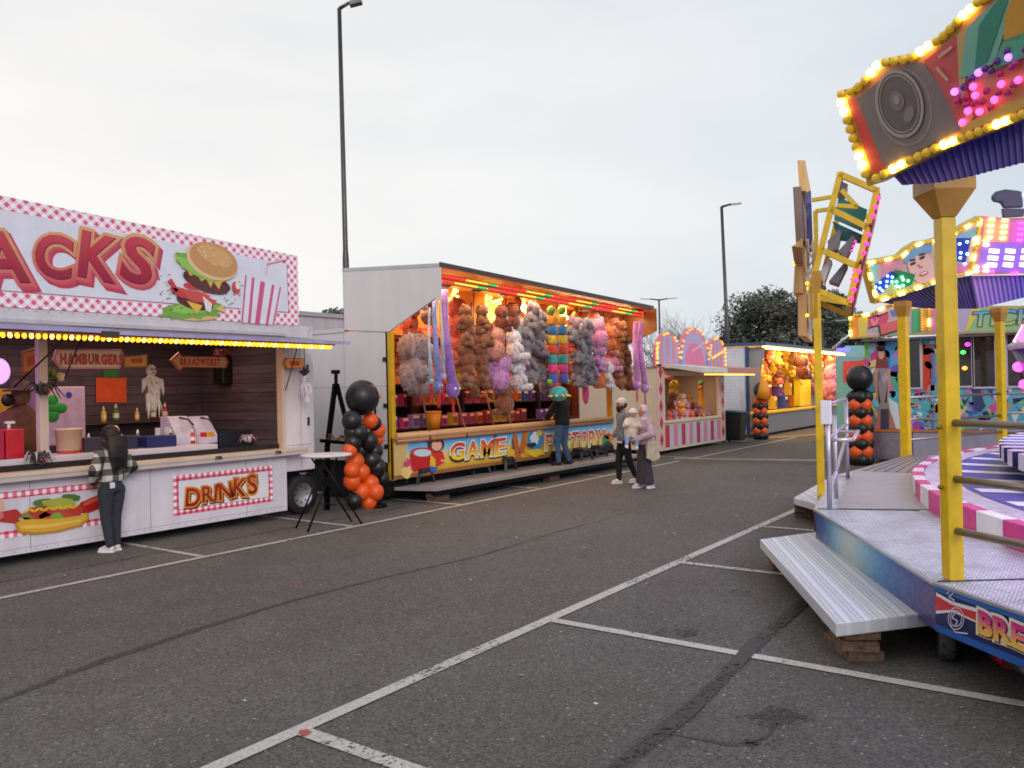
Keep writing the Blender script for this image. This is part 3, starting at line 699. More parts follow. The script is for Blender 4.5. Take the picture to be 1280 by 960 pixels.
pn.X(m, [(-6, 641), (20, 636), (30, 646), (26, 655), (-6, 652)], rgb(186, 52, 44), 3); pn.X(m, [(94, 640), (100, 628), (128, 616), (133, 632), (108, 642)], rgb(176, 34, 28), 4); pn.X(m, [(104, 628), (128, 618), (129, 622), (104, 633)], rgb(214, 90, 70), 5)
for px, py, rx, ry, c in ((55, 629, 14, 6, (86, 124, 54)), (88, 622, 12, 5, (76, 120, 50)), (74, 629, 22, 7, (170, 176, 66)), (60, 632, 10, 5, (128, 176, 60)), (84, 628, 8, 5, (150, 196, 76)), (50, 640, 16, 8, (178, 60, 44)), (78, 640, 22, 8, (196, 70, 54)), (95, 637, 9, 6, (190, 54, 44)), (42, 645, 16, 6, (150, 130, 70)), (70, 646, 8, 5, (120, 170, 70)), (56, 646, 8, 6, (206, 80, 70)), (30, 650, 8, 4, (176, 190, 120))): rag(px, py, rx, ry, rgb(*c), 5+(px % 3), 16, .14)
pn.SX(m, [(30+6*i, 640-(i % 2)*3-i*.55) for i in range(12)], .03, rgb(232, 190, 40), 8)
q = [(17, 655), (30, 651), (70, 650), (100, 646), (109, 642), (110, 650), (98, 658), (70, 665), (40, 668), (22, 666)]; pn.X(m, q, rgb(196, 142, 30), 9); pn.X(m, [(x*.96+2.6, y*.96+24.2) for x, y in q], rgb(226, 172, 50), 10); pn.X(m, [(24, 657), (60, 655), (100, 649), (98, 652), (60, 659), (26, 661)], rgb(240, 198, 96), 11)
m.build('hot_dog_picture', PRINT, t)
m = MB(); pn.EX(m, -3, 632, 8, 10, rgb(226, 180, 150), 4); pn.EX(m, -2, 644, 6, 5, rgb(206, 120, 110), 5); m.build('snack_picture', PRINT, t)
# trailer wheel
w0 = thing('trailer_wheel', (9.2, 11.08, .33), 'dark trailer wheel with silver rim under the snack trailer end', 'wheel')
def wheel(par, c, r, wd, axis='y'):
    M = Matrix.Rotation(pi/2, 3, 'X') if axis == 'y' else Matrix.Rotation(pi/2, 3, 'Y')
    m = MB(); m.lathe(c, [(r*.62, -wd/2), (r*.93, -wd/2), (r, -wd*.32), (r, wd*.32), (r*.93, wd/2), (r*.62, wd/2)], rgb(34, 32, 33), 28, True, M, False); m.build('tyre', RUBBER, par)
    m = MB(); m.lathe(c, [(.0, -wd*.3), (r*.2, -wd*.34), (r*.24, -wd*.2), (r*.52, -wd*.16), (r*.6, -wd*.42), (r*.64, -wd*.42), (r*.64, wd*.42), (r*.6, wd*.42), (r*.5, wd*.16), (0, wd*.2)], rgb(206, 202, 204), 28, True, M)
    for k in range(8):
        q = V((cos(k*pi/4)*r*.4, sin(k*pi/4)*r*.4, wd*.2)); m.ell(V(c)+M@q, r*.045, rgb(40, 40, 40), None, 6, 4)
    m.build('rim', METAL, par)
wheel(w0, (9.2, 11.08, .33), .33, .2)
# lights inside
lamp('snack_inside_light', (6.6, 11.9, 3.0), 32, (1, .66, .48), 3.2, .5)
lamp('snack_purple_light', (3.9, 11.9, 2.95), 26, (.85, .4, 1), 1.2, .5)
lamp('snack_awning_light', (6.4, YA+.45, ZA-.02), 16, (1, .66, .3), 5, .12)

# seams, hinges, catches and rivets of the white panels
m = MB(); SE = rgb(120, 112, 116)
for x in (1.6, 3.2, 4.8, 6.4, 8.0): m.box(x-.003, x+.003, YF-.0018, YF-.0005, .15, 1.03, SE)
for z in (.2, 1.0): m.box(X0, XW, YF-.0018, YF-.0005, z-.002, z+.002, SE)
m.box(X1-.6, X1-.08, 10.975, 10.979, 1.18, 1.186, SE); m.box(X1-.3, X1-.296, 10.975, 10.979, .8, 2.9, SE); m.build('panel_seam', PLASTIC, t)
for x in (2.4, 4.1, 5.75, 7.4, 8.5):
    m = MB(); m.box(x-.05, x+.05, YF-.16-.012, YF-.16, 1.1, 1.135, rgb(96, 88, 88)); m.tube([(x-.06, YF-.17, 1.1), (x+.06, YF-.17, 1.1)], .012, rgb(120, 112, 112), 8); m.build('hinge', METAL, t)
m = MB()
for k in range(70): x = X0+.2+k*.13; m.ell((x, YF-.001, .165), (.008, .004, .008), rgb(160, 152, 156), None, 6, 4)
for k in range(60): x = X0+.2+k*.155; m.ell((x, YF+.008, 3.16), (.008, .004, .008), rgb(150, 144, 148), None, 6, 4)
m.build('rivet', METAL, t)
for z in (1.5, 2.4): m = MB(); m.box(X1-.16, X1-.12, 10.96, 10.98, z, z+.14, rgb(90, 88, 92)); m.build('catch', METAL, t)
# ---- things in and on the snack trailer
def board(name, label, q, y, bg, edge, txt=None, tcol=None, extra=None, cat='sign', th=.03, toff=.03, group=None, ts=.5, glow=None, bar=None):
    c = [onY(*p, y) for p in q]; ctr = sum(c, V((0, 0, 0)))/len(c)
    o = thing(name, ctr, label, cat, group); m = MB(); m.prism(c, (0, th, 0), edge); m.build('board', PRINT, o)
    p = Pan((0, y, 0), (1, 0, 0)); m = MB(); k = .93
    pc = [(v.x, v.z) for v in c]; cx, cz = ctr.x, ctr.z; xs = [v[0] for v in pc]; zs = [v[1] for v in pc]
    p.P(m, [(cx+(a-cx)*k, cz+(b-cz)*(k-.1)) for a, b in pc], bg, 1); m.build('face', glow or PRINT, o)
    if bar: m = MB(); p.P(m, [(cx+(a-cx)*.5, cz+(b-cz)*.42) for a, b in pc], bar, 2); m.build('red_stripe', PRINT, o)
    if txt:
        m = MB(); w_ = max(xs)-min(xs); h_ = max(zs)-min(zs); tx, tw = (extra or (.08, .84)); h = h_*ts
        gp = .06+toff*1.6; tot = sum((max(v[0] for v in glyph(ch)[0])-min(v[0] for v in glyph(ch)[0]))*h/.73+gp*h for ch in txt)
        p.T(m, txt, min(xs)+w_*tx, cz-h*.5, h, tcol, 2, toff, gap=gp, sx=w_*tw/tot); m.build('lettering', PRINT, o)
    return o
board('hamburger_sign', 'white hanging sign with red HAMBURGERS lettering over the counter', [(70, 437), (152, 436), (156, 448), (150, 461), (76, 461), (66, 449)], 11.3, rgb(226, 206, 190), rgb(216, 140, 150), 'HAMBURGERS', rgb(186, 50, 26), (.1, .8), ts=.46, toff=.075)
board('arrow_sign', 'yellow block sign with red panel at right end of the hamburger sign', [(155, 446), (178, 444), (184, 443), (184, 459), (156, 459)], 11.28, rgb(206, 150, 56), rgb(170, 110, 40), bar=rgb(190, 60, 24))
board('arrow_sign', 'yellow and red tilted sign left of the white hatch post', [(28, 440), (48, 434), (50, 462), (29, 469)], 11.5, rgb(206, 140, 50), rgb(150, 80, 40), bar=rgb(190, 60, 24))
board('sausage_sign', 'left pointing arrow sign with red BRAADWORST lettering and purple tip', [(213, 450), (224, 440), (225, 445), (283, 446), (286, 453), (283, 460), (226, 459), (225, 464)], 11.6, rgb(206, 160, 110), rgb(176, 90, 60), 'BRAADWORST', rgb(190, 44, 20), (.16, .62), ts=.36, toff=.075)
board('arrow_sign', 'small orange arrow sign at the right pillar of the snack hatch', [(355, 453), (359, 447), (381, 448), (381, 461), (359, 461)], 10.85, rgb(226, 152, 70), rgb(180, 100, 40), bar=rgb(190, 60, 24))
def ghost(px, py0, py1, y, col, label, wpx, name='ghost_decoration'):
    a = onY(px, py0, y); b = onY(px, py1, y); h = a.z-b.z; s = wpx*mpp(a); o = thing(name, (a.x, y, b.z), label, 'decoration')
    m = MB(); m.ell((a.x, y, a.z-h*.1), (s*.2, s*.2, h*.11), col); m.loft([((a.x, y, a.z-h*.17), s*.1, s*.1), ((a.x, y, a.z-h*.23), s*.24, s*.1), ((a.x, y, a.z-h*.42), s*.15, s*.09), ((a.x+s*.05, y, a.z-h*.6), s*.1, s*.06)], col, 14)
    for k in range(40):
        x = s*random.uniform(-.26, .26); z0 = a.z-h*random.uniform(.2, .6); ln_ = h*random.uniform(.2, .42); wd = s*random.uniform(.03, .08); dx = x*.25+s*random.uniform(-.06, .12); yy = y-random.uniform(.02, .09); z1 = max(b.z, z0-ln_)
        m.add([(a.x+x-wd, yy, z0), (a.x+x+wd, yy-.01, z0), (a.x+x+dx+wd*.7, yy-.02, (z0+z1)/2), (a.x+x+dx*1.5, yy, z1), (a.x+x+dx-wd*.6, yy-.015, (z0+z1)/2)], [(0, 1, 2, 4), (4, 2, 3)], shade(col, random.uniform(.75, 1.05)))
    for sg in (-1, 1):
        for k in range(9):
            f = k/8; x0 = a.x+sg*s*(.14+.3*f); z0 = a.z-h*(.2+.05*f); l_ = h*(.1+.22*f*random.uniform(.6, 1.1)); wd = s*.045
            m.add([(x0-wd, y-.03, z0), (x0+wd, y-.035, z0-.01), (x0+wd*.8+sg*s*.04, y-.04, z0-l_*.6), (x0+sg*s*.05, y-.03, z0-l_)], [(0, 1, 2, 3)], shade(col, random.uniform(.8, 1.05)))
    m.build('sheet', CLOTH, o)
    m = MB()
    for sg in (-1, 1): m.ell((a.x+sg*s*.07, y-s*.18, a.z-h*.08), (s*.04, s*.03, s*.05), (.01, .01, .01))
    m.ell((a.x, y-s*.18, a.z-h*.14), (s*.03, s*.03, s*.05), (.01, .01, .01)); m.build('eye', PLASTIC, o)
    m = MB(); m.tube([(a.x, y, a.z), (a.x, y, 2.95)], .006, BLACK, 5); m.build('hanging_string', PLASTIC, o); return o
ghost(189, 456, 527, 11.25, rgb(220, 206, 200), 'ragged white ghost figure hanging over the snack counter', 29)
ghost(381, 470, 513, 10.75, rgb(226, 218, 236), 'little pale ghost dress hanging from a black bat outside the hatch', 18)
m = MB(); a = onY(381, 467, 10.75)
m.prism([(a.x-.12, 10.75, a.z+.04), (a.x-.03, 10.75, a.z-.02), (a.x, 10.75, a.z-.06), (a.x+.03, 10.75, a.z-.02), (a.x+.12, 10.75, a.z+.04), (a.x+.02, 10.75, a.z+.07), (a.x, 10.75, a.z+.12), (a.x-.02, 10.75, a.z+.07)], (0, .03, 0), BLACK); tag(m.build('bat_decoration', PLASTIC, None, a), 'black bat shape over the little pale ghost dress', 'decoration')
# pumpkin cut-out on back wall
o = thing('pumpkin_poster', onY(139, 484, 13.2), 'square orange pumpkin cut-out with green stalk on the plank wall', 'decoration'); p = Pan((0, 13.22, 0), (1, 0, 0))
m = MB(); p.X(m, [(120, 472), (158, 472), (158, 503), (120, 503)], rgb(226, 84, 20), 1); m.build('pumpkin', PAPER, o); m = MB(); p.X(m, [(129, 462), (148, 462), (148, 471), (129, 471)], rgb(40, 130, 40), 1); m.build('stalk', PAPER, o)
# fridge with clover
a = onY(78, 483, 12.6); b = onY(95, 560, 12.6); o = thing('refrigerator', (a.x, 12.9, .9), 'lilac white fridge with blue sticker behind the snack counter', 'fridge')
m = MB(); m.box(a.x-.32, a.x+.34, 12.6, 13.2, .9, a.z, rgb(190, 168, 196)); m.build('cabinet', ENAMEL, o, bevel=.02); m = MB(); p = Pan((0, 12.598, 0), (1, 0, 0)); p.EX(m, 86, 494, 4, 4, rgb(40, 60, 150), 1); m.build('sticker', PRINT, o); m = MB(); m.box(a.x-.28, a.x-.25, 12.55, 12.6, 1.6, 2., STEEL); m.build('handle', METAL, o)
o = thing('clover_decoration', onY(68, 515, 12.2), 'bright green round-lobed cut-out in front of the fridge', 'decoration'); m = MB(); p = Pan((0, 12.2, 0), (1, 0, 0))
for e in ((66, 500, 7, 7), (76, 510, 8, 7), (66, 520, 8, 8), (66, 510, 7, 7)): c = onY(e[0], e[1], 12.2); s = mpp(c); m.ell(c, (e[2]*s, .02, e[3]*s), rgb(36, 150, 50))
m.build('cutout', PAPER, o)
# tubs, boxes and trays on the counter
def pxbox(name, label, x0, x1, y0, y1, dep, yy, col, cat, mat=PLASTIC, group=None, zb=None, bev=.01):
    a = onY(x0, y0, yy); b = onY(x1, y1, yy); z = b.z if zb is None else zb; m = MB(); m.box(a.x, b.x, yy, yy+dep, z, a.z, col); o = m.build(name, mat, None, ((a.x+b.x)/2, yy+dep/2, z), bev); return tag(o, label, cat, group)
CT = 1.3
o = thing('napkin_dispenser', onY(20, 560, 11.2), 'glossy red dispenser on the snack counter left of the post', 'dispenser'); a = onY(7, 537, 11.15); b = onY(31, 565, 11.15)
m = MB(); m.box(a.x, b.x, 11.15, 11.4, CT, a.z, rgb(200, 20, 40)); m.build('housing', ENAMEL, o, bevel=.015); m = MB(); m.tube([((a.x+b.x)/2-.03, 11.25, a.z), ((a.x+b.x)/2-.03, 11.25, a.z+.07)], .02, WHITE, 8); m.box((a.x+b.x)/2-.07, (a.x+b.x)/2+.03, 11.22, 11.28, a.z+.07, a.z+.1, WHITE); m.build('pump', PLASTIC, o)
pxbox('napkin_dispenser', 'second red dispenser at the left picture edge of the snack counter', -20, 6, 538, 567, .2, 11.12, rgb(170, 26, 60), 'dispenser', zb=CT)
o = thing('bucket', (onY(86, 550, 11.3).x, 11.42, CT), 'cream and orange tapered tub standing on the snack counter', 'bucket'); c = onY(86, 550, 11.42); s = mpp(c); zt_ = onY(86, 537, 11.42).z
m = MB(); m.lathe((c.x, 11.42, CT), [(s*12, 0), (s*14, (zt_-CT)*.5)], rgb(226, 96, 30), 20); m.build('body', PLASTIC, o); m = MB(); m.lathe((c.x, 11.42, CT), [(s*14.1, (zt_-CT)*.5+.002), (s*16, zt_-CT), (s*16.6, zt_-CT), (s*16.6, zt_-CT+.015), (s*15, zt_-CT+.015), (s*14, .04)], rgb(226, 196, 160), 20); m.build('rim', PLASTIC, o)
pxbox('red_tub', 'small dark red tub right of the cream and orange bucket', 97, 106, 551, 560, .12, 11.35, rgb(150, 30, 50), 'tub', zb=CT)
o = thing('glass_jar', (onY(143, 550, 11.5).x, 11.6, CT), 'pale tea light jar glowing behind the woman at the counter', 'jar'); c = onY(144, 536, 11.6); m = MB(); m.lathe((c.x, 11.6, CT), [(.05, 0), (.055, c.z-CT)], rgb(210, 170, 130), 14); m.ell((c.x, 11.6, c.z), (.05, .05, .05), rgb(226, 200, 160)); m.build('jar', PLASTIC, o)
pxbox('tray', 'flat dark blue tray on the counter left of the white boxes', 184, 221, 546, 553, .4, 11.2, rgb(30, 40, 92), 'tray', zb=CT)
pxbox('tray', 'dark grey tray behind the bucket on the counter', 106, 128, 548, 558, .3, 11.3, rgb(52, 46, 60), 'tray', zb=CT)
pxbox('tray', 'small navy tray beside the black haired woman head', 160, 173, 545, 556, .3, 11.3, rgb(40, 40, 66), 'tray', zb=CT)
for i, (x0, x1, l) in enumerate(((216, 242, 'left'), (243, 268, 'right'))):
    o = thing('food_box', (onY((x0+x1)/2, 540, 11.6).x, 11.7, CT), l+' one of two white steel food warmers with curved black tap', 'food warmer'); a = onY(x0, 521, 11.6); b = onY(x1, 549, 11.6)
    m = MB(); m.prism([(a.x, 11.5, CT), (a.x, 11.5, CT+.12), (a.x, 11.75, a.z), (a.x, 11.95, a.z), (a.x, 11.95, CT)], (b.x-a.x-.01, 0, 0), rgb(206, 198, 222)); m.build('housing', ENAMEL, o, bevel=.008)
    m = MB(); xm = (a.x+b.x)/2; m.tube([(xm, 11.7, a.z-.02), (xm+.05, 11.55, a.z-.05), (xm+.1, 11.48, a.z-.14)], .015, BLACK, 8); m.build('tap', PLASTIC, o)
o = thing('toppings_box', (onY(255, 550, 11.35).x, 11.4, CT), 'low white box with red and yellow sachets at the right counter end', 'box'); a = onY(255, 551, 11.3); b = onY(272, 558, 11.3); m = MB(); m.box(a.x, b.x, 11.3, 11.5, CT, CT+.1, rgb(200, 190, 206)); m.build('box', PLASTIC, o, bevel=.008)
m = MB()
for k in range(6): m.box(a.x+.03+.035*k, a.x+.055+.035*k, 11.36, 11.44, CT+.1, CT+.17, random.choice([RED, YEL, rgb(220, 150, 40)]))
m.build('sachet', PAPER, o)
m = MB(); a = onY(274, 536, 11.7); b = onY(355, 563, 11.7); m.box(a.x, min(b.x, XW-.06), 11.7, 12.3, .9, a.z-.05, rgb(34, 36, 48)); tag(m.build('low_cabinet', PLASTIC, None, ((a.x+b.x)/2, 12, .9), .02), 'dark navy cabinet inside the hatch under the orange lantern bag', 'cabinet')
o = thing('lantern_bag', onY(339, 533, 11.7), 'orange pumpkin lantern bag with pale grin on the dark cabinet', 'bag'); c = onY(339, 523, 11.8); s = mpp(c); m = MB(); m.ell(c, (s*9, s*6, s*10.5), rgb(226, 56, 20)); m.build('body', PLASTIC, o); m = MB(); p = Pan((0, 11.8-s*6.2, 0), (1, 0, 0)); p.SX(m, [(332, 525), (336, 528), (342, 528), (346, 525)], .03, rgb(236, 200, 190), 1); m.build('grin', PRINT, o); m = MB(); m.tube([c+V((-s*5, 0, s*9)), c+V((-s*3, 0, s*13)), c+V((s*3, 0, s*13)), c+V((s*5, 0, s*9))], .012, BLACK, 6); m.build('handle', PLASTIC, o)
pxbox('sauce_pot', 'narrow lilac pot left of the orange lantern bag', 320, 327, 519, 534, .1, 11.7, rgb(196, 180, 206), 'pot')
o = thing('oven_hood', onY(310, 500, 12.6), 'dark cooking hood with an orange tray at the back right of the trailer', 'cooker'); a = onY(285, 488, 12.6); b = onY(350, 535, 12.6); m = MB(); m.box(a.x, b.x, 12.6, 13.2, .9, b.z, rgb(26, 22, 22)); m.box(a.x, b.x, 12.7, 13.2, b.z+.28, a.z, rgb(40, 34, 32)); m.build('hood', ENAMEL, o); m = MB(); m.prism([onY(297, 505, 12.62), onY(325, 505, 12.62), onY(318, 499, 12.62), onY(305, 499, 12.62)], (0, .2, 0), rgb(200, 84, 40)); m.build('tray', PLASTIC, o)
m = MB(); c = onY(286, 455, 12.3); m.box(c.x-.12, c.x+.14, 12.3, 12.6, c.z-.35, c.z+.16, rgb(18, 16, 17)); tag(m.build('wall_speaker', PLASTIC, None, c, .02), 'black loudspeaker hanging right of the arrow shaped sausage sign', 'speaker')
# bottles, cups and jars crowding the counter and the shelf at the back
m = MB(); m.box(4.6, 8.2, 12.86, 13.22, 1.62, 1.65, rgb(70, 52, 46)); m.box(3.2, 8.3, 12.4, 13.22, .9, 1.36, rgb(60, 54, 58)); t_ = m.build('back_counter', PLASTIC, t)
BC = {'red': (190, 30, 34), 'yellow': (226, 180, 40), 'white': (226, 220, 222), 'brown': (90, 50, 30), 'green': (60, 120, 60)}
random.seed(77); bp = {}
for n_, c in BC.items():
    p = proto('sauce_bottle', 'x', 'bottle', 'sauce bottles in the snack trailer'); m = MB(); m.lathe((0, 0, 0), [(.035, 0), (.038, .02), (.038, .14), (.02, .17), (.014, .175)], rgb(*c), 12); m.build('bottle', PLASTIC, p); m = MB(); m.lathe((0, 0, 0), [(.018, .176), (.016, .2), (.004, .235)], rgb(230, 226, 220), 10); m.build('cap', PLASTIC, p); m = MB(); m.lathe((0, 0, 0), [(.0385, .05), (.0385, .11)], rgb(236, 226, 200), 12, True, None, False); m.build('sleeve', PAPER, p); bp[n_] = p
OW = ('first', 'second', 'third', 'fourth', 'fifth', 'sixth', 'seventh', 'eighth', 'ninth', 'tenth', 'eleventh', 'twelfth')
for k in range(12): n_ = random.choice(list(BC)); place(bp[n_], (4.9+k*.28+random.uniform(-.06, .06), 13.04, 1.65), (0, 0, random.random()*3), random.uniform(.9, 1.25), f'{n_} sauce bottle, {OW[k]} from left on the back shelf of the snack trailer')
for k in range(9): n_ = random.choice(list(BC)); place(bp[n_], (4.55+k*.36+random.uniform(-.1, .1), 11.52+random.uniform(-.05, .1), 1.3), (0, 0, random.random()*3), random.uniform(.85, 1.15), f'{n_} sauce bottle, {OW[k]} from left on the snack serving counter')
cpx = proto('cup_stack', 'x', 'cup stack', 'paper cup stacks in the snack trailer')
m = MB()
for k in range(7): m.lathe((0, 0, k*.03), [(.032, 0), (.042, .085), (.044, .09), (.04, .09)], rgb(232, 226, 226) if k % 2 else rgb(226, 210, 206), 14)
m.build('cups', PAPER, cpx)
for k, x in enumerate((4.0, 6.95, 7.1, 7.3)): place(cpx, (x, 11.6, 1.3), (0, 0, k), 1., ('paper cup stack left of the cream bucket on the snack counter', 'paper cup stack, leftmost of three before the food warmers', 'paper cup stack, middle of three before the food warmers', 'paper cup stack, rightmost of three before the food warmers')[k])
# spiders
def spider(c, r, label, col=BLACK, acc=None, legr=2.6):
    o = thing('spider_decoration', c, label, 'decoration'); m = MB(); m.ell(c, (r, r*.9, r*.8), col); m.ell(V(c)+V((0, -r*.8, -r*.3)), r*.55, col); m.build('body', PLUSH, o)
    for k in range(8):
        a = (k+.5)*pi/4; d = V((cos(a), sin(a)*.5, 0)); m = MB(); q = V(c); m.tube([q, q+d*r*1.3+V((0, 0, r*random.uniform(.4, 1))), q+d*r*legr+V((0, -.03, -r*random.uniform(.2, 1.4)))], [r*.16, r*.14, r*.05], acc if (acc and k % 2) else col, 6); m.build('leg', PLUSH, o)
    m = MB()
    for sg in (-1, 1): m.ell(V(c)+V((sg*r*.2, -r*1.3, -r*.2)), r*.12, rgb(220, 40, 60))
    m.build('eye', PLASTIC, o)
spider(onY(53, 486, 10.98), .1, 'black furry spider with red eyes clinging to the hatch post')
spider(onY(48, 572, 10.98), .1, 'black and white spider sitting on the counter edge by the post', rgb(30, 28, 30), rgb(196, 186, 200), 1.9)
spider(onY(309, 548, 10.99), .07, 'small white spider with dark red legs on the ledge at right', rgb(190, 170, 186), rgb(120, 24, 40), 2.8)
spider(onY(277, 441, 11.5), .07, 'small red spider above the sausage arrow sign', rgb(130, 24, 30), rgb(190, 40, 40), 2.6)
o = thing('plant_pot', onY(62, 472, 11.2), 'hanging bowl of green leaves beside the furry spider', 'plant'); c = onY(60, 474, 11.2); m = MB(); m.lathe(c, [(.03, -.16), (.1, -.06), (.11, 0)], rgb(40, 30, 36), 14); m.build('bowl', PLASTIC, o); m = MB(); leafball(m, c+V((0, 0, .04)), .13, 160, .03, [rgb(120, 150, 60), rgb(150, 170, 80)]); m.build('leaves', LEAF, o); m = MB(); m.ell(c+V((.16, 0, .03)), (.07, .05, .06), rgb(206, 186, 150)); m.build('flower', PLUSH, o)
# figure in brown behind the counter: straw doll with wide hat
o = thing('scarecrow', (onY(18, 540, 12).x, 12.0, .9), 'brown scarecrow doll with a wide dark hat behind the red dispensers', 'decoration'); c = onY(26, 494, 12.0); s = mpp(c); m = MB(); m.loft([((c.x-.05, 12, .9), .26, .2), ((c.x-.05, 12, 1.3), .3, .2), ((c.x-.04, 12, c.z-s*24), .26, .17), ((c.x, 12, c.z-s*13), .1, .09)], rgb(96, 60, 36)); m.build('sack_body', CLOTH, o); m = MB(); m.ell(c, (s*11, s*10, s*14), rgb(126, 84, 60)); m.build('head', CLOTH, o)
m = MB(); m.lathe(c+V((0, 0, s*6)), [(s*20, -s*1), (s*19, s*1), (s*11, s*3), (s*9, s*12), (0, s*13)], rgb(70, 46, 34), 18); m.build('hat', CLOTH, o); m = MB(); m.ell(c+V((-s*16, -.02, -s*6)), (s*7, s*6, s*8), rgb(20, 16, 18)); m.build('hair', HAIR, o)
m = MB(); c = onY(-2, 464, 12.8); m.ell(c, (.16, .03, .19), rgb(190, 140, 226)); tag(m.build('wall_disc', GLOWL, None, c), 'glowing violet round disc at the left end of the snack interior', 'decoration')
m = MB(); a = onY(-10, 486, 13.2); b = onY(15, 520, 13.2); m.box(a.x, b.x, 13.18, 13.22, b.z, a.z, rgb(214, 176, 40)); tag(m.build('wall_poster', PAPER, None, a), 'plain yellow poster on the back wall at the far left', 'poster')
# pink roofed trailer parked behind
a = onY(376, 389, 15.2); b = onY(436, 387, 15.2); o = thing('parked_trailer', (a.x+1, 16, 0), 'pale grey closed trailer roof behind the gap between the two stalls', 'trailer'); m = MB(); m.box(a.x-3.5, b.x+.4, 15.2, 17.6, .6, a.z-.1, rgb(196, 190, 200)); m.build('body', PAINT, o); m = MB(); m.box(a.x-3.55, b.x+.45, 15.15, 17.65, a.z-.1, a.z, rgb(176, 172, 184)); m.build('roof', PAINT, o)
for k in (0, 1): wheel(o, (a.x-2+2*k, 15.3, .35), .35, .2)

# ================================================================ BAR TABLE, BALLOON COLUMN, EASEL
o = thing('bar_table', (8.5, 9.6, 0), 'round white standing table on crossed black folding legs', 'table')
m = MB(); m.lathe((8.5, 9.6, 1.08), [(.36, 0), (.385, .012), (.385, .03), (.37, .035)], rgb(226, 222, 226), 36); m.build('tabletop', PLASTIC, o)
for a, b in (((8.28, 9.5), (8.95, 9.33)), ((8.75, 9.62), (8.02, 9.5)), ((8.3, 9.72), (9.05, 9.66)), ((8.72, 9.82), (8.15, 9.92))):
    m = MB(); m.tube([(*a, 1.08), (*b, .0)], .015, rgb(30, 28, 30), 8); m.build('leg', METAL, o)
for y0, y1, z in ((9.42, 9.8, .35), (9.55, 9.72, .75)):
    m = MB(); m.tube([(8.5, y0, z), (8.5, y1, z)], .011, rgb(30, 28, 30), 6); m.build('crossbar', METAL, o)
BK_ = rgb(26, 25, 28); OR_ = rgb(232, 90, 22)
def balloon(m, c, r, col, d=None): m.ell(c, (r, r, r*1.06), col, None, 18, 12)
def balloon_part(o, c, r, col):
    m = MB(); balloon(m, c, r, col); c = V(c); m.lathe(c-V((0, 0, r*1.06)), [(.004, .01), (.014, -.012), (0, -.012)], col, 8); return m.build('balloon', BALLOON, o)
o = thing('balloon_column', (10.4, 10.45, 0), 'leaning spiral balloon column, half black and half orange, with big smiling black balloon', 'balloon column'); random.seed(3)
yb = 10.45
for px, py, r, c in ((440, 526, 15, 0), (468, 530, 11, 0), (440, 540, 12, 0), (463, 526, 12, 1), (472, 538, 12, 1), (448, 541, 14, 0), (462, 551, 13, 0), (472, 549, 9, 1), (441, 553, 13, 0), (437, 563, 11, 1), (451, 563, 13, 0), (468, 564, 13, 0), (444, 577, 14, 1), (464, 575, 15, 0), (440, 588, 12, 1), (472, 584, 13, 0), (452, 590, 13, 1), (440, 602, 13, 1), (463, 604, 13, 1), (478, 598, 11, 0), (452, 615, 13, 1), (469, 615, 13, 1), (443, 626, 12, 0), (461, 628, 12, 1), (471, 624, 9, 0)):
    dy = random.uniform(-.1, .14) if px < 455 else random.uniform(-.08, .1)
    q = onY(px, py, yb+dy); balloon_part(o, q, r*mpp(q)*.84, OR_ if c else BK_)
q = onY(453, 497, yb+.02); big = balloon_part(o, q, 21*mpp(q), BK_)
m = MB(); s = mpp(q); R0 = 21*s
for px, py, r in ((466, 496, 2.6), (473.2, 495, 1.8)):
    d = (onY(px, py, yb+.02)-q); d.y = -math.sqrt(max(0, R0**2-d.x**2-d.z**2)); m.ell(q+d, (r*s, r*s, r*s*1.1), rgb(232, 84, 30), None, 10, 7)
pts = []
for px, py in ((464.5, 509), (466, 511.5), (468.5, 511), (470, 507)):
    d = onY(px, py, yb+.02)-q; d.y = -math.sqrt(max(0, R0**2-d.x**2-d.z**2)); pts.append(q+d*1.01)
m.tube(pts, .006, rgb(226, 70, 40), 6); m.build('painted_face', PRINT, o)
m = MB(); m.tube([(10.4, yb, 0), (10.4, yb, 1.9)], .02, BLACK, 8); m.lathe((10.4, yb, 0), [(.18, 0), (.18, .05), (.03, .07)], BLACK, 18); m.build('stand', METAL, o)
o = thing('easel_frame', (10.0, 11.0, 0), 'tall black A-shaped stand behind the white bar table', 'stand')
ye = 11.0; q = lambda px, py: onY(px, py, ye)
for a, b, w_ in (((419, 480), (409, 560), .07), ((421, 480), (433, 528), .06), ((419, 484), (421, 484), .12)):
    m = MB(); m.bar(q(*a), q(*b), w_, rgb(28, 26, 28)); m.build('leg', METAL, o)
m = MB(); a = q(409, 560); m.bar(a, (a.x-.03, ye, 0), .07, rgb(28, 26, 28)); m.build('leg', METAL, o)
m = MB(); a = q(433, 528); m.bar(a, (a.x+.25, ye+.1, 0), .06, rgb(28, 26, 28)); m.build('leg', METAL, o)
m = MB(); m.bar(q(401, 551), q(436, 554), .06, rgb(30, 28, 30)); m.build('crossbar', METAL, o)
m = MB(); m.bar(q(420, 486), q(420, 466), .045, rgb(30, 28, 30)); a = q(420, 466); m.box(a.x-.07, a.x+.05, ye-.05, ye+.05, a.z-.02, a.z+.05, rgb(30, 28, 30)); m.build('clamp_head', METAL, o)
o = thing('flower_garland', q(424, 545), 'pinkish dried flower garland on the black stand crossbar', 'flowers'); m = MB(); 
for k in range(16): c = q(408+k*1.9, 548-3*sin(k*.9)); leafball(m, c+V((0, -.06, 0)), .05, 14, .022, [rgb(170, 84, 92), rgb(120, 70, 60), rgb(190, 120, 60)])
m.build('blossoms', LEAF, o)
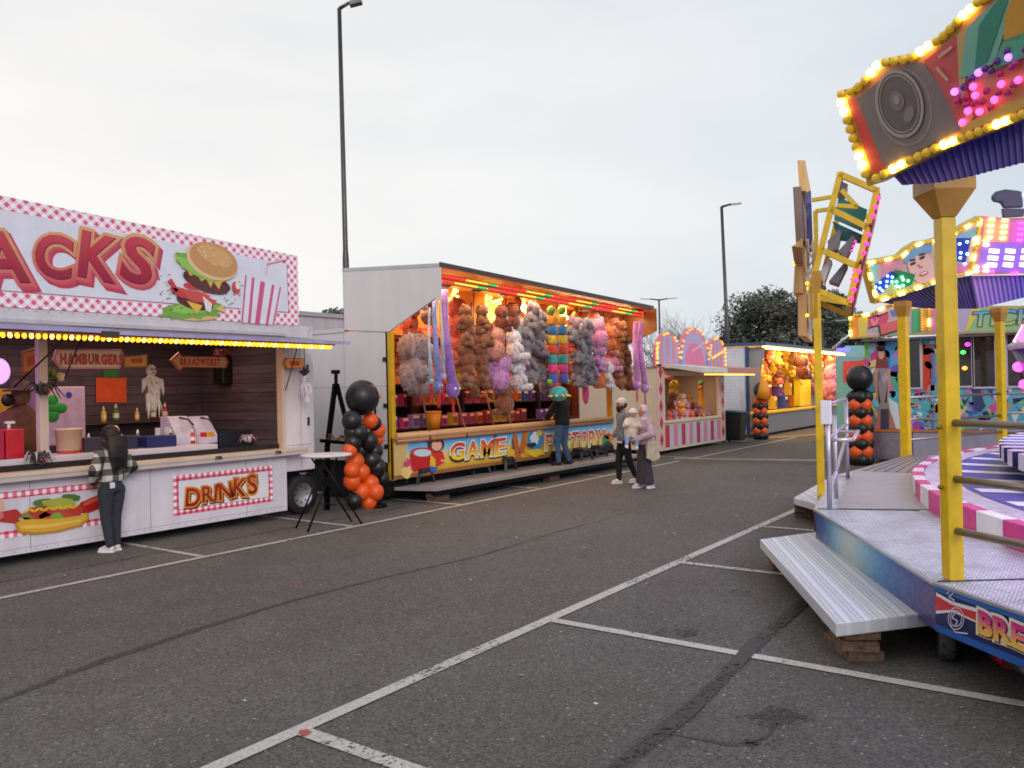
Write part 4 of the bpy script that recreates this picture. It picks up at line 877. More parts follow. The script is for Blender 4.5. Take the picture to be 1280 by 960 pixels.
# ================================================================ GAME STALL (front y = 10.5, x 10.85 .. 19.2)
GX0, GX1, YG, YC, YB = 10.85, 19.2, 10.5, 9.25, 13.1
zr = lambda x: 4.23-.021*(x-GX0); YU = 11.68
t = GS = thing('game_stall', (15, 12, 0), 'white prize game stall with beach banner and orange lit canopy full of hanging plush', 'game stall')
WH2 = rgb(216, 210, 212); ORG_ = rgb(206, 120, 40)
CLEANW = vc('clean_panel', .45, var=.06, nscale=1.5, streak=.05)
for x, c in ((GX0, WH2), (GX1-.05, rgb(110, 50, 36))):
    m = MB(); m.box(x, x+.05, YG+.06 if x == GX0 else 11.5, YB, .75, 3.2, c); m.build('side_wall', CLEANW, t)
m = MB(); m.prism([(GX0-.02, 11.66, 3.24), (GX0-.02, YG, 3.14), (GX0-.02, 9.36, 3.66), (GX0-.02, YC, 3.6), (GX0-.02, YC, zr(GX0)-.01), (GX0-.02, 11.66, 4.39), ], (.045, 0, 0), WH2); m.build('end_flap', CLEANW, t)
m = MB(); zr1 = zr(GX1); m.prism([(GX1-.02, YU, 3.0), (GX1-.02, YG-.1, 2.98), (GX1-.02, YC-.1, 3.46), (GX1-.02, YC-.1, zr1-.02), (GX1-.02, YU, zr1+.08)], (.04, 0, 0), rgb(150, 88, 40)); m.build('end_flap', PAINT, t)
m = MB(); m.add([(GX0-.03, YC, zr(GX0)-.03), (GX1+.03, YC, zr1-.03), (GX1+.03, YU, zr1+.1), (GX0-.03, YU, zr(GX0)+.13)]+[(GX0-.03, YC, zr(GX0)+.03), (GX1+.03, YC, zr1+.03), (GX1+.03, YU, zr1+.16), (GX0-.03, YU, zr(GX0)+.19)], [(0, 3, 2, 1), (4, 5, 6, 7), (0, 1, 5, 4), (1, 2, 6, 5), (2, 3, 7, 6), (3, 0, 4, 7)], rgb(190, 188, 192)); m.build('canopy', PAINT, t)
m = MB(); m.add([(GX0+.03, YC+.02, zr(GX0)-.036), (GX1-.03, YC+.02, zr1-.036), (GX1-.03, YU-.1, zr1+.09), (GX0+.03, YU-.1, zr(GX0)+.12)], [(0, 3, 2, 1)], rgb(206, 134, 62)); m.build('ceiling', PAINT, t)
m = MB(); m.prism([(GX0-.03, YC-.02, zr(GX0)-.02), (GX1+.03, YC-.02, zr1-.02), (GX1+.03, YC-.02, zr1+.05), (GX0-.03, YC-.02, zr(GX0)+.05)], (0, .016, 0), rgb(70, 54, 58)); m.build('canopy_edge', PAINT, t)
m = MB(); m.box(GX0+.05, GX1-.05, YB-.06, YB, .8, 3.2, ORG_); m.build('back_wall', PAINT, t)
m = MB(); m.prism([(GX0+.03, YU-.08, 3.2), (GX1-.03, YU-.08, 3.2), (GX1-.03, YU-.08, zr1+.1), (GX0+.03, YU-.08, zr(GX0)+.13)], (0, .07, 0), rgb(220, 156, 74)); m.build('upper_back_wall', PAINT, t)
m = MB(); m.box(GX0-.02, GX1+.02, YU+.001, YB+.05, 3.2, 3.28, rgb(206, 202, 206)); m.build('rear_roof', CLEANW, t)
m = MB(); SE = rgb(140, 136, 140)
for z in (1.15, 2.15): m.box(GX0-.0025, GX0-.0005, YG+.08, YB, z-.003, z+.003, SE)
m.box(GX0-.0025, GX0-.0005, 11.7, 11.706, .78, 3.18, SE); m.build('panel_seam', PLASTIC, t)
for z in (1.0, 1.75, 2.6): m = MB(); m.box(GX0-.03, GX0-.001, YG+.1, YG+.16, z, z+.08, rgb(80, 78, 82)); m.build('hinge', METAL, t)
m = MB()
for k in range(12): x = GX0+.4+k*.68; m.box(x, x+.03, YU-.11, YU-.082, 3.2, 4.05, rgb(140, 76, 30))
for k in range(9): x = GX0+.5+k*.95; m.prism([(x, 9.6, 4.0), (x+.3, 9.6, 4.0), (x+.3, 9.75, 3.95), (x, 9.75, 3.95)], (0, 0, .03), rgb(50, 40, 36))
m.build('wall_batten', PAINT, t)
m = MB(); m.box(GX0+.05, GX1-.05, YG+.1, YB-.06, .75, .85, rgb(60, 48, 44)); m.build('floor', PLASTIC, t)
m = MB(); m.box(GX0, GX0+.1, YG-.02, YG+.1, .42, 3.14, rgb(214, 168, 20)); m.build('corner_post', ENAMEL, t); m = MB(); m.box(GX1-.1, GX1, YG-.02, YG+.1, .42, 3.0, rgb(196, 130, 20)); m.build('corner_post', ENAMEL, t)
m = MB(); m.box(GX0+.1, GX1-.1, 10.75, 12.9, .1, .75, rgb(16, 15, 16)); m.build('chassis_shade_block', RUBBER, t)  # solid dark filler added so the space below the stall reads as shade
# string of coloured lamps: three tints repeated under the canopy
a = onY(553, 345, 9.5); b = onY(803, 391, 9.5); n = 96; RC = [rgb(255, 40, 36), rgb(255, 40, 36), rgb(255, 160, 40), rgb(255, 160, 40), rgb(30, 150, 60), rgb(255, 50, 36)]
for dz in (0, -.09):
    m = MB()
    for i in range(n*2):
        c = a+(b-a)*(i/n/2); m.box(c.x, c.x+.026, 9.475, 9.5, c.z+dz-.014, c.z+dz+.014, RC[(i//8+(1 if dz else 0)) % 6])
    m.build('lamp_strip', GLOWS, t)
m = MB(); m.prism([(a.x, 9.5, a.z-.13), (b.x, 9.5, b.z-.13), (b.x, 9.5, b.z+.04), (a.x, 9.5, a.z+.04)], (0, .05, 0), rgb(150, 80, 30)); m.build('lamp_rail', PAINT, t)
m = MB(); a_, b_ = onY(499, 409, 11.3), onY(548, 412, 11.3); m.box(a_.x, b_.x, 11.28, 11.3, a_.z-.03, a_.z+.01, rgb(255, 40, 40)); m.build('lamp_strip', GLOWS, t)
# star lamps on the back wall
def star(px, py, r, y, rot):
    c = onY(px, py, y); m = MB()
    pts = []
    for k in range(10):
        a = rot+k*pi/5; q = r*mpp(c)*(1 if k % 2 == 0 else .42); pts.append(V((c.x+q*sin(a), y, c.z+q*cos(a))))
    m.prism(pts, (0, .04, 0), rgb(255, 190, 90)); s = m.build('star_lamp', GLOWL, t)
    m = MB()
    for k in range(10):
        for f in (0, .33, .66):
            q = pts[k].lerp(pts[(k+1) % 10], f); m.ell(q+V((0, -.03, 0)), .028, rgb(255, 214, 120), None, 6, 4)
    m.build('bulb', GLOW, s)
star(566, 386, 30, 11.5, .2); star(613, 388, 27, 11.5, -.3); star(664, 378, 9, 11.5, 0); star(704, 397, 10, 11.5, .3); star(653, 384, 7, 11.5, .1)
m = MB()
for px, py in ((720, 390), (738, 394)):
    c = onY(px, py, 11); m.lathe(c, [(.05, .2), (.07, 0), (.14, -.12)], rgb(220, 150, 40), 12)
m.build('lampshade', ENAMEL, t)
# banner with beach picture, counter roll on top
pg = Pan((0, YG-.03, 0), (1, 0, 0)); q = lambda *a: pg.px(*a)
zlo = onY(490, 600, YG).z; zhi = 1.2
m = MB(); m.box(GX0, GX1, YG-.03+.0001, YG+.02, zlo, zhi, rgb(150, 110, 70)); m.build('front_panel', PAINT, t)
m = MB(); m.box(GX0+.1, GX1-.1, YG-.09, YG+.35, zhi+.002, zhi+.06, rgb(190, 140, 96)); m.tube([(GX0+.05, YG-.06, zhi+.02), (GX1-.1, YG-.06, zhi+.02)], .06, rgb(206, 158, 112), 10); m.tube([(GX0+.05, YG-.075, zhi-.07), (GX1-.1, YG-.075, zhi-.07)], .04, rgb(176, 120, 84), 10); m.build('counter_roll', PAINT, t)
zs = [zlo+.05, zlo+.22, zlo+.42, zhi-.1]; 
m = MB(); gsky = [rgb(70, 150, 214), rgb(120, 190, 226), rgb(232, 200, 90), rgb(206, 150, 50)]
x0, x1 = q(507, 560)[0], GX1-.02; zb_, zt_ = zlo+.06, zhi-.1
sk = grad(rgb(206, 150, 44), rgb(236, 190, 60), rgb(240, 206, 110), rgb(130, 196, 226), rgb(72, 150, 216))
for i in range(8):
    a, b = zb_+(zt_-zb_)*i/8, zb_+(zt_-zb_)*(i+1)/8
    P4 = [pg.pt(x0, a, 1), pg.pt(x1, a, 1), pg.pt(x1, b, 1), pg.pt(x0, b, 1)]; m.add(P4, [(0, 1, 2, 3)], lambda p: sk((p.z-zb_)/(zt_-zb_)))
pg.P(m, [(GX0+.02, zlo), (q(503, 595)[0], zlo), (q(510, 545)[0], zhi-.08), (GX0+.02, zhi-.08)], rgb(214, 176, 110), 2)
pg.P(m, [(GX0, zlo+.001), (x1, zlo+.001), (x1, zlo+.075), (GX0, zlo+.075)], rgb(150, 100, 60), 3); m.build('beach_banner', PRINT, t)
m = MB(); random.seed(8)
def ragg(px, py, rx, ry, col, k, n=22, j=.15, rot=0.):
    c, d = cos(rot), sin(rot); pts = []
    for i in range(n):
        r = 1+random.uniform(-j, j); a = 2*pi*i/n; pts.append((px+rx*r*cos(a)*c-ry*r*sin(a)*d, py-(rx*r*cos(a)*d+ry*r*sin(a)*c)))
    pg.X(m, pts, col, k)
for k in range(9):
    a = pi*(.05+.11*k); pg.X(m, [(522, 548), (522+19*cos(a), 552-12*sin(a)), (522+16*cos(a+.1), 556-9*sin(a))], rgb(86, 140, 60) if k % 2 else rgb(60, 120, 54), 3)
ragg(512, 584, 9, 10, rgb(206, 70, 120), 4, 20, .3); ragg(508, 590, 8, 7, rgb(232, 200, 120), 5, 16, .3); ragg(517, 578, 5, 8, rgb(214, 60, 80), 5, 14, .3)
pg.X(m, [(511, 568), (541, 566), (537, 585), (517, 589)], rgb(196, 36, 36), 6); pg.EX(m, 527, 566, 15, 7, rgb(206, 50, 44), 7); pg.EX(m, 527, 566, 11, 4.6, rgb(190, 220, 230), 8)
ragg(544, 556, 10, 10, rgb(96, 40, 40), 6, 20, .1); pg.EX(m, 545, 557, 6.5, 6.5, rgb(236, 180, 150), 7); ragg(545, 549, 8, 4, rgb(110, 48, 46), 8, 16, .1)
pg.X(m, [(538, 566), (552, 564), (556, 577), (546, 583), (538, 578)], rgb(214, 50, 44), 8); pg.X(m, [(537, 568), (543, 574), (543, 584), (536, 582)], rgb(232, 190, 50), 9); pg.X(m, [(535, 583), (546, 584), (544, 589), (534, 589)], rgb(40, 110, 190), 9); pg.SX(m, [(550, 575), (557, 577)], .04, rgb(236, 180, 150), 9)
for px, y0, y1, x2 in ((640, 542, 572, 648), (654, 534, 566, 652)): pg.X(m, [(px, y0), (px+5, y0-1), (x2+3, y1), (x2-4, y1+1)], rgb(190, 104, 50), 6)
ragg(668, 550, 13, 17, rgb(214, 130, 50), 7, 26, .06); ragg(668, 550, 10.5, 14.5, rgb(60, 140, 180), 8, 24, .05); ragg(667, 548, 6, 8, rgb(226, 228, 236), 9, 14, .25); ragg(664, 556, 6, 3, rgb(40, 50, 80), 10, 12, .3); pg.EX(m, 673, 541, 3, 4, rgb(240, 206, 60), 9); ragg(668, 566, 12, 4, rgb(236, 196, 50), 9, 18, .35)
for px, py, rx, ry, c in ((755, 552, 6, 7, (70, 140, 80)), (760, 545, 5, 4, (200, 70, 70)), (752, 560, 5, 4, (70, 120, 180)), (761, 556, 4, 4, (90, 150, 90))): ragg(px, py, rx, ry, rgb(*c), 5, 14, .3)
m.build('cartoon_picture', PRINT, t)
FG = grad(rgb(240, 210, 50), rgb(240, 190, 50), rgb(226, 90, 44), rgb(206, 44, 44))
def bword(text, pxs, top, bot, name):
    m = MB()
    for i, ch in enumerate(text):
        xa, xb = pxs[i], pxs[i+1]; f = (xa-pxs[0])/(pxs[-1]-pxs[0]); tp = top[0]+(top[1]-top[0])*f; bt = bot[0]+(bot[1]-bot[0])*f
        p0 = q(xa+1.2, bt); p1 = q(xb-1.2, tp); h = p1[1]-p0[1]; gv, _ = glyph(ch); gw = (max(v[0] for v in gv)-min(v[0] for v in gv))*h/.73; sx = (p1[0]-p0[0])/gw*.92
        kw = dict(sx=sx, shear=.14, rots=[(-.03, .03)[i % 2]])
        pg.T(m, ch, p0[0]+.02, p0[1]-.025, h, rgb(40, 44, 60), 10, .085, **kw); pg.T(m, ch, p0[0], p0[1], h, rgb(240, 236, 230), 11, .08, **kw); pg.T(m, ch, p0[0], p0[1], h, FG, 12, .032, **kw)
    m.build(name, PRINT, t)
bword('GAME', [560, 580, 598, 616, 631], (552, 545), (575, 567), 'banner_lettering')
bword('FACTORY', [679, 689, 701, 712, 723, 733, 744, 755], (542, 535), (563, 555), 'banner_lettering')
# platform in front, wooden packing
PZ = .28
o = PL = thing('standing_platform', (15, 10, 0), 'long grey timber platform raised in front of the prize game stall', 'platform')
m = MB(); m.add([(11.0, 10.6, PZ), (11.25, 9.8, PZ), (19.3, 9.62, PZ), (19.3, 10.6, PZ)]+[(11.0, 10.6, PZ-.06), (11.25, 9.8, PZ-.06), (19.3, 9.62, PZ-.06), (19.3, 10.6, PZ-.06)], [(0, 1, 2, 3), (7, 6, 5, 4), (0, 4, 5, 1), (1, 5, 6, 2), (2, 6, 7, 3), (3, 7, 4, 0)], rgb(150, 144, 144)); m.build('deck', PAINT, o)
m = MB(); m.bar((11.3, 9.9, .17), (19.2, 9.72, .17), .06, rgb(40, 38, 40), .1); m.bar((11.3, 10.4, .17), (19.2, 10.4, .17), .06, rgb(40, 38, 40), .1); m.build('beam', METAL, o)
def timber(loc, n, label, sx=.34, sy=.2, sz=.075, rz=0., sp=.5):
    t = thing('timber_stack', loc, label, 'timber blocks')
    z = 0
    for k in range(n):
        m = MB(); a = rz+random.uniform(-.12, .12); M = Matrix.Translation(V(loc)+V((random.uniform(-.02, .02), random.uniform(-.02, .02), z)))@Matrix.Rotation(a, 4, 'Z')
        m.box(-sx/2, sx/2, -sy/2, sy/2, 0, sz-.003, WHITE, M); m.build('block', WOODBLOCK, t, bevel=.006); z += sz
    return t
timber((11.55, 10.02, 0), 2, 'wooden blocks under the left corner of the game stall platform', .45, .2, .08)
timber((15.3, 9.95, 0), 2, 'wooden blocks under the middle of the game stall platform', .4, .2, .08)
# low black step stools
st = proto('step_stool', 'x', 'step stool', 'black plastic step stools on the platform')
m = MB(); m.lathe((0, 0, .2), [(0, -.03), (.17, -.03), (.19, -.015), (.19, .03), (.17, .045), (0, .045)], rgb(40, 40, 44), 4, False, Matrix.Rotation(pi/4, 3, 'Z')@Matrix.Diagonal((1.25, .95, 1))); m.build('seat', PLASTIC, st, bevel=.01)
for a in (-1, 1):
    for b in (-1, 1):
        m = MB(); m.bar((a*.14, b*.1, .2), (a*.2, b*.13, 0), .045, rgb(38, 38, 42), .035); m.build('leg', PLASTIC, st)
m = MB(); m.box(-.16, .16, -.11, -.1, .1, .2, rgb(34, 34, 38)); m.box(-.16, .16, .1, .11, .1, .2, rgb(34, 34, 38)); m.build('skirt', PLASTIC, st)
SL = ('standing alone below the drum picture, leftmost of the row', 'below the letters of GAME', 'second of the close pair left of the palm sign', 'nearest the panel below the palm sign', 'just right of the jeans of the man in black', 'half hidden behind the man in the cap', 'below the letter A of FACTORY, left one of a pair', 'at the far right end of the platform')
for (px, py), l in zip(((527, 604), (598, 592), (633, 588), (645, 581), (703, 579), (757, 568), (729, 575), (748, 571)), SL):
    c = onZ(px, py, PZ); place(st, (c.x, c.y+.04, PZ), (0, 0, random.uniform(-.3, .3)), 1.22, 'black plastic step stool '+l)
# rods leaning over the counter
for (a, b), l in zip((((538, 548), (520, 455)), ((584, 545), (569, 490)), ((620, 545), (606, 485)), ((642, 560), (634, 500))), ('first from the left, by the grey plush elephant', 'second from left, over the sky of the banner', 'third from left, above the letter E', 'fourth from left, by the palm sign')):
    p, r = onY(*a, YG-.12), onY(*b, YG+.35); m = MB(); m.tube([p, r], [.022, .016], rgb(120, 84, 60), 7); m.ell(p, .03, rgb(90, 60, 44), None, 8, 6); tag(m.build('fishing_rod', PAINT, None, p), 'thin brown rod leaning on game counter, '+l, 'rod', 'rods along the game counter')
lamp('game_canopy_light', (14.9, 9.8, 3.98), 110, (1, .72, .42), 8, .3, (radians(-25), 0, 0))
lamp('game_inside_light', (15, 11.2, 4.0), 130, (1, .62, .3), 7.6, .4, (radians(-8), 0, 0)); lamp('game_recess_light', (15, 12.5, 3.15), 60, (1, .45, .25), 7.6, .4)
# shelves with toy boxes
m = MB()
for z in (1.28, 1.75, 2.2): m.box(GX0+.1, GX1-.1, 11.5+(z-1.28)*.35, 12.9, z-.03, z, rgb(56, 30, 26))
for x in (12.6, 14.3, 15.9, 17.4): m.box(x, x+.04, 11.6, 12.9, .9, 2.2, rgb(44, 24, 22))
m.build('shelf', PAINT, t)
kb = {}
PALB = {'pink': (206, 70, 120), 'orange': (214, 110, 50), 'violet': (110, 70, 150), 'red': (176, 40, 50), 'yellow': (220, 170, 50), 'blue': (60, 80, 160), 'lilac': (176, 130, 186)}
for n_, c in PALB.items():
    p = proto('toy_box', 'x', 'toy box', 'toy boxes on the game stall shelves'); m = MB(); m.box(-.1, .1, -.07, .07, 0, .26, rgb(*c)); m.build('carton', PAPER, p, bevel=.004)
    m = MB(); m.box(-.08, .08, -.074, -.071, .04, .17, shade(rgb(*c), .35)); m.build('window', PLASTIC, p); m = MB(); m.box(-.08, .08, -.074, -.071, .19, .235, rgb(240, 220, 190)); m.build('stripe', PRINT, p); kb[n_] = p
ORD = 'first second third fourth fifth sixth seventh eighth ninth tenth eleventh twelfth thirteenth fourteenth fifteenth sixteenth seventeenth eighteenth nineteenth twentieth'.split()+['twenty-'+o for o in 'first second third fourth fifth sixth seventh eighth ninth'.split()]+['thirtieth']
random.seed(21); rows = ((1.28, 11.62, 'bottom shelf'), (1.75, 11.8, 'middle shelf'))
for z, y, nm in rows:
    x = 11.15; i = 0; prev = ''
    while x < 18.9:
        sec = int((x-11.1)/1.95); pal = (('lilac', 'pink', 'violet'), ('pink', 'orange', 'yellow'), ('red', 'orange', 'yellow'), ('pink', 'violet', 'blue'))[min(3, sec)]
        c = random.choice(pal); i += 1
        place(kb[c], (x, y, z), (0, 0, random.uniform(-.1, .1)), random.uniform(.85, 1.1), f'{c} toy box on {nm} of game stall, {ORD[i-1]} from its left end')
        x += random.uniform(.24, .36) if random.random() < .86 else .8
o = thing('bucket', (onY(542, 545, 11.0).x, 11.2, 1.26), 'orange yellow bucket standing among the toy boxes on the game counter', 'bucket'); c = V((onY(542, 545, 11.2).x, 11.2, 1.26)); m = MB(); m.lathe(c, [(.13, 0), (.17, .34)], rgb(226, 140, 20), 18); m.build('body', PLASTIC, o); m = MB(); m.lathe(c, [(.175, .33), (.18, .36), (.16, .36)], rgb(236, 160, 40), 18); m.build('rim', PLASTIC, o)
board('counter_sign', 'small sign with an orange stripe hanging in the dark below the brown plush', [(581, 491), (615, 491), (615, 497), (581, 498)], 11.2, rgb(120, 50, 20), rgb(70, 30, 20), bar=rgb(255, 140, 30))

# ---------------------------------------------------------------- plush toys (unit height 1, facing -y)
FR = random.Random(5)
def plush(name, main, belly, ear, nose, style='bear'):
    o = proto(name, 'x', 'plush toy', 'plush prizes hanging in the game stall')
    m = MB(); m.ell((0, 0, .34), (.3, .24, .31), main); m.ell((0, -.12, .33), (.22, .15, .23), belly); m.fur(5, .05, FR); m.build('body', PLUSH, o)
    m = MB(); m.ell((0, -.03, .74), (.28, .25, .25), main); m.fur(5, .045, FR); h = m.build('head', PLUSH, o)
    m = MB()
    if style == 'elephant': m.tube([(0, -.2, .74), (0, -.32, .64), (0, -.36, .5), (0, -.33, .42)], [.1, .085, .065, .05], main, 10)
    else: m.ell((0, -.21, .68), (.12, .09, .09), nose)
    m.build('trunk' if style == 'elephant' else 'muzzle', PLUSH, h)
    for sg in (-1, 1):
        m = MB()
        if style == 'elephant': m.ell((sg*.3, 0, .78), (.17, .05, .19), main); m.ell((sg*.3, -.03, .78), (.12, .04, .14), ear)
        elif style == 'dog': m.ell((sg*.24, -.02, .66), (.08, .11, .2), ear)
        else: m.ell((sg*.18, 0, .93), (.09, .06, .09), main); m.ell((sg*.18, -.04, .93), (.055, .04, .055), ear)
        m.build('ear', PLUSH, h)
        m = MB(); m.ell((sg*.1, -.225, .79), (.03, .02, .035), (.01, .01, .01), None, 8, 6); m.build('eye', PLASTIC, h)
        m = MB(); m.cap((sg*.2, -.02, .52), .09, (sg*.3, -.12, .32), .08, main, 10); m.fur(2, .04, FR); m.build('arm', PLUSH, o)
        m = MB(); m.cap((sg*.14, -.06, .13), .11, (sg*.2, -.24, .1), .1, main, 10); m.ell((sg*.2, -.33, .1), (.075, .03, .075), belly); m.fur(2, .04, FR); m.build('leg', PLUSH, o)
    return o
BR = rgb(146, 86, 50)
K = dict(
    brown=plush('plush_monkey', BR, rgb(168, 108, 66), rgb(190, 140, 96), rgb(186, 132, 88)),
    redbrown=plush('plush_dog', rgb(132, 58, 34), rgb(236, 226, 222), rgb(110, 46, 28), rgb(240, 232, 230), 'dog'),
    peach=plush('plush_bear', rgb(224, 150, 130), rgb(236, 176, 156), rgb(240, 190, 176), rgb(240, 200, 190)),
    white=plush('plush_cat', rgb(236, 226, 232), rgb(240, 236, 240), rgb(236, 160, 180), rgb(244, 236, 240)),
    violet=plush('plush_unicorn', rgb(206, 140, 196), rgb(226, 180, 220), rgb(236, 200, 226), rgb(240, 220, 236)),
    grey=plush('plush_elephant', rgb(136, 124, 134), rgb(160, 148, 156), rgb(226, 120, 160), rgb(150, 140, 146), 'elephant'),
    greyblue=plush('plush_elephant', rgb(130, 124, 138), rgb(150, 146, 156), rgb(110, 170, 206), rgb(150, 140, 146), 'elephant'),
    pink=plush('plush_cat', rgb(232, 150, 190), rgb(240, 232, 236), rgb(226, 120, 170), rgb(244, 232, 238)),
    orange=plush('plush_fox', rgb(226, 126, 70), rgb(242, 234, 232), rgb(226, 120, 60), rgb(244, 238, 236)),
    coral=plush('plush_bear', rgb(236, 110, 90), rgb(240, 140, 110), rgb(240, 160, 120), rgb(240, 150, 130)),
    yellow=plush('plush_duck', rgb(240, 190, 50), rgb(244, 206, 90), rgb(240, 170, 40), rgb(236, 140, 30)),
    ash=plush('plush_elephant', rgb(176, 164, 176), rgb(196, 184, 190), rgb(200, 170, 186), rgb(176, 166, 176), 'elephant'))
for p in K.values(): p['group'] = 'plush prizes in the stalls'
NM = dict(brown='brown monkey plush', redbrown='red-brown dog plush', peach='peach bear plush', white='white cat plush', violet='violet unicorn plush', grey='grey elephant plush with pink ears', greyblue='grey elephant plush with blue ears', pink='pink cat plush', orange='orange fox plush', coral='coral bear plush', yellow='yellow duck plush', ash='pale grey elephant plush')
def hang(kind, px, py, hpx, y, rz, label, ry=0.):
    c = onY(px, py, y); h = hpx*1.06*mpp(c); e = Euler((random.uniform(-.2, .2), ry+(random.uniform(-.38, .38) if y < 10.4 else 0), rz)); M = e.to_matrix()
    return place(K[kind], c-M@V((0, 0, h*.5)), e, h*(1.05 if y < 10.3 else 1), NM[kind]+' '+label)
YH = 9.95
for r_, y in enumerate((397, 421, 446, 470)):
    for s_, x in enumerate((583, 602)): hang('brown', x+(r_ % 2), y, 29, YH+.1*s_, random.choice((-.5, .4, 2.6, 3.4, .2)), 'in first bunch, '+('left' if s_ == 0 else 'right')+' side, row '+('one', 'two', 'three', 'four')[r_]+' from top')
hang('redbrown', 626, 399, 30, YH, 1.1, 'at the top left of the second bunch'); hang('redbrown', 641, 397, 32, YH+.15, -2.4, 'at the top right of the second bunch')
hang('peach', 619, 431, 40, YH, 2.7, 'turned away in the middle left of the second bunch'); hang('white', 642, 434, 38, YH+.05, .9, 'in the middle right of the second bunch')
hang('violet', 626, 468, 42, YH, 2.9, 'at the lower left of the second bunch'); hang('white', 647, 470, 36, YH+.1, 1., 'at the lower right of the second bunch')
hang('brown', 632, 500, 36, YH+.15, 3.1, 'hanging lowest, below the violet plush')
for i, (k, x, y, h, rz) in enumerate((('grey', 664, 397, 34, .3), ('greyblue', 659, 424, 30, -.4), ('grey', 672, 430, 34, .6), ('greyblue', 677, 404, 26, .4), ('grey', 662, 463, 34, -.2), ('grey', 673, 457, 28, .5))): hang(k, x, y, h, YH+.04*i, rz, ('at top', 'upper left', 'in middle', 'upper right', 'at bottom', 'lower right')[i]+' of bunch left of caterpillar')
for i, (k, x, y, h, rz) in enumerate((('grey', 718, 413, 30, -.3), ('greyblue', 731, 414, 30, .5), ('greyblue', 722, 440, 32, -.4), ('grey', 733, 443, 28, .4), ('greyblue', 733, 466, 30, .4), ('grey', 722, 470, 28, -.3))): hang(k, x, y, h, YH+.04*i, rz, ('top left', 'top right', 'middle left', 'middle right', 'bottom right', 'bottom left')[i]+' of bunch right of caterpillar')
for i, (k, x, y, h, rz) in enumerate((('pink', 748, 417, 34, 2.4), ('orange', 760, 425, 32, 1.2), ('violet', 748, 446, 30, .2), ('pink', 763, 450, 28, 1.1), ('white', 757, 469, 30, .8), ('orange', 748, 472, 26, 1.9))): hang(k, x, y, h, YH+.04*i, rz, ('top left', 'top right', 'middle left', 'middle right', 'bottom right', 'bottom left')[i]+' of the fifth bunch with white bellies')
for i, (x, y) in enumerate(((777, 415), (779, 434), (774, 452), (782, 458), (775, 474), (784, 476))): hang('brown', x, y, 24, YH+.05*(i % 2), (-.3, .4, 2.8, .3, -.6, .4)[i], ('topmost', 'second', 'third', 'fourth', 'fifth', 'sixth')[i]+' down in last bunch at right end of game stall')
for i, (k, x, y, h, l) in enumerate((('violet', 611, 452, 30, 'between first and second bunch, low'), ('coral', 613, 418, 26, 'between first and second bunch, high'), ('white', 652, 412, 28, 'left of upper grey elephants in third bunch'), ('pink', 655, 446, 24, 'between white cats and grey elephants'), ('grey', 680, 478, 26, 'low at left foot of the caterpillar'), ('coral', 712, 428, 24, 'close at right side of the caterpillar'), ('violet', 741, 458, 26, 'between grey elephants and white bellied bunch'), ('peach', 741, 402, 26, 'high between grey elephants and pink cat'), ('brown', 769, 462, 24, 'low between white bellied bunch and brown monkeys'), ('peach', 768, 408, 24, 'high left of the last brown bunch'), ('brown', 593, 484, 22, 'lowest of the first brown bunch'), ('white', 636, 452, 26, 'centre of the second bunch'))): hang(k, x, y, h, YH+.2, random.uniform(-1.2, 1.2), l)
hang('coral', 571, 400, 52, 10.6, .6, 'large, behind the first bunch below the star'); hang('coral', 571, 440, 36, 10.5, -.3, 'smaller, left of the first bunch'); hang('yellow', 574, 470, 30, 10.5, .4, 'low behind the violet ribbon plush')
hang('ash', 517, 455, 78, 11.1, .7, 'very large, seated at the left end of the game stall'); hang('coral', 512, 398, 40, 11.2, .5, 'large, above the big grey elephant'); hang('ash', 533, 390, 30, 11.1, .9, 'small, above and right of the big one at the left end')
random.seed(4)
for i in range(9): hang(('coral', 'orange', 'yellow')[i % 3], 493+(i % 3)*8+random.uniform(-2, 2), 432+(i//3)*15, 17, 12.0, random.uniform(-.6, .6), f'tiny, {("left", "centre", "right")[i % 3]} of {("top", "middle", "bottom")[i//3]} row behind the big grey elephant')
for i, (k, x, y, h) in enumerate((('coral', 652, 410, 30), ('orange', 640, 448, 26), ('coral', 694, 430, 40), ('coral', 655, 455, 28), ('orange', 712, 440, 30), ('peach', 645, 385, 24), ('coral', 690, 470, 26))): hang(k, x, y, h, 11.1, random.uniform(-.5, .5), f'in the back row of the stall, {("left of the third bunch", "between second and third bunch", "behind the caterpillar", "low behind the third bunch", "right of the caterpillar", "high between second and third bunch", "low behind the caterpillar")[i]}')
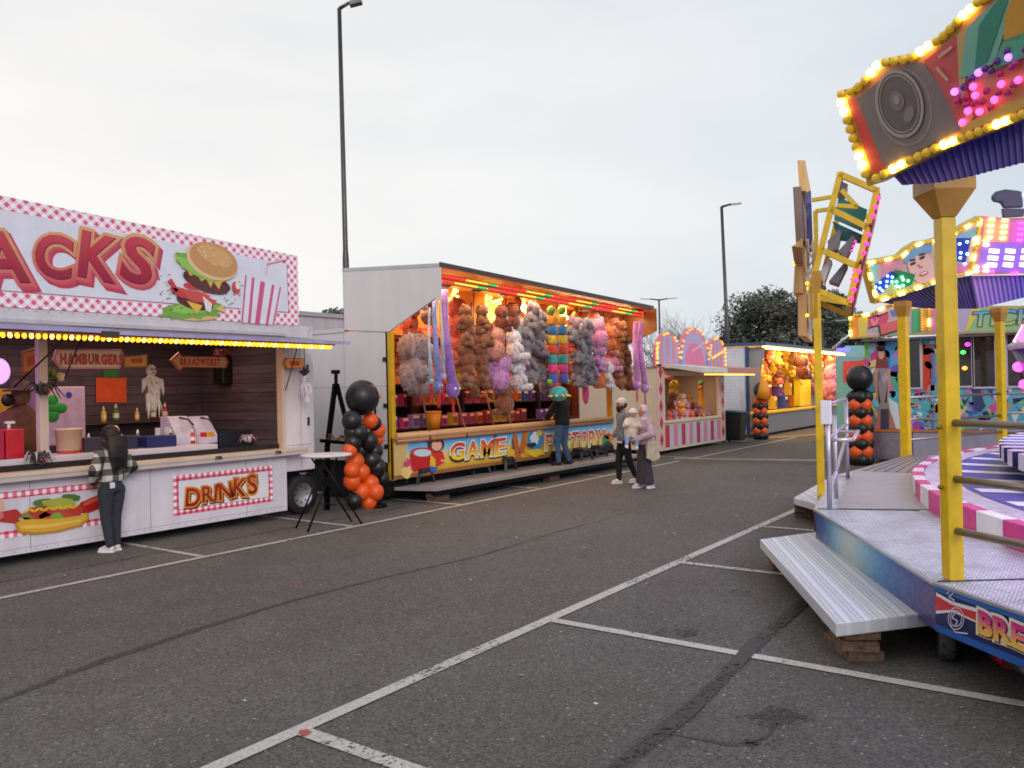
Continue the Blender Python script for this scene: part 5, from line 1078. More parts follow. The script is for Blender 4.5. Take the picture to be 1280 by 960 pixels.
# plush ribbons, caterpillar, pillow
def ribbon_plush(px, y0, y1, wpx, cols, label, y=9.85, sway=3):
    a = onY(px, y0, y); o = thing('ribbon_plush', a, label, 'plush snake', 'long plush snakes hanging in the game stall'); m = MB(); n = 9; pts = []; rs = []
    for i in range(n): f = i/(n-1); p = onY(px+sway*f*f+sin(f*5+px)*1.2, y0+(y1-y0)*f, y+.04*sin(i)); pts.append(p); rs.append(wpx*mpp(p)*.5*(.7+.3*f))
    f0 = lambda p: mix(cols[0], cols[1], max(0, min(1, (a.z-p.z)/(a.z-pts[-1].z)))); m.tube(pts, rs, f0, 10); m.build('body', PLUSH, o); m = MB(); m.ell(pts[-1], (rs[-1]*1.5, rs[-1]*1.3, rs[-1]*1.9), cols[1]); h = m.build('head', PLUSH, o)
    m = MB()
    for sg in (-1, 1): m.ell(pts[-1]+V((sg*rs[-1]*.6, -rs[-1]*1.1, 0)), rs[-1]*.3, WHITE, None, 8, 6)
    m.build('eye', PLASTIC, h); m = MB(); e = pts[-1]-V((0, 0, rs[-1]*1.6)); m.prism([e+V((-.03, 0, 0)), e+V((.03, 0, 0)), e+V((.05, 0, -.34)), e+V((.0, 0, -.28)), e+V((-.03, 0, -.34))], (0, .01, 0), rgb(206, 26, 40)); m.build('tongue', CLOTH, h)
LV, BLU, PK = rgb(176, 130, 206), rgb(140, 160, 226), rgb(206, 120, 186)
ribbon_plush(544, 375, 482, 8, (BLU, rgb(120, 130, 206)), 'light blue plush snake hanging at the left end, under the slanted flap'); ribbon_plush(551, 362, 470, 6, (rgb(206, 196, 150), rgb(190, 170, 200)), 'cream plush snake between the blue and the violet one'); ribbon_plush(556, 362, 486, 13, (LV, rgb(150, 100, 190)), 'thick violet plush snake right of the cream one at the left end', sway=9); ribbon_plush(537, 385, 476, 4, (rgb(206, 206, 226), rgb(160, 190, 214)), 'thin pale plush snake furthest left in the game stall', sway=1)
ribbon_plush(795, 402, 480, 8, (PK, rgb(190, 120, 196)), 'pink violet plush snake, left one of the pair at the right end', 9.4, 0); ribbon_plush(801, 402, 484, 8, (PK, rgb(196, 130, 200)), 'pink violet plush snake, right one of the pair at the right end', 9.35, 4)
o = thing('caterpillar_plush', onY(696, 495, 9.75), 'rainbow caterpillar plush of two striped columns hanging head down in front of the man', 'plush toy'); s = mpp(onY(696, 440, 9.75))
RB = [(226, 140, 40), (50, 120, 180), (220, 180, 40), (214, 70, 36), (60, 160, 150), (220, 60, 130), (80, 90, 170)]
for ix, dx in enumerate((-6.5, 6.5)):
    for i, c in enumerate(RB):
        m = MB(); p = onY(696+dx+i*.35, 401+i*12, 9.75); r = 6*s; m.lathe(p, [(0, -6*s), (r*.9, -5.6*s), (r, -3*s), (r, 3*s), (r*.9, 5.6*s), (0, 6*s)], rgb(*c), 14); m.build('segment', PLUSH, o)
    m = MB(); p = onY(696+dx-.5, 388, 9.75); m.ell(p, (6*s, 5*s, 6*s), rgb(100, 150, 50)); m.build('foot', PLUSH, o)
m = MB(); p = onY(698, 492, 9.72); m.ell(p, (13*s, 11*s, 9.5*s), rgb(70, 176, 186)); h = m.build('head', PLUSH, o); m = MB()
for k in range(9): a = k*2*pi/9; d = V((cos(a), sin(a)*.8-.1, -.2)); m.tube([p+d*11*s, p+d*17*s], [2.2*s, .8*s], rgb(230, 210, 50), 7)
m.build('spike', PLUSH, h); m = MB()
for dx in (-10, 12): m.ell(onY(697+dx, 477, 9.72), (3.5*s,)*3, rgb(110, 190, 60))
m.build('paw', PLUSH, o)
for i in range(5): m = MB(); m.ell(onY(696+i*.4, 398+i*17, 9.7), (2.6*s, 2*s, 4*s), rgb(*RB[(i*2+2) % 7])); m.build('leg', PLUSH, o)
m = MB(); p = onY(732, 491, 10.1); m.ell(p, (.09, .09, .28), rgb(206, 60, 130)); tag(m.build('plush_pillow', PLUSH, None, p), 'long magenta plush roll hanging below the fourth bunch', 'plush toy')
m = MB()
for px, y0, y1 in ((592, 366, 470), (632, 372, 480), (666, 376, 460), (696, 380, 470), (726, 388, 460), (754, 392, 465), (779, 398, 470), (797, 396, 405), (550, 352, 365), (541, 355, 380)):
    a = onY(px, y0-8, YH+.12); b = onY(px, y1, YH+.12); m.tube([(a.x, YH+.12, 4.0), b], .012, rgb(60, 40, 40), 5)
m.build('hanging_cord', PLASTIC, GS)
# ================================================================ STRIPED PRIZE STALL (x 22 .. 27.3, front y = 10.5)
CX0, CX1, YK = 22.0, 27.3, 10.5
t = thing('striped_stall', (24.6, 11.5, 0), 'striped prize stall with three bulb lined arches and half pink awning', 'fairground stall')
CRM = rgb(224, 204, 178); PKS = rgb(222, 130, 150); BLS = rgb(150, 170, 214); REDS = rgb(196, 40, 60)
for x in (CX0, CX1-.06): m = MB(); m.box(x, x+.06, YK+.05, 13.2, .15, 2.6, CRM); m.build('wall', CLEANW, t)
m = MB(); m.box(CX0+.06, CX1-.06, 13.1, 13.2, .15, 2.6, rgb(84, 50, 44)); m.build('back_wall', PAINT, t)
m = MB(); m.box(CX0-.05, CX1+.05, YK, 13.25, 2.6, 2.68, rgb(206, 196, 190)); m.box(CX0+.06, CX1-.06, YK+.06, 13.1, .9, .95, rgb(120, 80, 60)); m.build('roof', PAINT, t)
pk = Pan((0, YK, 0), (1, 0, 0)); q = pk.px
for x in (CX0, CX1-.42): m = MB(); m.box(x, x+.42, YK, YK+.05, .12, 2.58, rgb(226, 190, 180)); m.build('corner_post', PAINT, t)
m = MB()
for x in (CX0+.21, CX1-.21):
    for k in range(5): z = .45+k*.5; pk.P(m, [(x, z-.22), (x+.13, z), (x, z+.22), (x-.13, z)], REDS, 1)
m.build('lozenge', PRINT, t)
m = MB(); m.box(CX0+.42, CX1-.42, YK+.004, YK+.04, .12, .92, CRM); m.build('front_panel', PAINT, t); m = MB(); n = 15; xa, xb = CX0+.47, CX1-.47
for k in range(n): a, b = xa+(xb-xa)*k/n, xa+(xb-xa)*(k+1)/n; pk.P(m, [(a, .2), (b, .2), (b, .86), (a, .86)], (REDS, rgb(206, 196, 214), PKS, rgb(196, 196, 222))[k % 4], 1)
m.build('panel_stripe', PRINT, t)
m = MB(); m.box(CX0+.42, CX1-.42, YK-.06, YK+.16, .93, 1.0, rgb(234, 214, 186)); m.box(CX0+.42, CX0+.5, YK+.003, YK+.1, 1.0, 2.35, rgb(232, 216, 200)); m.box(CX1-.5, CX1-.42, YK+.003, YK+.1, 1.0, 2.35, rgb(232, 216, 200)); m.box(CX0+.42, CX1-.42, YK+.003, YK+.1, 2.35, 2.5, rgb(232, 216, 200)); m.build('window_frame', PAINT, t)
bulbs = []
for i, (x0, x1, h, kind) in enumerate(((21.9, 23.6, 3.66, 0), (23.6, 25.95, 3.9, 1), (25.95, 27.4, 3.66, 0))):
    cx, r = (x0+x1)/2, (x1-x0)/2; zb = 2.62; base_ = h-r*.82
    arc = [(cx+r*cos(a), base_+r*.82*sin(a)) for a in [pi*k/16 for k in range(17)]]
    m = MB(); m.prism([pk.pt(*p, 0) for p in [(x1, zb)]+arc+[(x0, zb)]], (0, .08, 0), rgb(222, 130, 146)); ar = m.build('arch', PAINT, t)
    m = MB(); f = .84; inn = [(cx+(a-cx)*f, zb+.08+(b-zb)*.86) for a, b in arc]; bx = cx-r*f, cx+r*f
    if kind == 0:
        n = 7
        top = lambda x: base_*.86+zb*.14+.08+math.sqrt(max(0, 1-((x-cx)/(r*f))**2))*r*.82*.86
        for k in range(n):
            a, b = bx[0]+(bx[1]-bx[0])*k/n, bx[0]+(bx[1]-bx[0])*(k+1)/n; mid = (a+b)/2; pk.P(m, [(a, zb+.08), (b, zb+.08), (b, max(zb+.1, top(b))), (mid, top(mid)), (a, max(zb+.1, top(a)))], (PKS if k % 2 else BLS), 1)
    else:
        pk.P(m, [(bx[1], zb+.08)]+inn+[(bx[0], zb+.08)], rgb(196, 160, 206), 1); pk.E(m, cx, zb+.1, r*.66, .66, rgb(226, 120, 170), 2, 0, 20, 0, pi); pk.P(m, [(cx-r*.3, zb+.9), (cx+r*.5, zb+.75), (cx+r*.3, zb+1.0), (cx-.1, zb+1.05)], rgb(176, 176, 220), 2); pk.S(m, [(cx-.2, zb+.5), (cx+r*.75, zb+.85)], .06, rgb(236, 190, 190), 3)
        pk.P(m, [(x0+.02, zb+.02), (x0+.3, zb+.02), (x0+.2, zb+.5), (x0+.02, zb+.75)], rgb(110, 150, 210), 3); pk.P(m, [(x1-.02, zb+.02), (x1-.3, zb+.02), (x1-.2, zb+.5), (x1-.02, zb+.75)], rgb(110, 150, 210), 3)
    m.build('arch_picture', PRINT, ar); m = MB()
    for k in range(0, 17):
        if k in ((3, 6, 7, 11, 12) if kind == 0 else (4, 8, 12)): continue
        a, b = arc[k]; p = pk.pt(cx+(a-cx)*.94, b-.04, 12); m.ell(p, (.037, .03, .037), rgb(255, 176, 70), None, 8, 5)
    if i == 0:
        for k in range(5): m.ell(pk.pt(x0+.05, zb+.1+k*.14, 12), (.05, .04, .05), rgb(255, 176, 70), None, 8, 5)
    if i == 2:
        for k in range(5): m.ell(pk.pt(x1-.05, zb+.1+k*.14, 12), (.05, .04, .05), rgb(255, 176, 70), None, 8, 5)
        for k in range(7): m.ell(pk.pt(x0+.25+k*.16, zb+.32+k*.04, 12), (.04, .03, .04), rgb(255, 176, 70), None, 8, 5)
    m.build('bulb_row', GLOWM, ar)
m = MB(); xm = 24.2; ya = 9.2; m.prism([(CX0+.3, YK, 2.62), (CX0+.3, ya, 2.4), (CX0+.3, ya, 2.55), (CX0+.3, YK, 2.7)], (xm-CX0-.3, 0, 0), rgb(226, 220, 214)); m.build('awning', PAINT, t)
m = MB(); m.prism([(xm+.02, YK, 2.62), (xm+.02, ya, 2.4), (xm+.02, ya, 2.56), (xm+.02, YK, 2.7)], (CX1-xm, 0, 0), rgb(206, 130, 120)); m.build('awning', PAINT, t)
m = MB()
for k in range(62): m.ell((22.9+k*.07, ya+.2, 2.36), (.025, .025, .025), rgb(255, 190, 80), None, 6, 4)
m.build('lamp_strip', GLOWS, t)
lamp('striped_stall_light', (24.6, 11, 2.5), 26, (1, .66, .4), 3.5, .4)
random.seed(31); ks = ('coral', 'orange', 'pink', 'brown', 'white', 'yellow', 'violet', 'redbrown')
for i in range(26):
    r_ = i//9; px = 836+(i % 9)*7+r_*2; y = (521, 511, 500)[r_]
    hang(ks[random.randrange(8)], px, y, 15, 11.0+r_*.35, random.uniform(-1, 1), f'lying {ORD[i % 9]} from left in {("front", "middle", "back")[r_]} row of striped stall tray')
hang('yellow', 842, 487, 22, 10.9, .3, 'hanging at the left inside the striped stall window'); hang('redbrown', 840, 500, 20, 10.9, .3, 'below the yellow duck inside the striped stall window')
o = thing('hanging_doll', onY(878, 497, 10.7), 'long orange yellow dress doll hanging at the right of the striped stall window', 'doll'); c = onY(878, 482, 10.7); s = mpp(c); m = MB(); m.prism([c+V((-s*3, 0, 0)), c+V((s*3, 0, 0)), c+V((s*5, 0, -s*26)), c+V((-s*5, 0, -s*25))], (0, .1, 0), rgb(236, 150, 20)); m.build('dress', CLOTH, o); m = MB(); m.tube([c+V((-s*3, 0, -s)), c+V((-s*11, 0, -s*5))], s*1.6, rgb(226, 110, 30), 8); m.build('arm', CLOTH, o); m = MB(); m.ell(c+V((0, .05, s*3)), s*3.6, rgb(90, 160, 70)); m.build('head', PLUSH, o)
m = MB(); m.tube([onY(836, 466, 10.9), onY(836, 474, 10.9)], .16, rgb(226, 130, 110), 10); tag(m.build('lantern', BALLOON, None, onY(836, 474, 10.9)), 'round peach paper lantern at the left of the striped stall window', 'lantern')

# ================================================================ BLUE AND WHITE PRIZE STALL (x 30 .. 45)
BX0, BX1, YL = 30.0, 44.5, 10.6
t = thing('prize_stall', (37, 12, 0), 'long blue edged stall with glaring yellow light, white ribbed end and grey counter', 'fairground stall')
m = MB(); m.box(BX1-.08, BX1, YL+.1, 13.4, .2, 3.4, rgb(200, 200, 206)); m.build('wall', PAINT, t)
m = MB(); m.box(BX0, BX0+.08, YL+.1, 13.4, .2, 3.42, rgb(220, 222, 232))
for k in range(26): m.box(BX0-.02, BX0-.001, YL+.3, 13.4, .3+k*.12, .4+k*.12, rgb(224, 226, 236))
m.build('wall', PAINT, t); m = MB(); m.box(BX0+.08, BX1-.08, 13.3, 13.4, .2, 3.4, rgb(206, 140, 60)); m.build('back_wall', PAINT, t)
m = MB(); m.box(BX0-.04, BX0+.1, YL, YL+.1, .15, 3.45, rgb(50, 80, 124)); m.build('corner_post', ENAMEL, t); m = MB(); m.box(BX1-.1, BX1, YL, YL+.1, .15, 3.4, rgb(50, 80, 124)); m.build('corner_post', ENAMEL, t)
m = MB(); m.prism([(BX0-.1, 13.5, 3.5), (BX0-.1, 9.9, 3.46), (BX0-.1, 9.9, 3.58), (BX0-.1, 13.5, 3.62)], (BX1-BX0+.2, 0, 0), rgb(58, 84, 128)); m.build('roof', ENAMEL, t)
m = MB(); m.prism([(BX0+.12, YL+.1, 3.4), (BX0+.12, 10.0, 3.4), (BX0+.4, YL-.05, 1.0), (BX0+.4, YL+.1, 1.0)], (.05, 0, 0), rgb(170, 168, 172)); m.build('side_wing', PAINT, t)
m = MB(); m.box(BX0+.7, BX1-.1, YL, YL+.08, .1, .86, rgb(136, 128, 132)); m.build('counter_front', PAINT, t); m = MB(); m.box(BX0+.7, BX1-.1, YL-.12, YL+.6, .862, .93, rgb(226, 176, 30)); m.build('counter', ENAMEL, t, bevel=.01)
m = MB(); m.box(BX0+.3, BX1-.2, 10.1, 10.16, 3.36, 3.43, rgb(255, 206, 110)); m.build('light_tube', GLOWB, t); m = MB(); m.box(BX0+.3, BX1-.2, 11.6, 11.7, 3.36, 3.43, rgb(255, 196, 90)); m.build('light_tube', GLOWS, t)
m = MB()
for z in (1.5, 2.1): m.box(BX0+.5, BX1-.4, 12.1, 13.2, z-.04, z, rgb(170, 110, 40))
m.build('shelf', PAINT, t)
lamp('prize_stall_light', (37, 10.5, 3.3), 420, (1, .68, .24), 13, .4, (radians(35), 0, 0))
random.seed(44); i = 0
for r_, (y0, dep, hp) in enumerate(((446, 11.2, 17), (460, 11.4, 17), (473, 11.5, 15), (486, 11.9, 13))):
    for k in range(13):
        px = 940+k*8.2+random.uniform(-2, 2); py = y0+random.uniform(-4, 3)+k*.2
        kd = random.choice(('yellow', 'yellow', 'yellow', 'orange', 'coral', 'brown') if k < 8 else ('coral', 'pink', 'orange', 'yellow', 'violet'))
        hang(kd, px, py, hp, dep+random.uniform(-.2, .3), random.uniform(-1, 1), f'{ORD[k]} from left in {("top", "second", "third", "lowest")[r_]} row of blue edged stall')
for k in range(12):
    c = ('yellow', 'violet', 'blue', 'yellow', 'orange', 'red')[k % 6]; x = BX0+1.3+k*.75; place(kb[c], (x, 11.6, 1.5 if k % 2 else .93), (0, 0, random.uniform(-.2, .2)), 2.1, f'{c} toy box in blue edged stall, {ORD[k]} from its left end')
hang('pink', 1038, 478, 44, 10.45, .3, 'huge, hanging behind the thin yellow ride post'); hang('coral', 1040, 457, 26, 10.5, -.3, 'big, above the huge pink cat behind the thin yellow ride post'); hang('redbrown', 1002, 459, 30, 10.6, .4, 'large dark, hanging mid front of the blue edged stall')
m = MB(); a = onY(1000, 470, 11.2); b = onY(1014, 506, 11.2); m.box(a.x, b.x, 11.2, 11.5, b.z, a.z, rgb(232, 196, 40)); tag(m.build('display_board', PAPER, None, a), 'bright yellow board standing in the blue edged stall', 'board')
# bin and the small balloon column in front
o = thing('wheelie_bin', (27.95, 10.4, 0), 'dark wheelie bin with blue lid between the striped and the blue edged stall', 'bin')
m = MB(); 
vs = [(27.7, 10.15, .08), (28.25, 10.15, .08), (28.25, 10.65, .08), (27.7, 10.65, .08), (27.62, 10.05, 1.02), (28.33, 10.05, 1.02), (28.33, 10.75, 1.02), (27.62, 10.75, 1.02)]
m.add(vs, [(0, 3, 2, 1), (4, 5, 6, 7), (0, 1, 5, 4), (1, 2, 6, 5), (2, 3, 7, 6), (3, 0, 4, 7)], rgb(30, 34, 32)); m.build('body', PLASTIC, o, bevel=.03); m = MB(); m.prism([(27.58, 10.0, 1.03), (27.58, 10.8, 1.03), (27.58, 10.8, 1.14), (27.58, 10.4, 1.12), (27.58, 10.0, 1.06)], (.8, 0, 0), rgb(30, 56, 84)); m.build('lid', PLASTIC, o, bevel=.02)
m = MB(); m.box(28.0, 28.25, 10.125, 10.132, .55, .9, rgb(170, 176, 160)); m.build('sticker', PRINT, o)
for dx in (27.7, 28.22): wheel(o, (dx, 10.72, .1), .1, .05)
def column(loc, label, n, r, top, cone=False, big=0.):
    o = thing('balloon_column', loc, label, 'balloon column'); x, y, _ = loc; z = r*.9
    m = MB(); m.tube([loc, (x, y, n*r*1.5+.3)], .02, BLACK, 8); m.lathe(loc, [(.2, 0), (.2, .04), (.03, .06)], BLACK, 16); m.build('stand', METAL, o)
    for k in range(n):
        for j in range(4):
            a = j*pi/2+(pi/4 if k % 2 else 0)+.3; balloon_part(o, (x+cos(a)*r*.95, y+sin(a)*r*.95, z), r, BK_ if k % 2 == 0 else OR_)
        z += r*1.21
    if cone:
        m = MB(); m.ell((x, y, z+.2), (r*1.6, r*1.5, r*2.0), BK_); m.build('top_balloon', BALLOON, o); m = MB(); m.tube([(x-.14, y-.16, z-.1), (x-.12, y-.2, z+.3), (x-.02, y-.1, z+.8)], [.26, .2, .01], rgb(236, 150, 20), 12); m.build('party_hat', PAPER, o)
    if big: balloon_part(o, (x, y, z+big*.86), big, BK_)
    return o
column((29.75, 10.1, 0), 'small black and orange balloon column with orange hat by the blue edged stall', 8, .15, 0, True)
column((21.3, 4.75, 0), 'black and orange balloon column with huge black top balloon at the ride booth corner', 9, .158, 0, False, .31)
# things lying across the far aisle
o = thing('cable_ramp', (19.8, 6.6, 0), 'low grey cable ramp lying across the aisle in the distance', 'cable ramp'); a, b = onZ(842, 576), onZ(1035, 579); m = MB(); m.bar(a+V((0, 0, .03)), b+V((0, 0, .03)), .26, rgb(120, 112, 108), .06); m.build('ramp', RUBBER, o); m = MB(); m.bar(a+V((0, 0, .07)), b+V((0, 0, .07)), .1, rgb(180, 172, 166), .02); m.build('cover_strip', METAL, o)
a, b = onZ(948, 549), onZ(1030, 543); m = MB(); m.bar(a+V((0, 0, .012)), b+V((0, 0, .012)), .9, rgb(130, 100, 70), .02); tag(m.build('ground_mat', RUBBER, None, a), 'brown mat lying on the asphalt before the blue edged stall', 'mat')
# teal and blue lit stall front far behind the ride booth
o = thing('far_stall', (38, 7.4, 0), 'teal painted stall front with blue lights far behind the booth corner', 'fairground stall'); a, b = onX(1048, 470, 38), onX(1092, 432, 38)
m = MB(); m.box(38, 38.3, b.y-2, a.y+.1, 0, a.z+.9, rgb(110, 170, 176)); m.build('wall', PAINT, o); m = MB(); pf = Pan((38, 0, 0), (0, -1, 0)); pf.X(m, [(1054, 452), (1080, 450), (1080, 478), (1054, 478)], rgb(206, 70, 70), 2); pf.X(m, [(1056, 432), (1086, 432), (1086, 446), (1056, 446)], rgb(130, 190, 190), 2); m.build('picture', PRINT, o); m = MB(); c = onX(1046, 438, 37.6); d = onX(1062, 438, 37.6); m.box(37.5, 37.6, d.y, c.y, c.z-.06, c.z+.1, rgb(90, 90, 255)); m.build('light_tube', GLOWS, o)
m = MB(); m.tube([onX(1041, 436, 37.4), onX(1062, 418, 37.4)], .06, rgb(190, 196, 196), 6); m.build('stay', METAL, o)
# ================================================================ RIDE: round platform, posts, lit fascia (centre 13.2, -8.2)
RC_ = V((13.2, -8.2, 0)); DZ = .65
def pol(a, r, z=0.): a = radians(a); return RC_+V((r*cos(a), r*sin(a), z))
t = RD = thing('fairground_ride', (13.2, -8.2, 0), 'big round ride with checker plate deck, yellow posts and bulb lined painted fascia', 'fairground ride')
NS = 21; va = [127+360/NS*k for k in range(NS)]; RV = 11.45
LAVD = rgb(208, 214, 228); YP = rgb(226, 186, 10)
deck = [pol(a, RV, DZ) for a in va]
m = MB(); m.poly(deck, LAVD); m.build('deck', PLATE, t)
m = MB()
for a in va[:]:
    for r0, r1 in ((10.4, RV-.02),): m.bar(pol(a, r0, DZ+.004), pol(a, r1, DZ+.004), .022, rgb(60, 56, 70), .004)
m.build('deck_seam', METAL, t)
m = MB()
for k in range(NS): m.bar(deck[k]-V((0, 0, .012)), deck[(k+1) % NS]-V((0, 0, .012)), .04, rgb(190, 196, 206), .02)
m.build('deck_edge', ALU, t)
TZ0 = .31
SIDE = grad(rgb(58, 74, 146), rgb(40, 110, 180), rgb(140, 200, 220), rgb(214, 222, 214), rgb(150, 200, 214), rgb(60, 150, 206), rgb(40, 104, 180), rgb(66, 74, 150), rgb(84, 64, 130))
for k in range(NS):
    a, b = deck[(k+1) % NS], deck[k]                                # seen from outside: left end, right end
    near = k in (0, NS-1, NS-2)
    m = MB()
    if k == NS-1: a, b = deck[0], deck[NS-1]
    if k == 0 or k not in (NS-1,):
        a, b = deck[k], deck[k-1]
        # side between vertex k-1 (angle smaller) and k: the left end as seen from outside is the smaller angle
        a, b = deck[k-1], deck[k]
    else: a, b = deck[k-1], deck[k]
    pn_ = Pan((a.x, a.y, 0), b-a); ln = (b-a).length; n = 12
    for i in range(n):
        x0, x1 = ln*i/n, ln*(i+1)/n
        if k == 0:
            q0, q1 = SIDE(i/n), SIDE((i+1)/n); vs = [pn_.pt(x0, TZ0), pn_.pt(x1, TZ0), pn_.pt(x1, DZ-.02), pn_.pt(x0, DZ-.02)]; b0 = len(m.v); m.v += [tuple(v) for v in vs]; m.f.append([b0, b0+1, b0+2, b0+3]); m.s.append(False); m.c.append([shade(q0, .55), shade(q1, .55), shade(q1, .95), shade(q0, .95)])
        else: pn_.P(m, [(x0, TZ0), (x1, TZ0), (x1, DZ-.02), (x0, DZ-.02)], rgb(28, 34, 86) if k == 1 else mix(rgb(30, 50, 120), rgb(60, 130, 190), (i % 5)/5), 0)
    tp = m.build('trim_panel', PRINT, t)
    if k == 1:
        m = MB(); pn_.P(m, [(0, DZ-.06), (ln, DZ-.06), (ln, DZ-.02), (0, DZ-.02)], rgb(40, 110, 190), 1); pn_.P(m, [(0, TZ0), (ln, TZ0), (ln, TZ0+.05), (0, TZ0+.05)], rgb(30, 90, 170), 1)
        X = pn_.px; dd = lambda pts, c, kk: pn_.X(m, pts, c, kk)
        dd([(1171, 740), (1192, 752), (1232, 763), (1232, 783), (1192, 765), (1171, 767)], rgb(236, 230, 232), 2); dd([(1171, 744), (1192, 756), (1226, 766), (1226, 778), (1192, 762), (1171, 763)], rgb(206, 44, 48), 3)
        for r_ in (11, 8): pn_.SX(m, [(1197+r_*cos(i*.4)*.9, 773-r_*1.25*sin(i*.4)) for i in range(17)], .006, rgb(214, 206, 226), 4)
        pn_.SX(m, [(1186, 742), (1190, 737), (1194, 741), (1188, 746), (1195, 750), (1190, 755)], .008, rgb(214, 206, 226), 4); pn_.SX(m, [(1196, 765), (1192, 772), (1199, 776), (1196, 782)], .008, rgb(214, 206, 226), 4); pn_.SX(m, [(1188, 778), (1196, 790), (1212, 792)], .008, rgb(214, 206, 226), 4)
        m.build('emblem', PRINT, tp)
        p0, p1 = X(1224, 795), X(1224, 757); h = (p1[1]-p0[1])*.74; x = p0[0]+.02; z = p0[1]+.03
        FB = grad(rgb(236, 200, 70), rgb(240, 160, 90), rgb(226, 60, 140), rgb(206, 40, 130)); i = 0
        for ch in 'BREAKDANCE':
            m = MB(); gv, _ = glyph(ch); gw = (max(v[0] for v in gv)-min(v[0] for v in gv))*h/.73*1.15; kw = dict(sx=1.15, rots=[(-.05, .04)[i % 2]])
            pn_.T(m, ch, x, z, h, rgb(232, 226, 214), 4, .13, **kw); pn_.T(m, ch, x+.006, z-.008, h, rgb(110, 40, 80), 5, .06, **kw); pn_.T(m, ch, x, z, h, FB, 6, .045, **kw); m.build('trim_letter', PRINT, tp); x += gw+h*.16; i += 1
# smooth ramp plates between gate and kerb
m = MB(); RA = rgb(186, 182, 188)
m.poly([(9.42, 2.36, DZ+.006), (9.78, 1.5, DZ+.006), (12.65, 2.06, DZ+.1), (12.55, 2.92, DZ+.1)], RA); m.poly([(9.42, 2.36, DZ+.006), (12.55, 2.92, DZ+.1), (12.55, 2.92, DZ)], RA)
m.build('ramp_plate', vc('brushed_sheet', .48, .8, var=.15, nscale=2), t); m = MB(); m.poly([(12.58, 2.93, DZ+.103), (12.67, 2.07, DZ+.103), (15.3, 2.3, DZ+.103), (15.62, 2.72, DZ+.103)], rgb(176, 170, 178))
for k in range(5): f = (k+1)/6; m.bar(V((12.58, 2.93, DZ+.106)).lerp(V((12.67, 2.07, DZ+.106)), f), V((15.62, 2.72, DZ+.106)).lerp(V((15.3, 2.3, DZ+.106)), f), .02, rgb(120, 116, 124), .006)
m.build('ramp_plate', ALU, t)
# striped kerb blocks, inner floor, turning stage
a = 60; i = 0; KB = 10.3
while a < 175:
    w_ = 2.75; m = MB(); c = rgb(238, 232, 236) if i % 2 else rgb(216, 50, 136); p = [pol(a, KB), pol(a, KB-.13), pol(a+w_-.02, KB-.13), pol(a+w_-.02, KB)]; m.prism([V((v.x, v.y, DZ)) for v in p][::-1], (0, 0, .22), c); m.build('kerb_block', PAINT, t, bevel=.01); a += w_; i += 1
m = MB(); n = 96; m.poly([pol(360*k/n, KB-.135, .85) for k in range(n)], rgb(236, 230, 246)); m.build('inner_floor', PLATE, t)
m = MB()
for k in range(n): m.poly([pol(360*k/n, 9.86, .856), pol(360*k/n, 5.5, .856), pol(360*(k+1)/n, 5.5, .856), pol(360*(k+1)/n, 9.86, .856)][::-1], rgb(66, 70, 158))
for k in range(60):
    a = k*6; m.poly([pol(a, 9.8, .861), pol(a+1.2, 8.9, .861), pol(a+3., 8.9, .861), pol(a+1.8, 9.8, .861)], rgb(240, 238, 246))
m.build('floor_pattern', PAINT, t)
m = MB(); ND = 200; z0, z1 = 1.04, 1.22; RDK = 9.3
for k in range(ND):
    a, b = 360*k/ND, 360*(k+1)/ND; c = rgb(226, 224, 236) if k % 2 else rgb(48, 52, 120); r = RDK if k % 2 else RDK-.06
    m.poly([pol(a, r, z1), pol(b, r, z1), pol(b, 2, z1+.03), pol(a, 2, z1+.03)], c); m.poly([pol(a, r, z0), pol(b, r, z0), pol(b, r, z1), pol(a, r, z1)], shade(c, .9)); m.poly([pol(a, r, z0), pol(a, 2, z0), pol(b, 2, z0), pol(b, r, z0)], rgb(60, 58, 70))
    m.poly([pol(a, RDK-.06, z0), pol(a, RDK, z0), pol(a, RDK, z1), pol(a, RDK-.06, z1)], shade(c, .8))
m.build('turning_stage', PAINT, t)
m = MB(); m.lathe(RC_, [(1.6, .85), (1.4, 1.13)], rgb(50, 50, 60), 24); m.build('stage_hub', METAL, t)
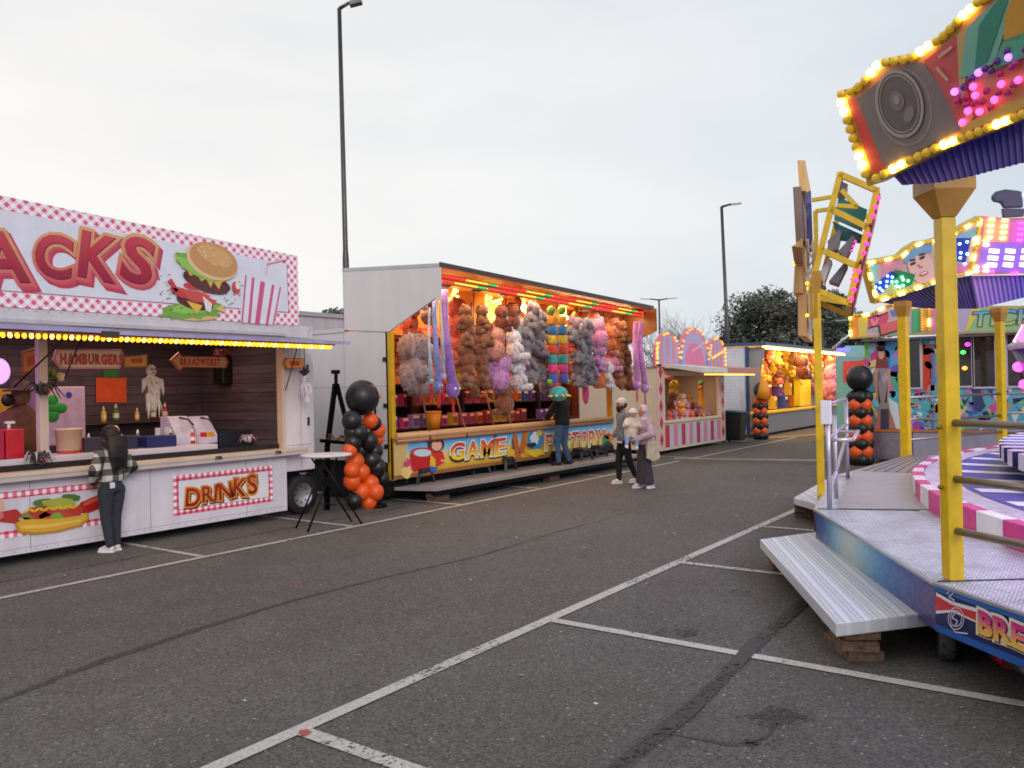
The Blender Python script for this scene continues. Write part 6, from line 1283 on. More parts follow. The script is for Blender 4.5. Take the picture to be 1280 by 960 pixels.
# posts and rails
PA = [(126.8, 11.3), (103, 11.3), (76.9, 11.26), (60.1, 11.25), (36, 11.3), (151.5, 11.3), (176, 11.3)]
for i, (a, r) in enumerate(PA):
    p = pol(a, r); rt = V((cos(radians(a+90)), sin(radians(a+90)), 0)); ro = V((cos(radians(a)), sin(radians(a)), 0)); hw = (.053, .045, .072, .065, .07, .07, .07)[i]
    z0 = DZ+.006 if i != 1 else .5
    if i == 1: p = V((10.64, 2.86, 0))
    m = MB(); 
    def sqr(z, h): return [p+rt*sx*h+ro*sy*h+V((0, 0, z)) for sx, sy in ((-1, -1), (1, -1), (1, 1), (-1, 1))]
    m.prism(sqr(z0, hw), (0, 0, 3.18-z0), YP); po = m.build('post', ENAMEL, t, bevel=.008)
    m = MB(); vs = sqr(3.183, hw*1.02)+sqr(3.36, .145 if i == 0 else (.112 if i > 1 else hw*1.3))+sqr(3.45, .145 if i == 0 else (.112 if i > 1 else hw*1.3))
    m.add(vs, [(3, 2, 1, 0), (0, 1, 5, 4), (1, 2, 6, 5), (2, 3, 7, 6), (3, 0, 4, 7), (4, 5, 9, 8), (5, 6, 10, 9), (6, 7, 11, 10), (7, 4, 8, 11), (8, 9, 10, 11)], rgb(190, 138, 50)); m.build('post_head', ENAMEL, po)
    m = MB(); m.ell(p+ro*.075+V((0, 0, 1.72)), .018, rgb(150, 130, 40), None, 8, 5); m.ell(p+ro*.075+V((0, 0, 1.3)), .018, rgb(150, 130, 40), None, 8, 5); m.build('bolt', METAL, po)
    if i == 1:
        m = MB(); m.prism([q for q in sqr(.12, .09)], (0, 0, .38), rgb(120, 116, 120)); m.prism(sqr(0.0, .16), (0, 0, .12), rgb(70, 68, 70)); m.build('foot', METAL, po)
for i, j in ((0, 5), (2, 3), (3, 4), (5, 6)):
    p, q = pol(*PA[i]), pol(*PA[j])
    for z in (1.75, 1.36, 1.0):
        m = MB(); a = p+V((0, 0, z)); b = q+V((0, 0, z)); pts = [a, a.lerp(b, .5), b] if z != 1.36 else [a+V((0, 0, .0)), a.lerp(b, .18), a.lerp(b, .3)-V((0, 0, .04)), b-V((0, 0, .04))]
        m.tube(pts, .027, rgb(150, 144, 146), 12); m.build('rail', METAL, t)
# gate fence at the boarding side
fa, fb = V((9.33, 2.42, DZ)), V((12.5, 2.98, DZ)); fe = thing('boarding_gate', fa, 'aluminium boarding gate with white end plate beside the thin yellow ride post', 'gate')
up = V((0, 0, 1)); AL = rgb(196, 190, 200)
for f, h in ((0, 1.18), (.3, 1.0), (1, 1.15)):
    m = MB(); a = fa.lerp(fb, f); m.tube([a, a+up*h], .026, AL, 10); m.build('gate_post', ALU, fe)
for f0, f1, z0, z1 in ((0, 1, 1.16, 1.15), (0, 1, .78, .78), (0, .95, .18, .6)):
    m = MB(); m.tube([fa.lerp(fb, f0)+up*z0, fa.lerp(fb, f1)+up*z1], .022, AL, 10); m.build('gate_rail', ALU, fe)
m = MB(); m.box(fa.x-.06, fa.x-.02, fa.y-.05, fa.y+.06, DZ+.94, DZ+1.2, rgb(232, 230, 238)); m.build('end_plate', PAINT, fe, bevel=.006)
m = MB(); p = fa.lerp(fb, .12)+up*.74; s_ = V((.13, -.19, 0)); m.tube([p, p+s_*1.1, p+s_*1.1+(fb-fa)*.35+up*.03, p+(fb-fa)*.35+up*.03], .022, rgb(214, 208, 216), 10); m.build('gate_handle', ALU, fe)
# steps, packing, wheel
def step_board(pts, label, z=.335, th=.1):
    c = sum(pts, V((0, 0, 0)))/len(pts); o = thing('boarding_step', (c.x, c.y, z-th), label, 'step'); m = MB(); P3 = [V((p.x, p.y, z-th)) for p in pts]
    a = sum(P3[i].x*P3[(i+1) % len(P3)].y-P3[(i+1) % len(P3)].x*P3[i].y for i in range(len(P3)))
    if a < 0: P3 = P3[::-1]
    m.prism(P3, (0, 0, th), rgb(208, 210, 218)); m.build('board', STEPM, o, bevel=.008)
    return o
def step_mat():
    m, nt, out = nodes('punched_step'); at = N(nt, 'Attribute', attribute_name='Col'); bs = N(nt, 'BsdfPrincipled'); L(nt, bs.outputs[0], out.inputs[0])
    mp = N(nt, 'Mapping'); mp.inputs['Rotation'].default_value = (0, 0, -.47); mp.inputs['Scale'].default_value = (1, 1, 0); L(nt, coord(nt), mp.inputs['Vector'])
    sp = N(nt, 'SeparateXYZ'); L(nt, mp.outputs[0], sp.inputs[0])
    f = N(nt, 'Math', operation='FRACT'); d = N(nt, 'Math', operation='DIVIDE'); L(nt, sp.outputs[1], d.inputs[0]); d.inputs[1].default_value = .145; L(nt, d.outputs[0], f.inputs[0])
    rib = rng(nt, f.outputs[0], .72, .8, 0, 1)
    vo = N(nt, 'TexVoronoi'); vo.inputs['Scale'].default_value = 26; vo.inputs['Randomness'].default_value = 0.15; L(nt, mp.outputs[0], vo.inputs['Vector']); dots = rng(nt, vo.outputs['Distance'], .2, .34, 1, 0)
    k = N(nt, 'MixRGB'); L(nt, rib, k.inputs[0]); L(nt, dots, k.inputs[1]); k.inputs[2].default_value = (0, 0, 0, 1)
    ge = N(nt, 'NewGeometry'); gs = N(nt, 'SeparateXYZ'); L(nt, ge.outputs['True Normal'], gs.inputs[0]); top = N(nt, 'Math', operation='GREATER_THAN'); L(nt, gs.outputs[2], top.inputs[0]); top.inputs[1].default_value = .5
    c = vmul(nt, at.outputs['Color'], rng(nt, vmul(nt, k.outputs[0], top.outputs[0]), 0, 1, 1.0, .5)); c = vmul(nt, c, rng(nt, rib, 0, 1, .97, 1.12)); L(nt, c, bs.inputs['Base Color']); bs.inputs['Metallic'].default_value = .3; bs.inputs['Roughness'].default_value = .5
    b = N(nt, 'Bump'); b.inputs['Strength'].default_value = .5; b.inputs['Distance'].default_value = .01
    h = N(nt, 'Math', operation='ADD'); L(nt, rib, h.inputs[0]); L(nt, dots, h.inputs[1]); hm = N(nt, 'Math', operation='MULTIPLY'); L(nt, h.outputs[0], hm.inputs[0]); L(nt, top.outputs[0], hm.inputs[1]); L(nt, hm.outputs[0], b.inputs['Height']); L(nt, b.outputs[0], bs.inputs['Normal'])
    return m
STEPM = step_mat()
step_board([onZ(950, 674, .335), onZ(1045, 779, .335), onZ(1169, 765, .335), onZ(1032, 663, .335)], 'long punched aluminium step in front of the blue ride trim')
step_board([onZ(992, 622, .335), V((11.75, 3.16, 0)), V((15.0, 3.12, 0)), V((15.1, 3.95, 0))], 'further aluminium step at the foot of the thin yellow ride post')
c = onZ(1060, 824); timber((c.x+.2, c.y+.02, 0), 3, 'stacked brown timber blocks under the near corner of the long step', .5, .26, .078, .5)
c = onZ(968, 712); timber((c.x+.12, c.y-.05, 0), 3, 'brown timber blocks under the far left corner of the long step', .3, .24, .078, .5)
c = onZ(1002, 646); timber((c.x+.1, c.y, 0), 3, 'brown timber blocks under the further aluminium step', .42, .26, .085, .3)
o = thing('support_tyre', (6.72, .82, .3), 'narrow dark tyre standing under the corner of the ride deck', 'wheel')
M = Matrix.Rotation(radians(12), 3, 'Z')@Matrix.Rotation(pi/2, 3, 'X'); c = V((6.72, .945, .21)); m = MB(); m.lathe(c, [(.13, -.05), (.19, -.055), (.21, -.035), (.21, .035), (.19, .055), (.13, .05)], rgb(70, 68, 70), 30, True, M, False); m.build('tyre', RUBBER, o)
m = MB()
for k in range(26): a = k*2*pi/26; m.ell(c+M@V((.211*cos(a), .211*sin(a), .03 if k % 2 else -.03)), (.012, .012, .012), rgb(16, 16, 16), None, 6, 4)
m.build('tread_hole', RUBBER, o); m = MB(); m.lathe(c, [(0, -.03), (.13, -.05), (.13, .05), (0, .03)], rgb(110, 108, 110), 20, True, M); m.build('rim', METAL, o)
m = MB(); m.tube([c, c+V((.15, -.1, 0)), c+V((.15, -.1, .34))], .03, rgb(40, 40, 44), 8); m.build('axle', METAL, o)
o = thing('tow_bar', onZ(1262, 826, .12), 'red and grey tow bar lying under the ride deck', 'bar'); a, b = onZ(1248, 818, .12), onZ(1300, 848, .12); m = MB(); m.tube([a, a.lerp(b, .3)], .06, rgb(170, 30, 44), 10); m.build('sleeve', ENAMEL, o); m = MB(); m.tube([a.lerp(b, .3), b], .04, rgb(150, 146, 150), 10); m.build('tube', METAL, o)
m = MB()
for k in range(0, NS, 1):
    p, q_ = pol(va[k]+3, 10.9), pol(va[k]+14, 10.9); m.bar(p+V((0, 0, .45)), q_+V((0, 0, .45)), .1, rgb(40, 42, 60), .2)
    m.bar(pol(va[k]+4, 10.9, .1), pol(va[k]+4, 4, .1)+V((0, 0, .3)), .14, rgb(50, 52, 60))
m.build('under_frame', METAL, t)
# ---------------------------------------------------------------- fascia panels
SOF = vc('ribbed_soffit', .4, var=.15, emis=.16)  # weak emission stands in for LED light falling on these surfaces
def fascia_plane(a, b, lean):
    d = (b-a); d.z = 0; d.normalize(); n = V((d.y, -d.x, 0))
    mid = (a+b)/2
    if n.dot(mid-RC_) < 0: n = -n; 
    u = d if d.cross(V((0, 0, 1))).dot(n) > 0 else -d
    up = V((0, 0, cos(lean)))+n*sin(lean); return Pan(a, u, up, .004), n
def resample(pts, step):
    out = []; acc = 0.
    for (x0, y0), (x1, y1) in zip(pts, pts[1:]):
        l = hypot(x1-x0, y1-y0); s = -acc
        while s+step <= l+1e-6:
            s += step; out.append((x0+(x1-x0)*s/l, y0+(y1-y0)*s/l))
        acc = l-s
    return out
LITY, OFFY = rgb(255, 206, 90), rgb(232, 192, 56)
A1 = onZ(1087, 231, 3.46); B1 = pol(151.5, 11.4); p1, n1_ = fascia_plane(A1, V((B1.x, B1.y, 3.46)), radians(16))
out1 = [(1085, 233), (1076, 205), (1064, 172), (1055, 142), (1047, 114), (1064, 110), (1078, 100), (1090, 86), (1098, 75), (1120, 71), (1140, 68), (1156, 55), (1172, 46), (1190, 28), (1206, 12), (1224, -4), (1260, -22), (1330, -60), (1340, 118), (1280, 148), (1225, 170), (1180, 187), (1130, 211)]
Z1 = lambda x, y: (1030+x/3.84, y/3.84)
m = MB(); pl = [p1.pt(*p1.px(*p), 0) for p in out1]; m.prism(pl, p1.n*-.16, rgb(196, 168, 70)); f1 = m.build('fascia', PAINT, t)
cx_ = sum(p[0] for p in out1[:17])/17; 
inn = [(1092, 222), (1084, 198), (1072, 165), (1064, 140), (1058, 122), (1072, 118), (1086, 106), (1098, 90), (1106, 82), (1124, 79), (1145, 76), (1162, 64), (1180, 54), (1197, 38), (1213, 21), (1230, 6), (1264, -12), (1330, -44), (1336, 108), (1276, 138), (1220, 160), (1174, 177), (1128, 199)]
m = MB(); p1.X(m, inn, rgb(206, 142, 108), 1); zz = lambda pts: [Z1(*p) for p in pts]
p1.X(m, zz([(115, 480), (165, 470), (295, 800), (240, 835)]), rgb(226, 84, 72), 2); p1.X(m, zz([(165, 478), (330, 335), (420, 305), (485, 300), (560, 400), (665, 620), (420, 740), (292, 795)]), rgb(134, 122, 120), 3)
p1.X(m, zz([(490, 290), (650, 165), (700, 150), (670, 390), (740, 600), (668, 620), (560, 400)]), rgb(204, 92, 92), 4); p1.X(m, zz([(650, 165), (720, 110), (700, 240), (690, 400), (730, 560), (700, 600), (660, 400)]), rgb(206, 170, 110), 5)
p1.X(m, zz([(700, 130), (840, 0), (880, -40), (960, -80), (830, 300), (760, 340), (665, 375)]), rgb(122, 186, 164), 6); p1.X(m, zz([(760, 120), (830, 20), (880, -30), (905, -20), (800, 290), (740, 330)]), rgb(54, 140, 118), 7); p1.X(m, zz([(890, 60), (960, -100), (1180, -160), (1180, 60), (960, 180), (880, 200)]), rgb(206, 150, 50), 8)
p1.X(m, zz([(880, 190), (960, 160), (1180, 60), (1180, 190), (830, 330), (850, 260)]), rgb(90, 170, 140), 8); p1.X(m, zz([(672, 600), (960, 470), (1180, 370), (1180, 400), (960, 520), (680, 640)]), rgb(220, 176, 90), 8)
def ring(pan, mb, c, rx, ry, w_, col, k, rot):
    pts = []; cc, s = cos(rot), sin(rot)
    for i in range(41): a = i*2*pi/40; x, y = rx*cos(a), ry*sin(a); pts.append((c[0]+x*cc-y*s, c[1]+x*s+y*cc))
    pan.SX(mb, pts, w_, col, k)
c = Z1(375, 495); p1.EX(m, *c, 30, 43, rgb(142, 130, 128), 4, .2); p1.EX(m, *c, 25, 37, rgb(112, 102, 102), 5, .2); ring(p1, m, c, 28, 41, .022, rgb(176, 164, 162), 6, -.2); ring(p1, m, c, 24, 36, .012, rgb(158, 148, 146), 6, -.2)
p1.EX(m, c[0]-3, c[1]-4, 9, 13, rgb(134, 122, 120), 6, .2); p1.EX(m, c[0]-3, c[1]-5, 4, 6, rgb(164, 152, 150), 7, .2); p1.EX(m, c[0]+12, c[1]+13, 6, 11, rgb(146, 132, 130), 6, -.3); ring(p1, m, (c[0]+4, c[1]+4), 34, 48, .014, rgb(156, 142, 140), 3.5, -.2)
for a, b in (((570, 270), (635, 220)), ((560, 320), (615, 380))): p1.SX(m, [Z1(*a), Z1(*b)], .018, rgb(214, 176, 160), 9)  # two pale strokes paint glare over the picture
m.build('fascia_picture', PRINT, f1)
mid1 = [((a[0]+b[0])/2, (a[1]+b[1])/2) for a, b in zip(out1, inn)]; k = 0
for pts in (mid1[:18], [mid1[0]]+mid1[:17:-1]):
    for px, py in resample(pts, 11.8):
        if px > 1300: continue
        lit = (k % 6) in (1, 2); q = p1.pt(*p1.px(px, py), 6); r = 5.6*mpp(q)
        m = MB(); m.ell(q, (r, r, r), LITY if lit else OFFY, None, 12, 8); m.build('bulb', GLOW if lit else CAP, f1); k += 1
MAG, PUR = rgb(255, 50, 170), rgb(170, 70, 255)
for i, (x, y) in enumerate(((648, 435), (738, 410), (763, 343), (908, 270), (748, 452), (713, 527), (768, 530), (686, 582), (873, 398), (840, 473), (955, 378), (660, 482), (692, 412), (700, 462), (728, 372), (795, 325), (852, 288), (825, 335), (868, 350), (922, 318), (900, 238), (945, 300), (705, 497), (744, 492), (782, 484), (802, 432), (822, 512), (860, 440), (902, 440), (932, 402), (1000, 290), (1010, 340), (1040, 260), (990, 230))):
    q = p1.pt(*p1.px(*Z1(x, y)), 9); lit = i < 11; pu = y < 640-.28*x+70*0 and (x*.6+y) < 835; r = 4.6*mpp(q); m = MB(); m.ell(q, (r, r, r), (mix(PUR, (1, 1, 1), .1) if pu else mix(MAG, (1, 1, 1), .06)) if lit else (rgb(92, 50, 130) if pu else rgb(176, 40, 110)), None, 12, 8); m.build('bulb', GLOWS if lit else CAP, f1)
# ribbed soffit under the first panel
def soffit(pan, n, top, bot, name_parent, nr=30, c0=rgb(56, 54, 150), c1=rgb(88, 74, 160), dep=.1):
    tops = resample([top[0]]+list(top), 1e9) or None
    def along(pl, f):
        ls = [0]
        for a, b in zip(pl, pl[1:]): ls.append(ls[-1]+hypot(b[0]-a[0], b[1]-a[1]))
        d = f*ls[-1]
        for i in range(len(pl)-1):
            if d <= ls[i+1]+1e-6: g = (d-ls[i])/max(1e-6, ls[i+1]-ls[i]); return (pl[i][0]+(pl[i+1][0]-pl[i][0])*g, pl[i][1]+(pl[i+1][1]-pl[i][1])*g)
        return pl[-1]
    m = MB(); b2 = Pan(pan.o-n*.14, pan.u, (0, 0, 1))
    for i in range(nr):
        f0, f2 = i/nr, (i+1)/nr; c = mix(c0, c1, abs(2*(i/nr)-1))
        T0, T2, B0, B2 = [b2.px(*along(pl, f)) for pl, f in ((top, f0), (top, f2), (bot, f0), (bot, f2))]
        w = lambda p, q, g: (p[0]+(q[0]-p[0])*g, p[1]+(q[1]-p[1])*g)
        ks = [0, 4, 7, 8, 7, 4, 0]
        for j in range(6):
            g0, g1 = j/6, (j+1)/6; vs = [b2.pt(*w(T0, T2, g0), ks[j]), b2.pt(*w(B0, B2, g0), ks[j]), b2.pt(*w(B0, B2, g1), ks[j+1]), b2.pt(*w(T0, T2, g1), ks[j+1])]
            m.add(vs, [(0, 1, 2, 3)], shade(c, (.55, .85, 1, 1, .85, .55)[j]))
    return m.build('ribbed_soffit', SOF, name_parent)
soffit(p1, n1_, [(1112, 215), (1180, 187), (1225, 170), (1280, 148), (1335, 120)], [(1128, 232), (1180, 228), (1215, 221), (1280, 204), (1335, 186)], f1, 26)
# second panel over the far posts
A2 = onZ(1094, 379, 3.46)
def facing(a, d, lean):
    d = V((*d, 0)).normalized(); n = V((d.y, -d.x, 0)); return Pan(a, d, V((0, 0, cos(lean)))+n*sin(lean), .004), n
p2, n2_ = facing(A2, (.62, -.78), radians(12))
out2 = [(1094, 380), (1086, 350), (1080, 327), (1108, 322), (1125, 319), (1135, 310), (1148, 302), (1164, 300), (1187, 293), (1206, 281), (1227, 270), (1222, 308), (1214, 343), (1193, 347), (1164, 356), (1130, 368)]
Z2 = lambda x, y: (1060+x/4.8, 220+y/4.8)
m = MB(); m.prism([p2.pt(*p2.px(*p), 0) for p in out2], p2.n*-.2, rgb(206, 170, 60)); f2 = m.build('fascia', PAINT, t)
inn2 = [(1097, 374), (1090, 348), (1085, 331), (1110, 326), (1127, 323), (1138, 313), (1150, 306), (1165, 304), (1189, 297), (1208, 286), (1222, 278), (1217, 308), (1210, 339), (1192, 343), (1162, 352), (1128, 364)]
m = MB(); p2.X(m, inn2, rgb(196, 170, 160), 1); z2 = lambda pts: [Z2(*p) for p in pts]
p2.X(m, z2([(118, 530), (180, 520), (160, 740), (150, 730)]), rgb(130, 196, 196), 2); p2.X(m, z2([(200, 515), (320, 500), (330, 600), (200, 640)]), rgb(206, 140, 160), 2); p2.X(m, z2([(160, 735), (200, 640), (330, 610), (420, 640), (400, 680)]), rgb(190, 190, 120), 3); p2.X(m, z2([(610, 375), (780, 300), (770, 375), (720, 380)]), rgb(130, 180, 200), 3); p2.X(m, z2([(600, 520), (720, 530), (720, 590), (600, 610)]), rgb(206, 120, 170), 3)
c = Z2(430, 540); p2.EX(m, c[0]+1, c[1]+1, 16, 21, rgb(226, 186, 172), 5, .3); p2.X(m, z2([(325, 510), (360, 440), (420, 405), (500, 400), (500, 455), (420, 470), (345, 525)]), rgb(110, 160, 196), 6)
p2.EX(m, *Z2(385, 525), 4, 1.8, rgb(70, 50, 50), 7, .4); p2.EX(m, *Z2(440, 490), 4, 1.8, rgb(70, 50, 50), 7, .4); p2.SX(m, [Z2(365, 508), Z2(400, 500)], .04, rgb(80, 56, 50), 7); p2.SX(m, [Z2(420, 474), Z2(460, 466)], .04, rgb(80, 56, 50), 7); p2.EX(m, *Z2(450, 585), 6, 2.6, rgb(190, 60, 76), 7, .4); p2.EX(m, *Z2(450, 582), 4.6, 1.1, rgb(240, 236, 232), 8, .4); p2.SX(m, [Z2(415, 530), Z2(430, 550), Z2(445, 540)], .03, rgb(190, 130, 118), 7)
p2.X(m, z2([(145, 660), (255, 570), (300, 590), (190, 710)]), rgb(40, 60, 180), 6); p2.X(m, z2([(255, 580), (280, 560), (400, 590), (380, 650), (300, 680), (270, 640)]), rgb(30, 130, 70), 6); p2.X(m, z2([(610, 372), (735, 372), (700, 520), (610, 500)]), rgb(36, 56, 160), 6); m.build('fascia_picture', PRINT, f2)
def dots(pan, par, pts, col, r, mat=GLOW, k=9, name='bulb'):
    for x, y in pts:
        q = pan.pt(*pan.px(x, y), k); m = MB(); m.ell(q, (r*mpp(q),)*3, col, None, 8, 6); m.build(name, mat, par)
dots(p2, f2, z2([(160, 665), (187, 638), (185, 672), (200, 686), (228, 632), (225, 660), (232, 600), (258, 632), (260, 606)]), rgb(110, 180, 255), 1.6); dots(p2, f2, z2([(285, 634), (318, 606), (325, 622), (355, 628), (325, 656), (305, 664), (288, 660)]), rgb(120, 255, 190), 1.6); dots(p2, f2, z2([(620, 393), (663, 407), (708, 395), (625, 437), (670, 460), (708, 467), (667, 490), (695, 527)]), rgb(130, 190, 255), 1.7); dots(p2, f2, [Z2(618, 500)], rgb(80, 255, 150), 2)
mid2 = [((a[0]+b[0])/2, (a[1]+b[1])/2) for a, b in zip(out2, inn2)]+[((out2[0][0]+inn2[0][0])/2, (out2[0][1]+inn2[0][1])/2)]; k = 0
for i, (px, py) in enumerate(resample(mid2, 4.4)):
    lit = (i % 5) in (1, 2); q = p2.pt(*p2.px(px, py), 8); r = 2.3*mpp(q); m = MB(); m.ell(q, (r, r, r), LITY if lit else OFFY, None, 8, 6); m.build('bulb', GLOW if lit else CAP, f2)
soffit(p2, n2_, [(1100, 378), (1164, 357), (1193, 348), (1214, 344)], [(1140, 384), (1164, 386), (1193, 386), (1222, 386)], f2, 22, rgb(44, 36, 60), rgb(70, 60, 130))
# middle lamp tower of the crown, further right
A3 = p2.pt(*p2.px(1218, 344), 0); p3_, n3_ = facing(A3, (.35, -.94), radians(12))
out3 = [(1214, 344), (1222, 308), (1227, 270), (1262, 273), (1300, 272), (1345, 268), (1345, 340), (1280, 342)]
m = MB(); m.prism([p3_.pt(*p3_.px(*p), 0) for p in out3], p3_.n*-.2, rgb(196, 130, 140)); f3 = m.build('fascia', PAINT, t)
m = MB(); p3_.X(m, [(1217, 341), (1223, 322), (1228, 302), (1345, 300), (1345, 338)], rgb(150, 110, 220), 1); p3_.X(m, [(1228, 302), (1231, 274), (1262, 276), (1260, 303)], rgb(216, 150, 140), 2); p3_.X(m, [(1262, 276), (1345, 271), (1345, 302), (1260, 303)], rgb(190, 110, 190), 2); m.build('fascia_picture', SOF, f3)
dots(p3_, f3, [(1239+dx-i*1.0, 274.5+i*7.4) for dx in (-2, 2) for i in range(4)]+[(1255.5+dx-i*.9, 275.5+i*7.4) for dx in (-2, 2) for i in range(4)]+[(1219+dx, y) for dx in (-1.8, 1.8) for y in (299, 305, 333.5, 339)]+[(1232+dx, y) for dx in (-1.5, 1.5) for y in (301, 306, 333, 338.5)], LITY, 2., GLOW, 8); dots(p3_, f3, [(1276+dx-i*.8, 279+i*7) for dx in (-2, 2) for i in range(4)], MAG, 2., GLOW, 8); dots(p3_, f3, [(1235, 340), (1240, 339.5), (1265, 342), (1270, 341.5)], MAG, 2., GLOW, 8)
for i in range(3):
    for j in range(3): m = MB(); p3_.X(m, [(1236+j*20.5-i*1.5, 310.5+i*8.6), (1249+j*20-i*1.5, 311.5+i*8.6), (1248+j*20-i*1.5, 317+i*8.6), (1235+j*20.5-i*1.5, 316+i*8.6)], rgb(206, 206, 255), 8); m.build('light_panel', GLOWS, f3)
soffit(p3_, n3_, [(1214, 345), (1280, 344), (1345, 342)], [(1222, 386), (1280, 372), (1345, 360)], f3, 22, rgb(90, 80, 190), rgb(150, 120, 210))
o = MB(); c0 = p3_.pt(*p3_.px(1265, 272), -20); s = mpp(c0); M3 = Matrix([list(p3_.u), list(p3_.n), [0, 0, 1]]).transposed()
sp_ = thing('stage_spotlight', c0, 'dark moving spotlight standing on top of the far lit fascia', 'spotlight'); L3 = lambda x, y, z: c0+M3@V((x*s, y*s, z*s))
m = MB(); m.prism([L3(-9, -3, 0), L3(14, -3, 0), L3(16, -3, 10), L3(-10, -3, 12)], p3_.n*6*s, rgb(70, 66, 96)); m.build('base', PLASTIC, sp_, bevel=.02); m = MB(); m.prism([L3(-9, -3, 12), L3(14, -3, 11), L3(13, -3, 32), L3(-5, -3, 36), L3(-16, -3, 34), L3(-22, -3, 28), L3(-20, -3, 21), L3(-11, -3, 19)], p3_.n*7*s, rgb(64, 62, 98)); m.build('head', PLASTIC, sp_, bevel=.04)
m = MB(); m.ell(L3(15, 3, 27), (2.5*s,)*3, rgb(220, 226, 255), None, 10, 7); m.build('lens', GLOWS, sp_)
# edge-on panel above the thin post: open yellow box frame, magenta bulbs, plywood backs
tg = V((.97, .23, 0)); PP = V((10.64, 2.86, 0)); pe = Pan(PP, (tg.y, -tg.x, 0)); H = lambda x, y, dd=0.: pe.pt(*pe.px(x, y))+tg*dd
QS = [(1050, 218), (1096, 238), (1061, 379), (1014, 360)]
fr = MB(); q = [H(*p) for p in QS]; qd = [p+tg*1.9 for p in q]
for a, b in ((q[0], q[1]), (q[1], q[2]), (q[2], q[3]), (q[3], q[0]), (qd[0], qd[1]), (qd[1], qd[2]), (qd[2], qd[3]), (qd[3], qd[0]), (q[0], qd[0]), (q[1], qd[1]), (q[2], qd[2]), (q[3], qd[3]), (H(1039, 262), H(1084, 284)), (H(1026, 312), H(1074, 334))): fr.bar(a, b, .07, rgb(226, 182, 30), .07)
fr.bar(H(1052, 238), H(1072, 259), .05, rgb(226, 182, 30)); fr.bar(H(1072, 259), H(1047, 257), .05, rgb(226, 182, 30)); fr.bar(q[2], H(1020, 372), .06, rgb(216, 170, 30)); ef = fr.build('fascia_frame', ENAMEL, t)
m = MB(); 
def slab(pts, d0, d1, col): m.prism([H(*p)+tg*d0 for p in pts], tg*(d1-d0), col)
slab([(1048, 240), (1085, 256), (1078, 284), (1042, 268)], .3, .34, rgb(60, 150, 150)); slab([(1040, 272), (1080, 290), (1077, 300), (1048, 296)], .25, .3, rgb(44, 110, 116)); m.build('turquoise_panel', PAINT, ef)
m = MB(); slab([(1034, 300), (1048, 285), (1052, 288), (1047, 310), (1036, 312)], .1, .5, rgb(120, 112, 124)); slab([(1048, 312), (1066, 292), (1070, 296), (1058, 322)], .1, .5, rgb(116, 106, 124)); slab([(1024, 340), (1036, 322), (1040, 324), (1030, 352)], .1, .5, rgb(190, 184, 196)); slab([(1036, 350), (1056, 326), (1060, 330), (1048, 354)], .1, .5, rgb(104, 96, 112)); slab([(1046, 222), (1060, 228), (1056, 240), (1044, 236)], .1, .5, rgb(150, 140, 150)); slab([(1020, 352), (1032, 356), (1028, 362), (1017, 360)], .1, .5, rgb(80, 74, 84)); m.build('lamp_housing', PLASTIC, ef)
m = MB(); m.prism([H(1094, 240), H(1101, 243), H(1067, 383), H(1060, 380)], tg*1.8, rgb(130, 30, 60)); m.build('bulb_panel', PAINT, ef)
for i in range(12):
    f = i/11; x, y = 1098-34*f, 248+126*f; q_ = H(x, y)-tg*.03; m = MB(); r = 3.1*mpp(q_); lit = i not in (3, 7); m.ell(q_, (r, r, r), rgb(255, 50, 130) if lit else rgb(120, 30, 60), None, 10, 7); m.build('bulb', GLOWS if lit else CAP, ef)
dots(pe, ef, [(1067, 336), (1066, 342), (1064, 348), (1069, 300), (1067, 306), (1065, 312)], rgb(255, 60, 150), 1.8, GLOWS, -40)
bd = thing('ride_backdrop', H(1000, 420, 1.5), 'upright plywood backed ride scenery seen edge-on left of the yellow frame', 'scenery')
def ply(pts, d0, d1, mat, name='plywood_panel', col=(1, 1, 1)): m = MB(); m.prism([H(*p)+tg*d0 for p in pts], tg*(d1-d0), col); return m.build(name, mat, bd)
ply([(989, 166), (1000, 166), (1001, 209), (992, 209)], 1.4, 3.4, PLY); ply([(984, 208), (995, 207), (1000, 282), (988, 283)], 1.2, 3.2, DARKPLY); ply([(984, 294), (998, 281), (999, 317), (987, 316)], 1.0, 3.0, PLY); ply([(984, 294), (998, 296), (999, 317), (988, 317)], .9, .99, mat_wood('shaded_plywood', (rgb(120, 76, 46), rgb(150, 100, 62)), .8, .7, 2)); ply([(987, 318), (998, 318), (998, 355), (985, 355)], 1.1, 3.1, PLY); ply([(991, 356), (1004, 356), (1003, 414), (991, 413)], 1.2, 3.2, PLY); ply([(1004, 384), (1010, 375), (1014, 404), (1005, 403)], 1.3, 1.5, DARKPLY)
ply([(1001, 214), (1008, 210), (1011, 292), (1003, 296)], 1.3, 1.5, CLOTH, 'tarpaulin', rgb(112, 110, 170))
m = MB()
for a, b, w_ in (((1010, 226), (1050, 219), .05), ((1015, 241), (1044, 237), .05), ((1015, 241), (1019, 400), .05), ((1004, 280), (1009, 412), .035), ((1012, 282), (1013, 404), .035), ((1003, 325), (1014, 322), .06)): m.bar(H(*a, 1.2), H(*b, 1.2), w_, rgb(206, 196, 190) if w_ != .05 else rgb(214, 180, 60))
for i in range(10): m.bar(H(1005 if i % 2 else 1012, 284+i*12, 1.2), H(1012 if i % 2 else 1005, 296+i*12, 1.2), .02, rgb(170, 166, 170))
m.build('truss', METAL, bd); 
for x, y in ((1004, 342), (1009, 345), (1013, 341), (1006, 349), (1012, 350), (1015, 346), (1004, 386), (1013, 384), (986, 315)):
    q_ = H(x, y, 1.1); m = MB(); m.ell(q_, (2.2*mpp(q_),)*3, rgb(255, 200, 50), None, 8, 6); m.build('bulb', GLOWS, bd)
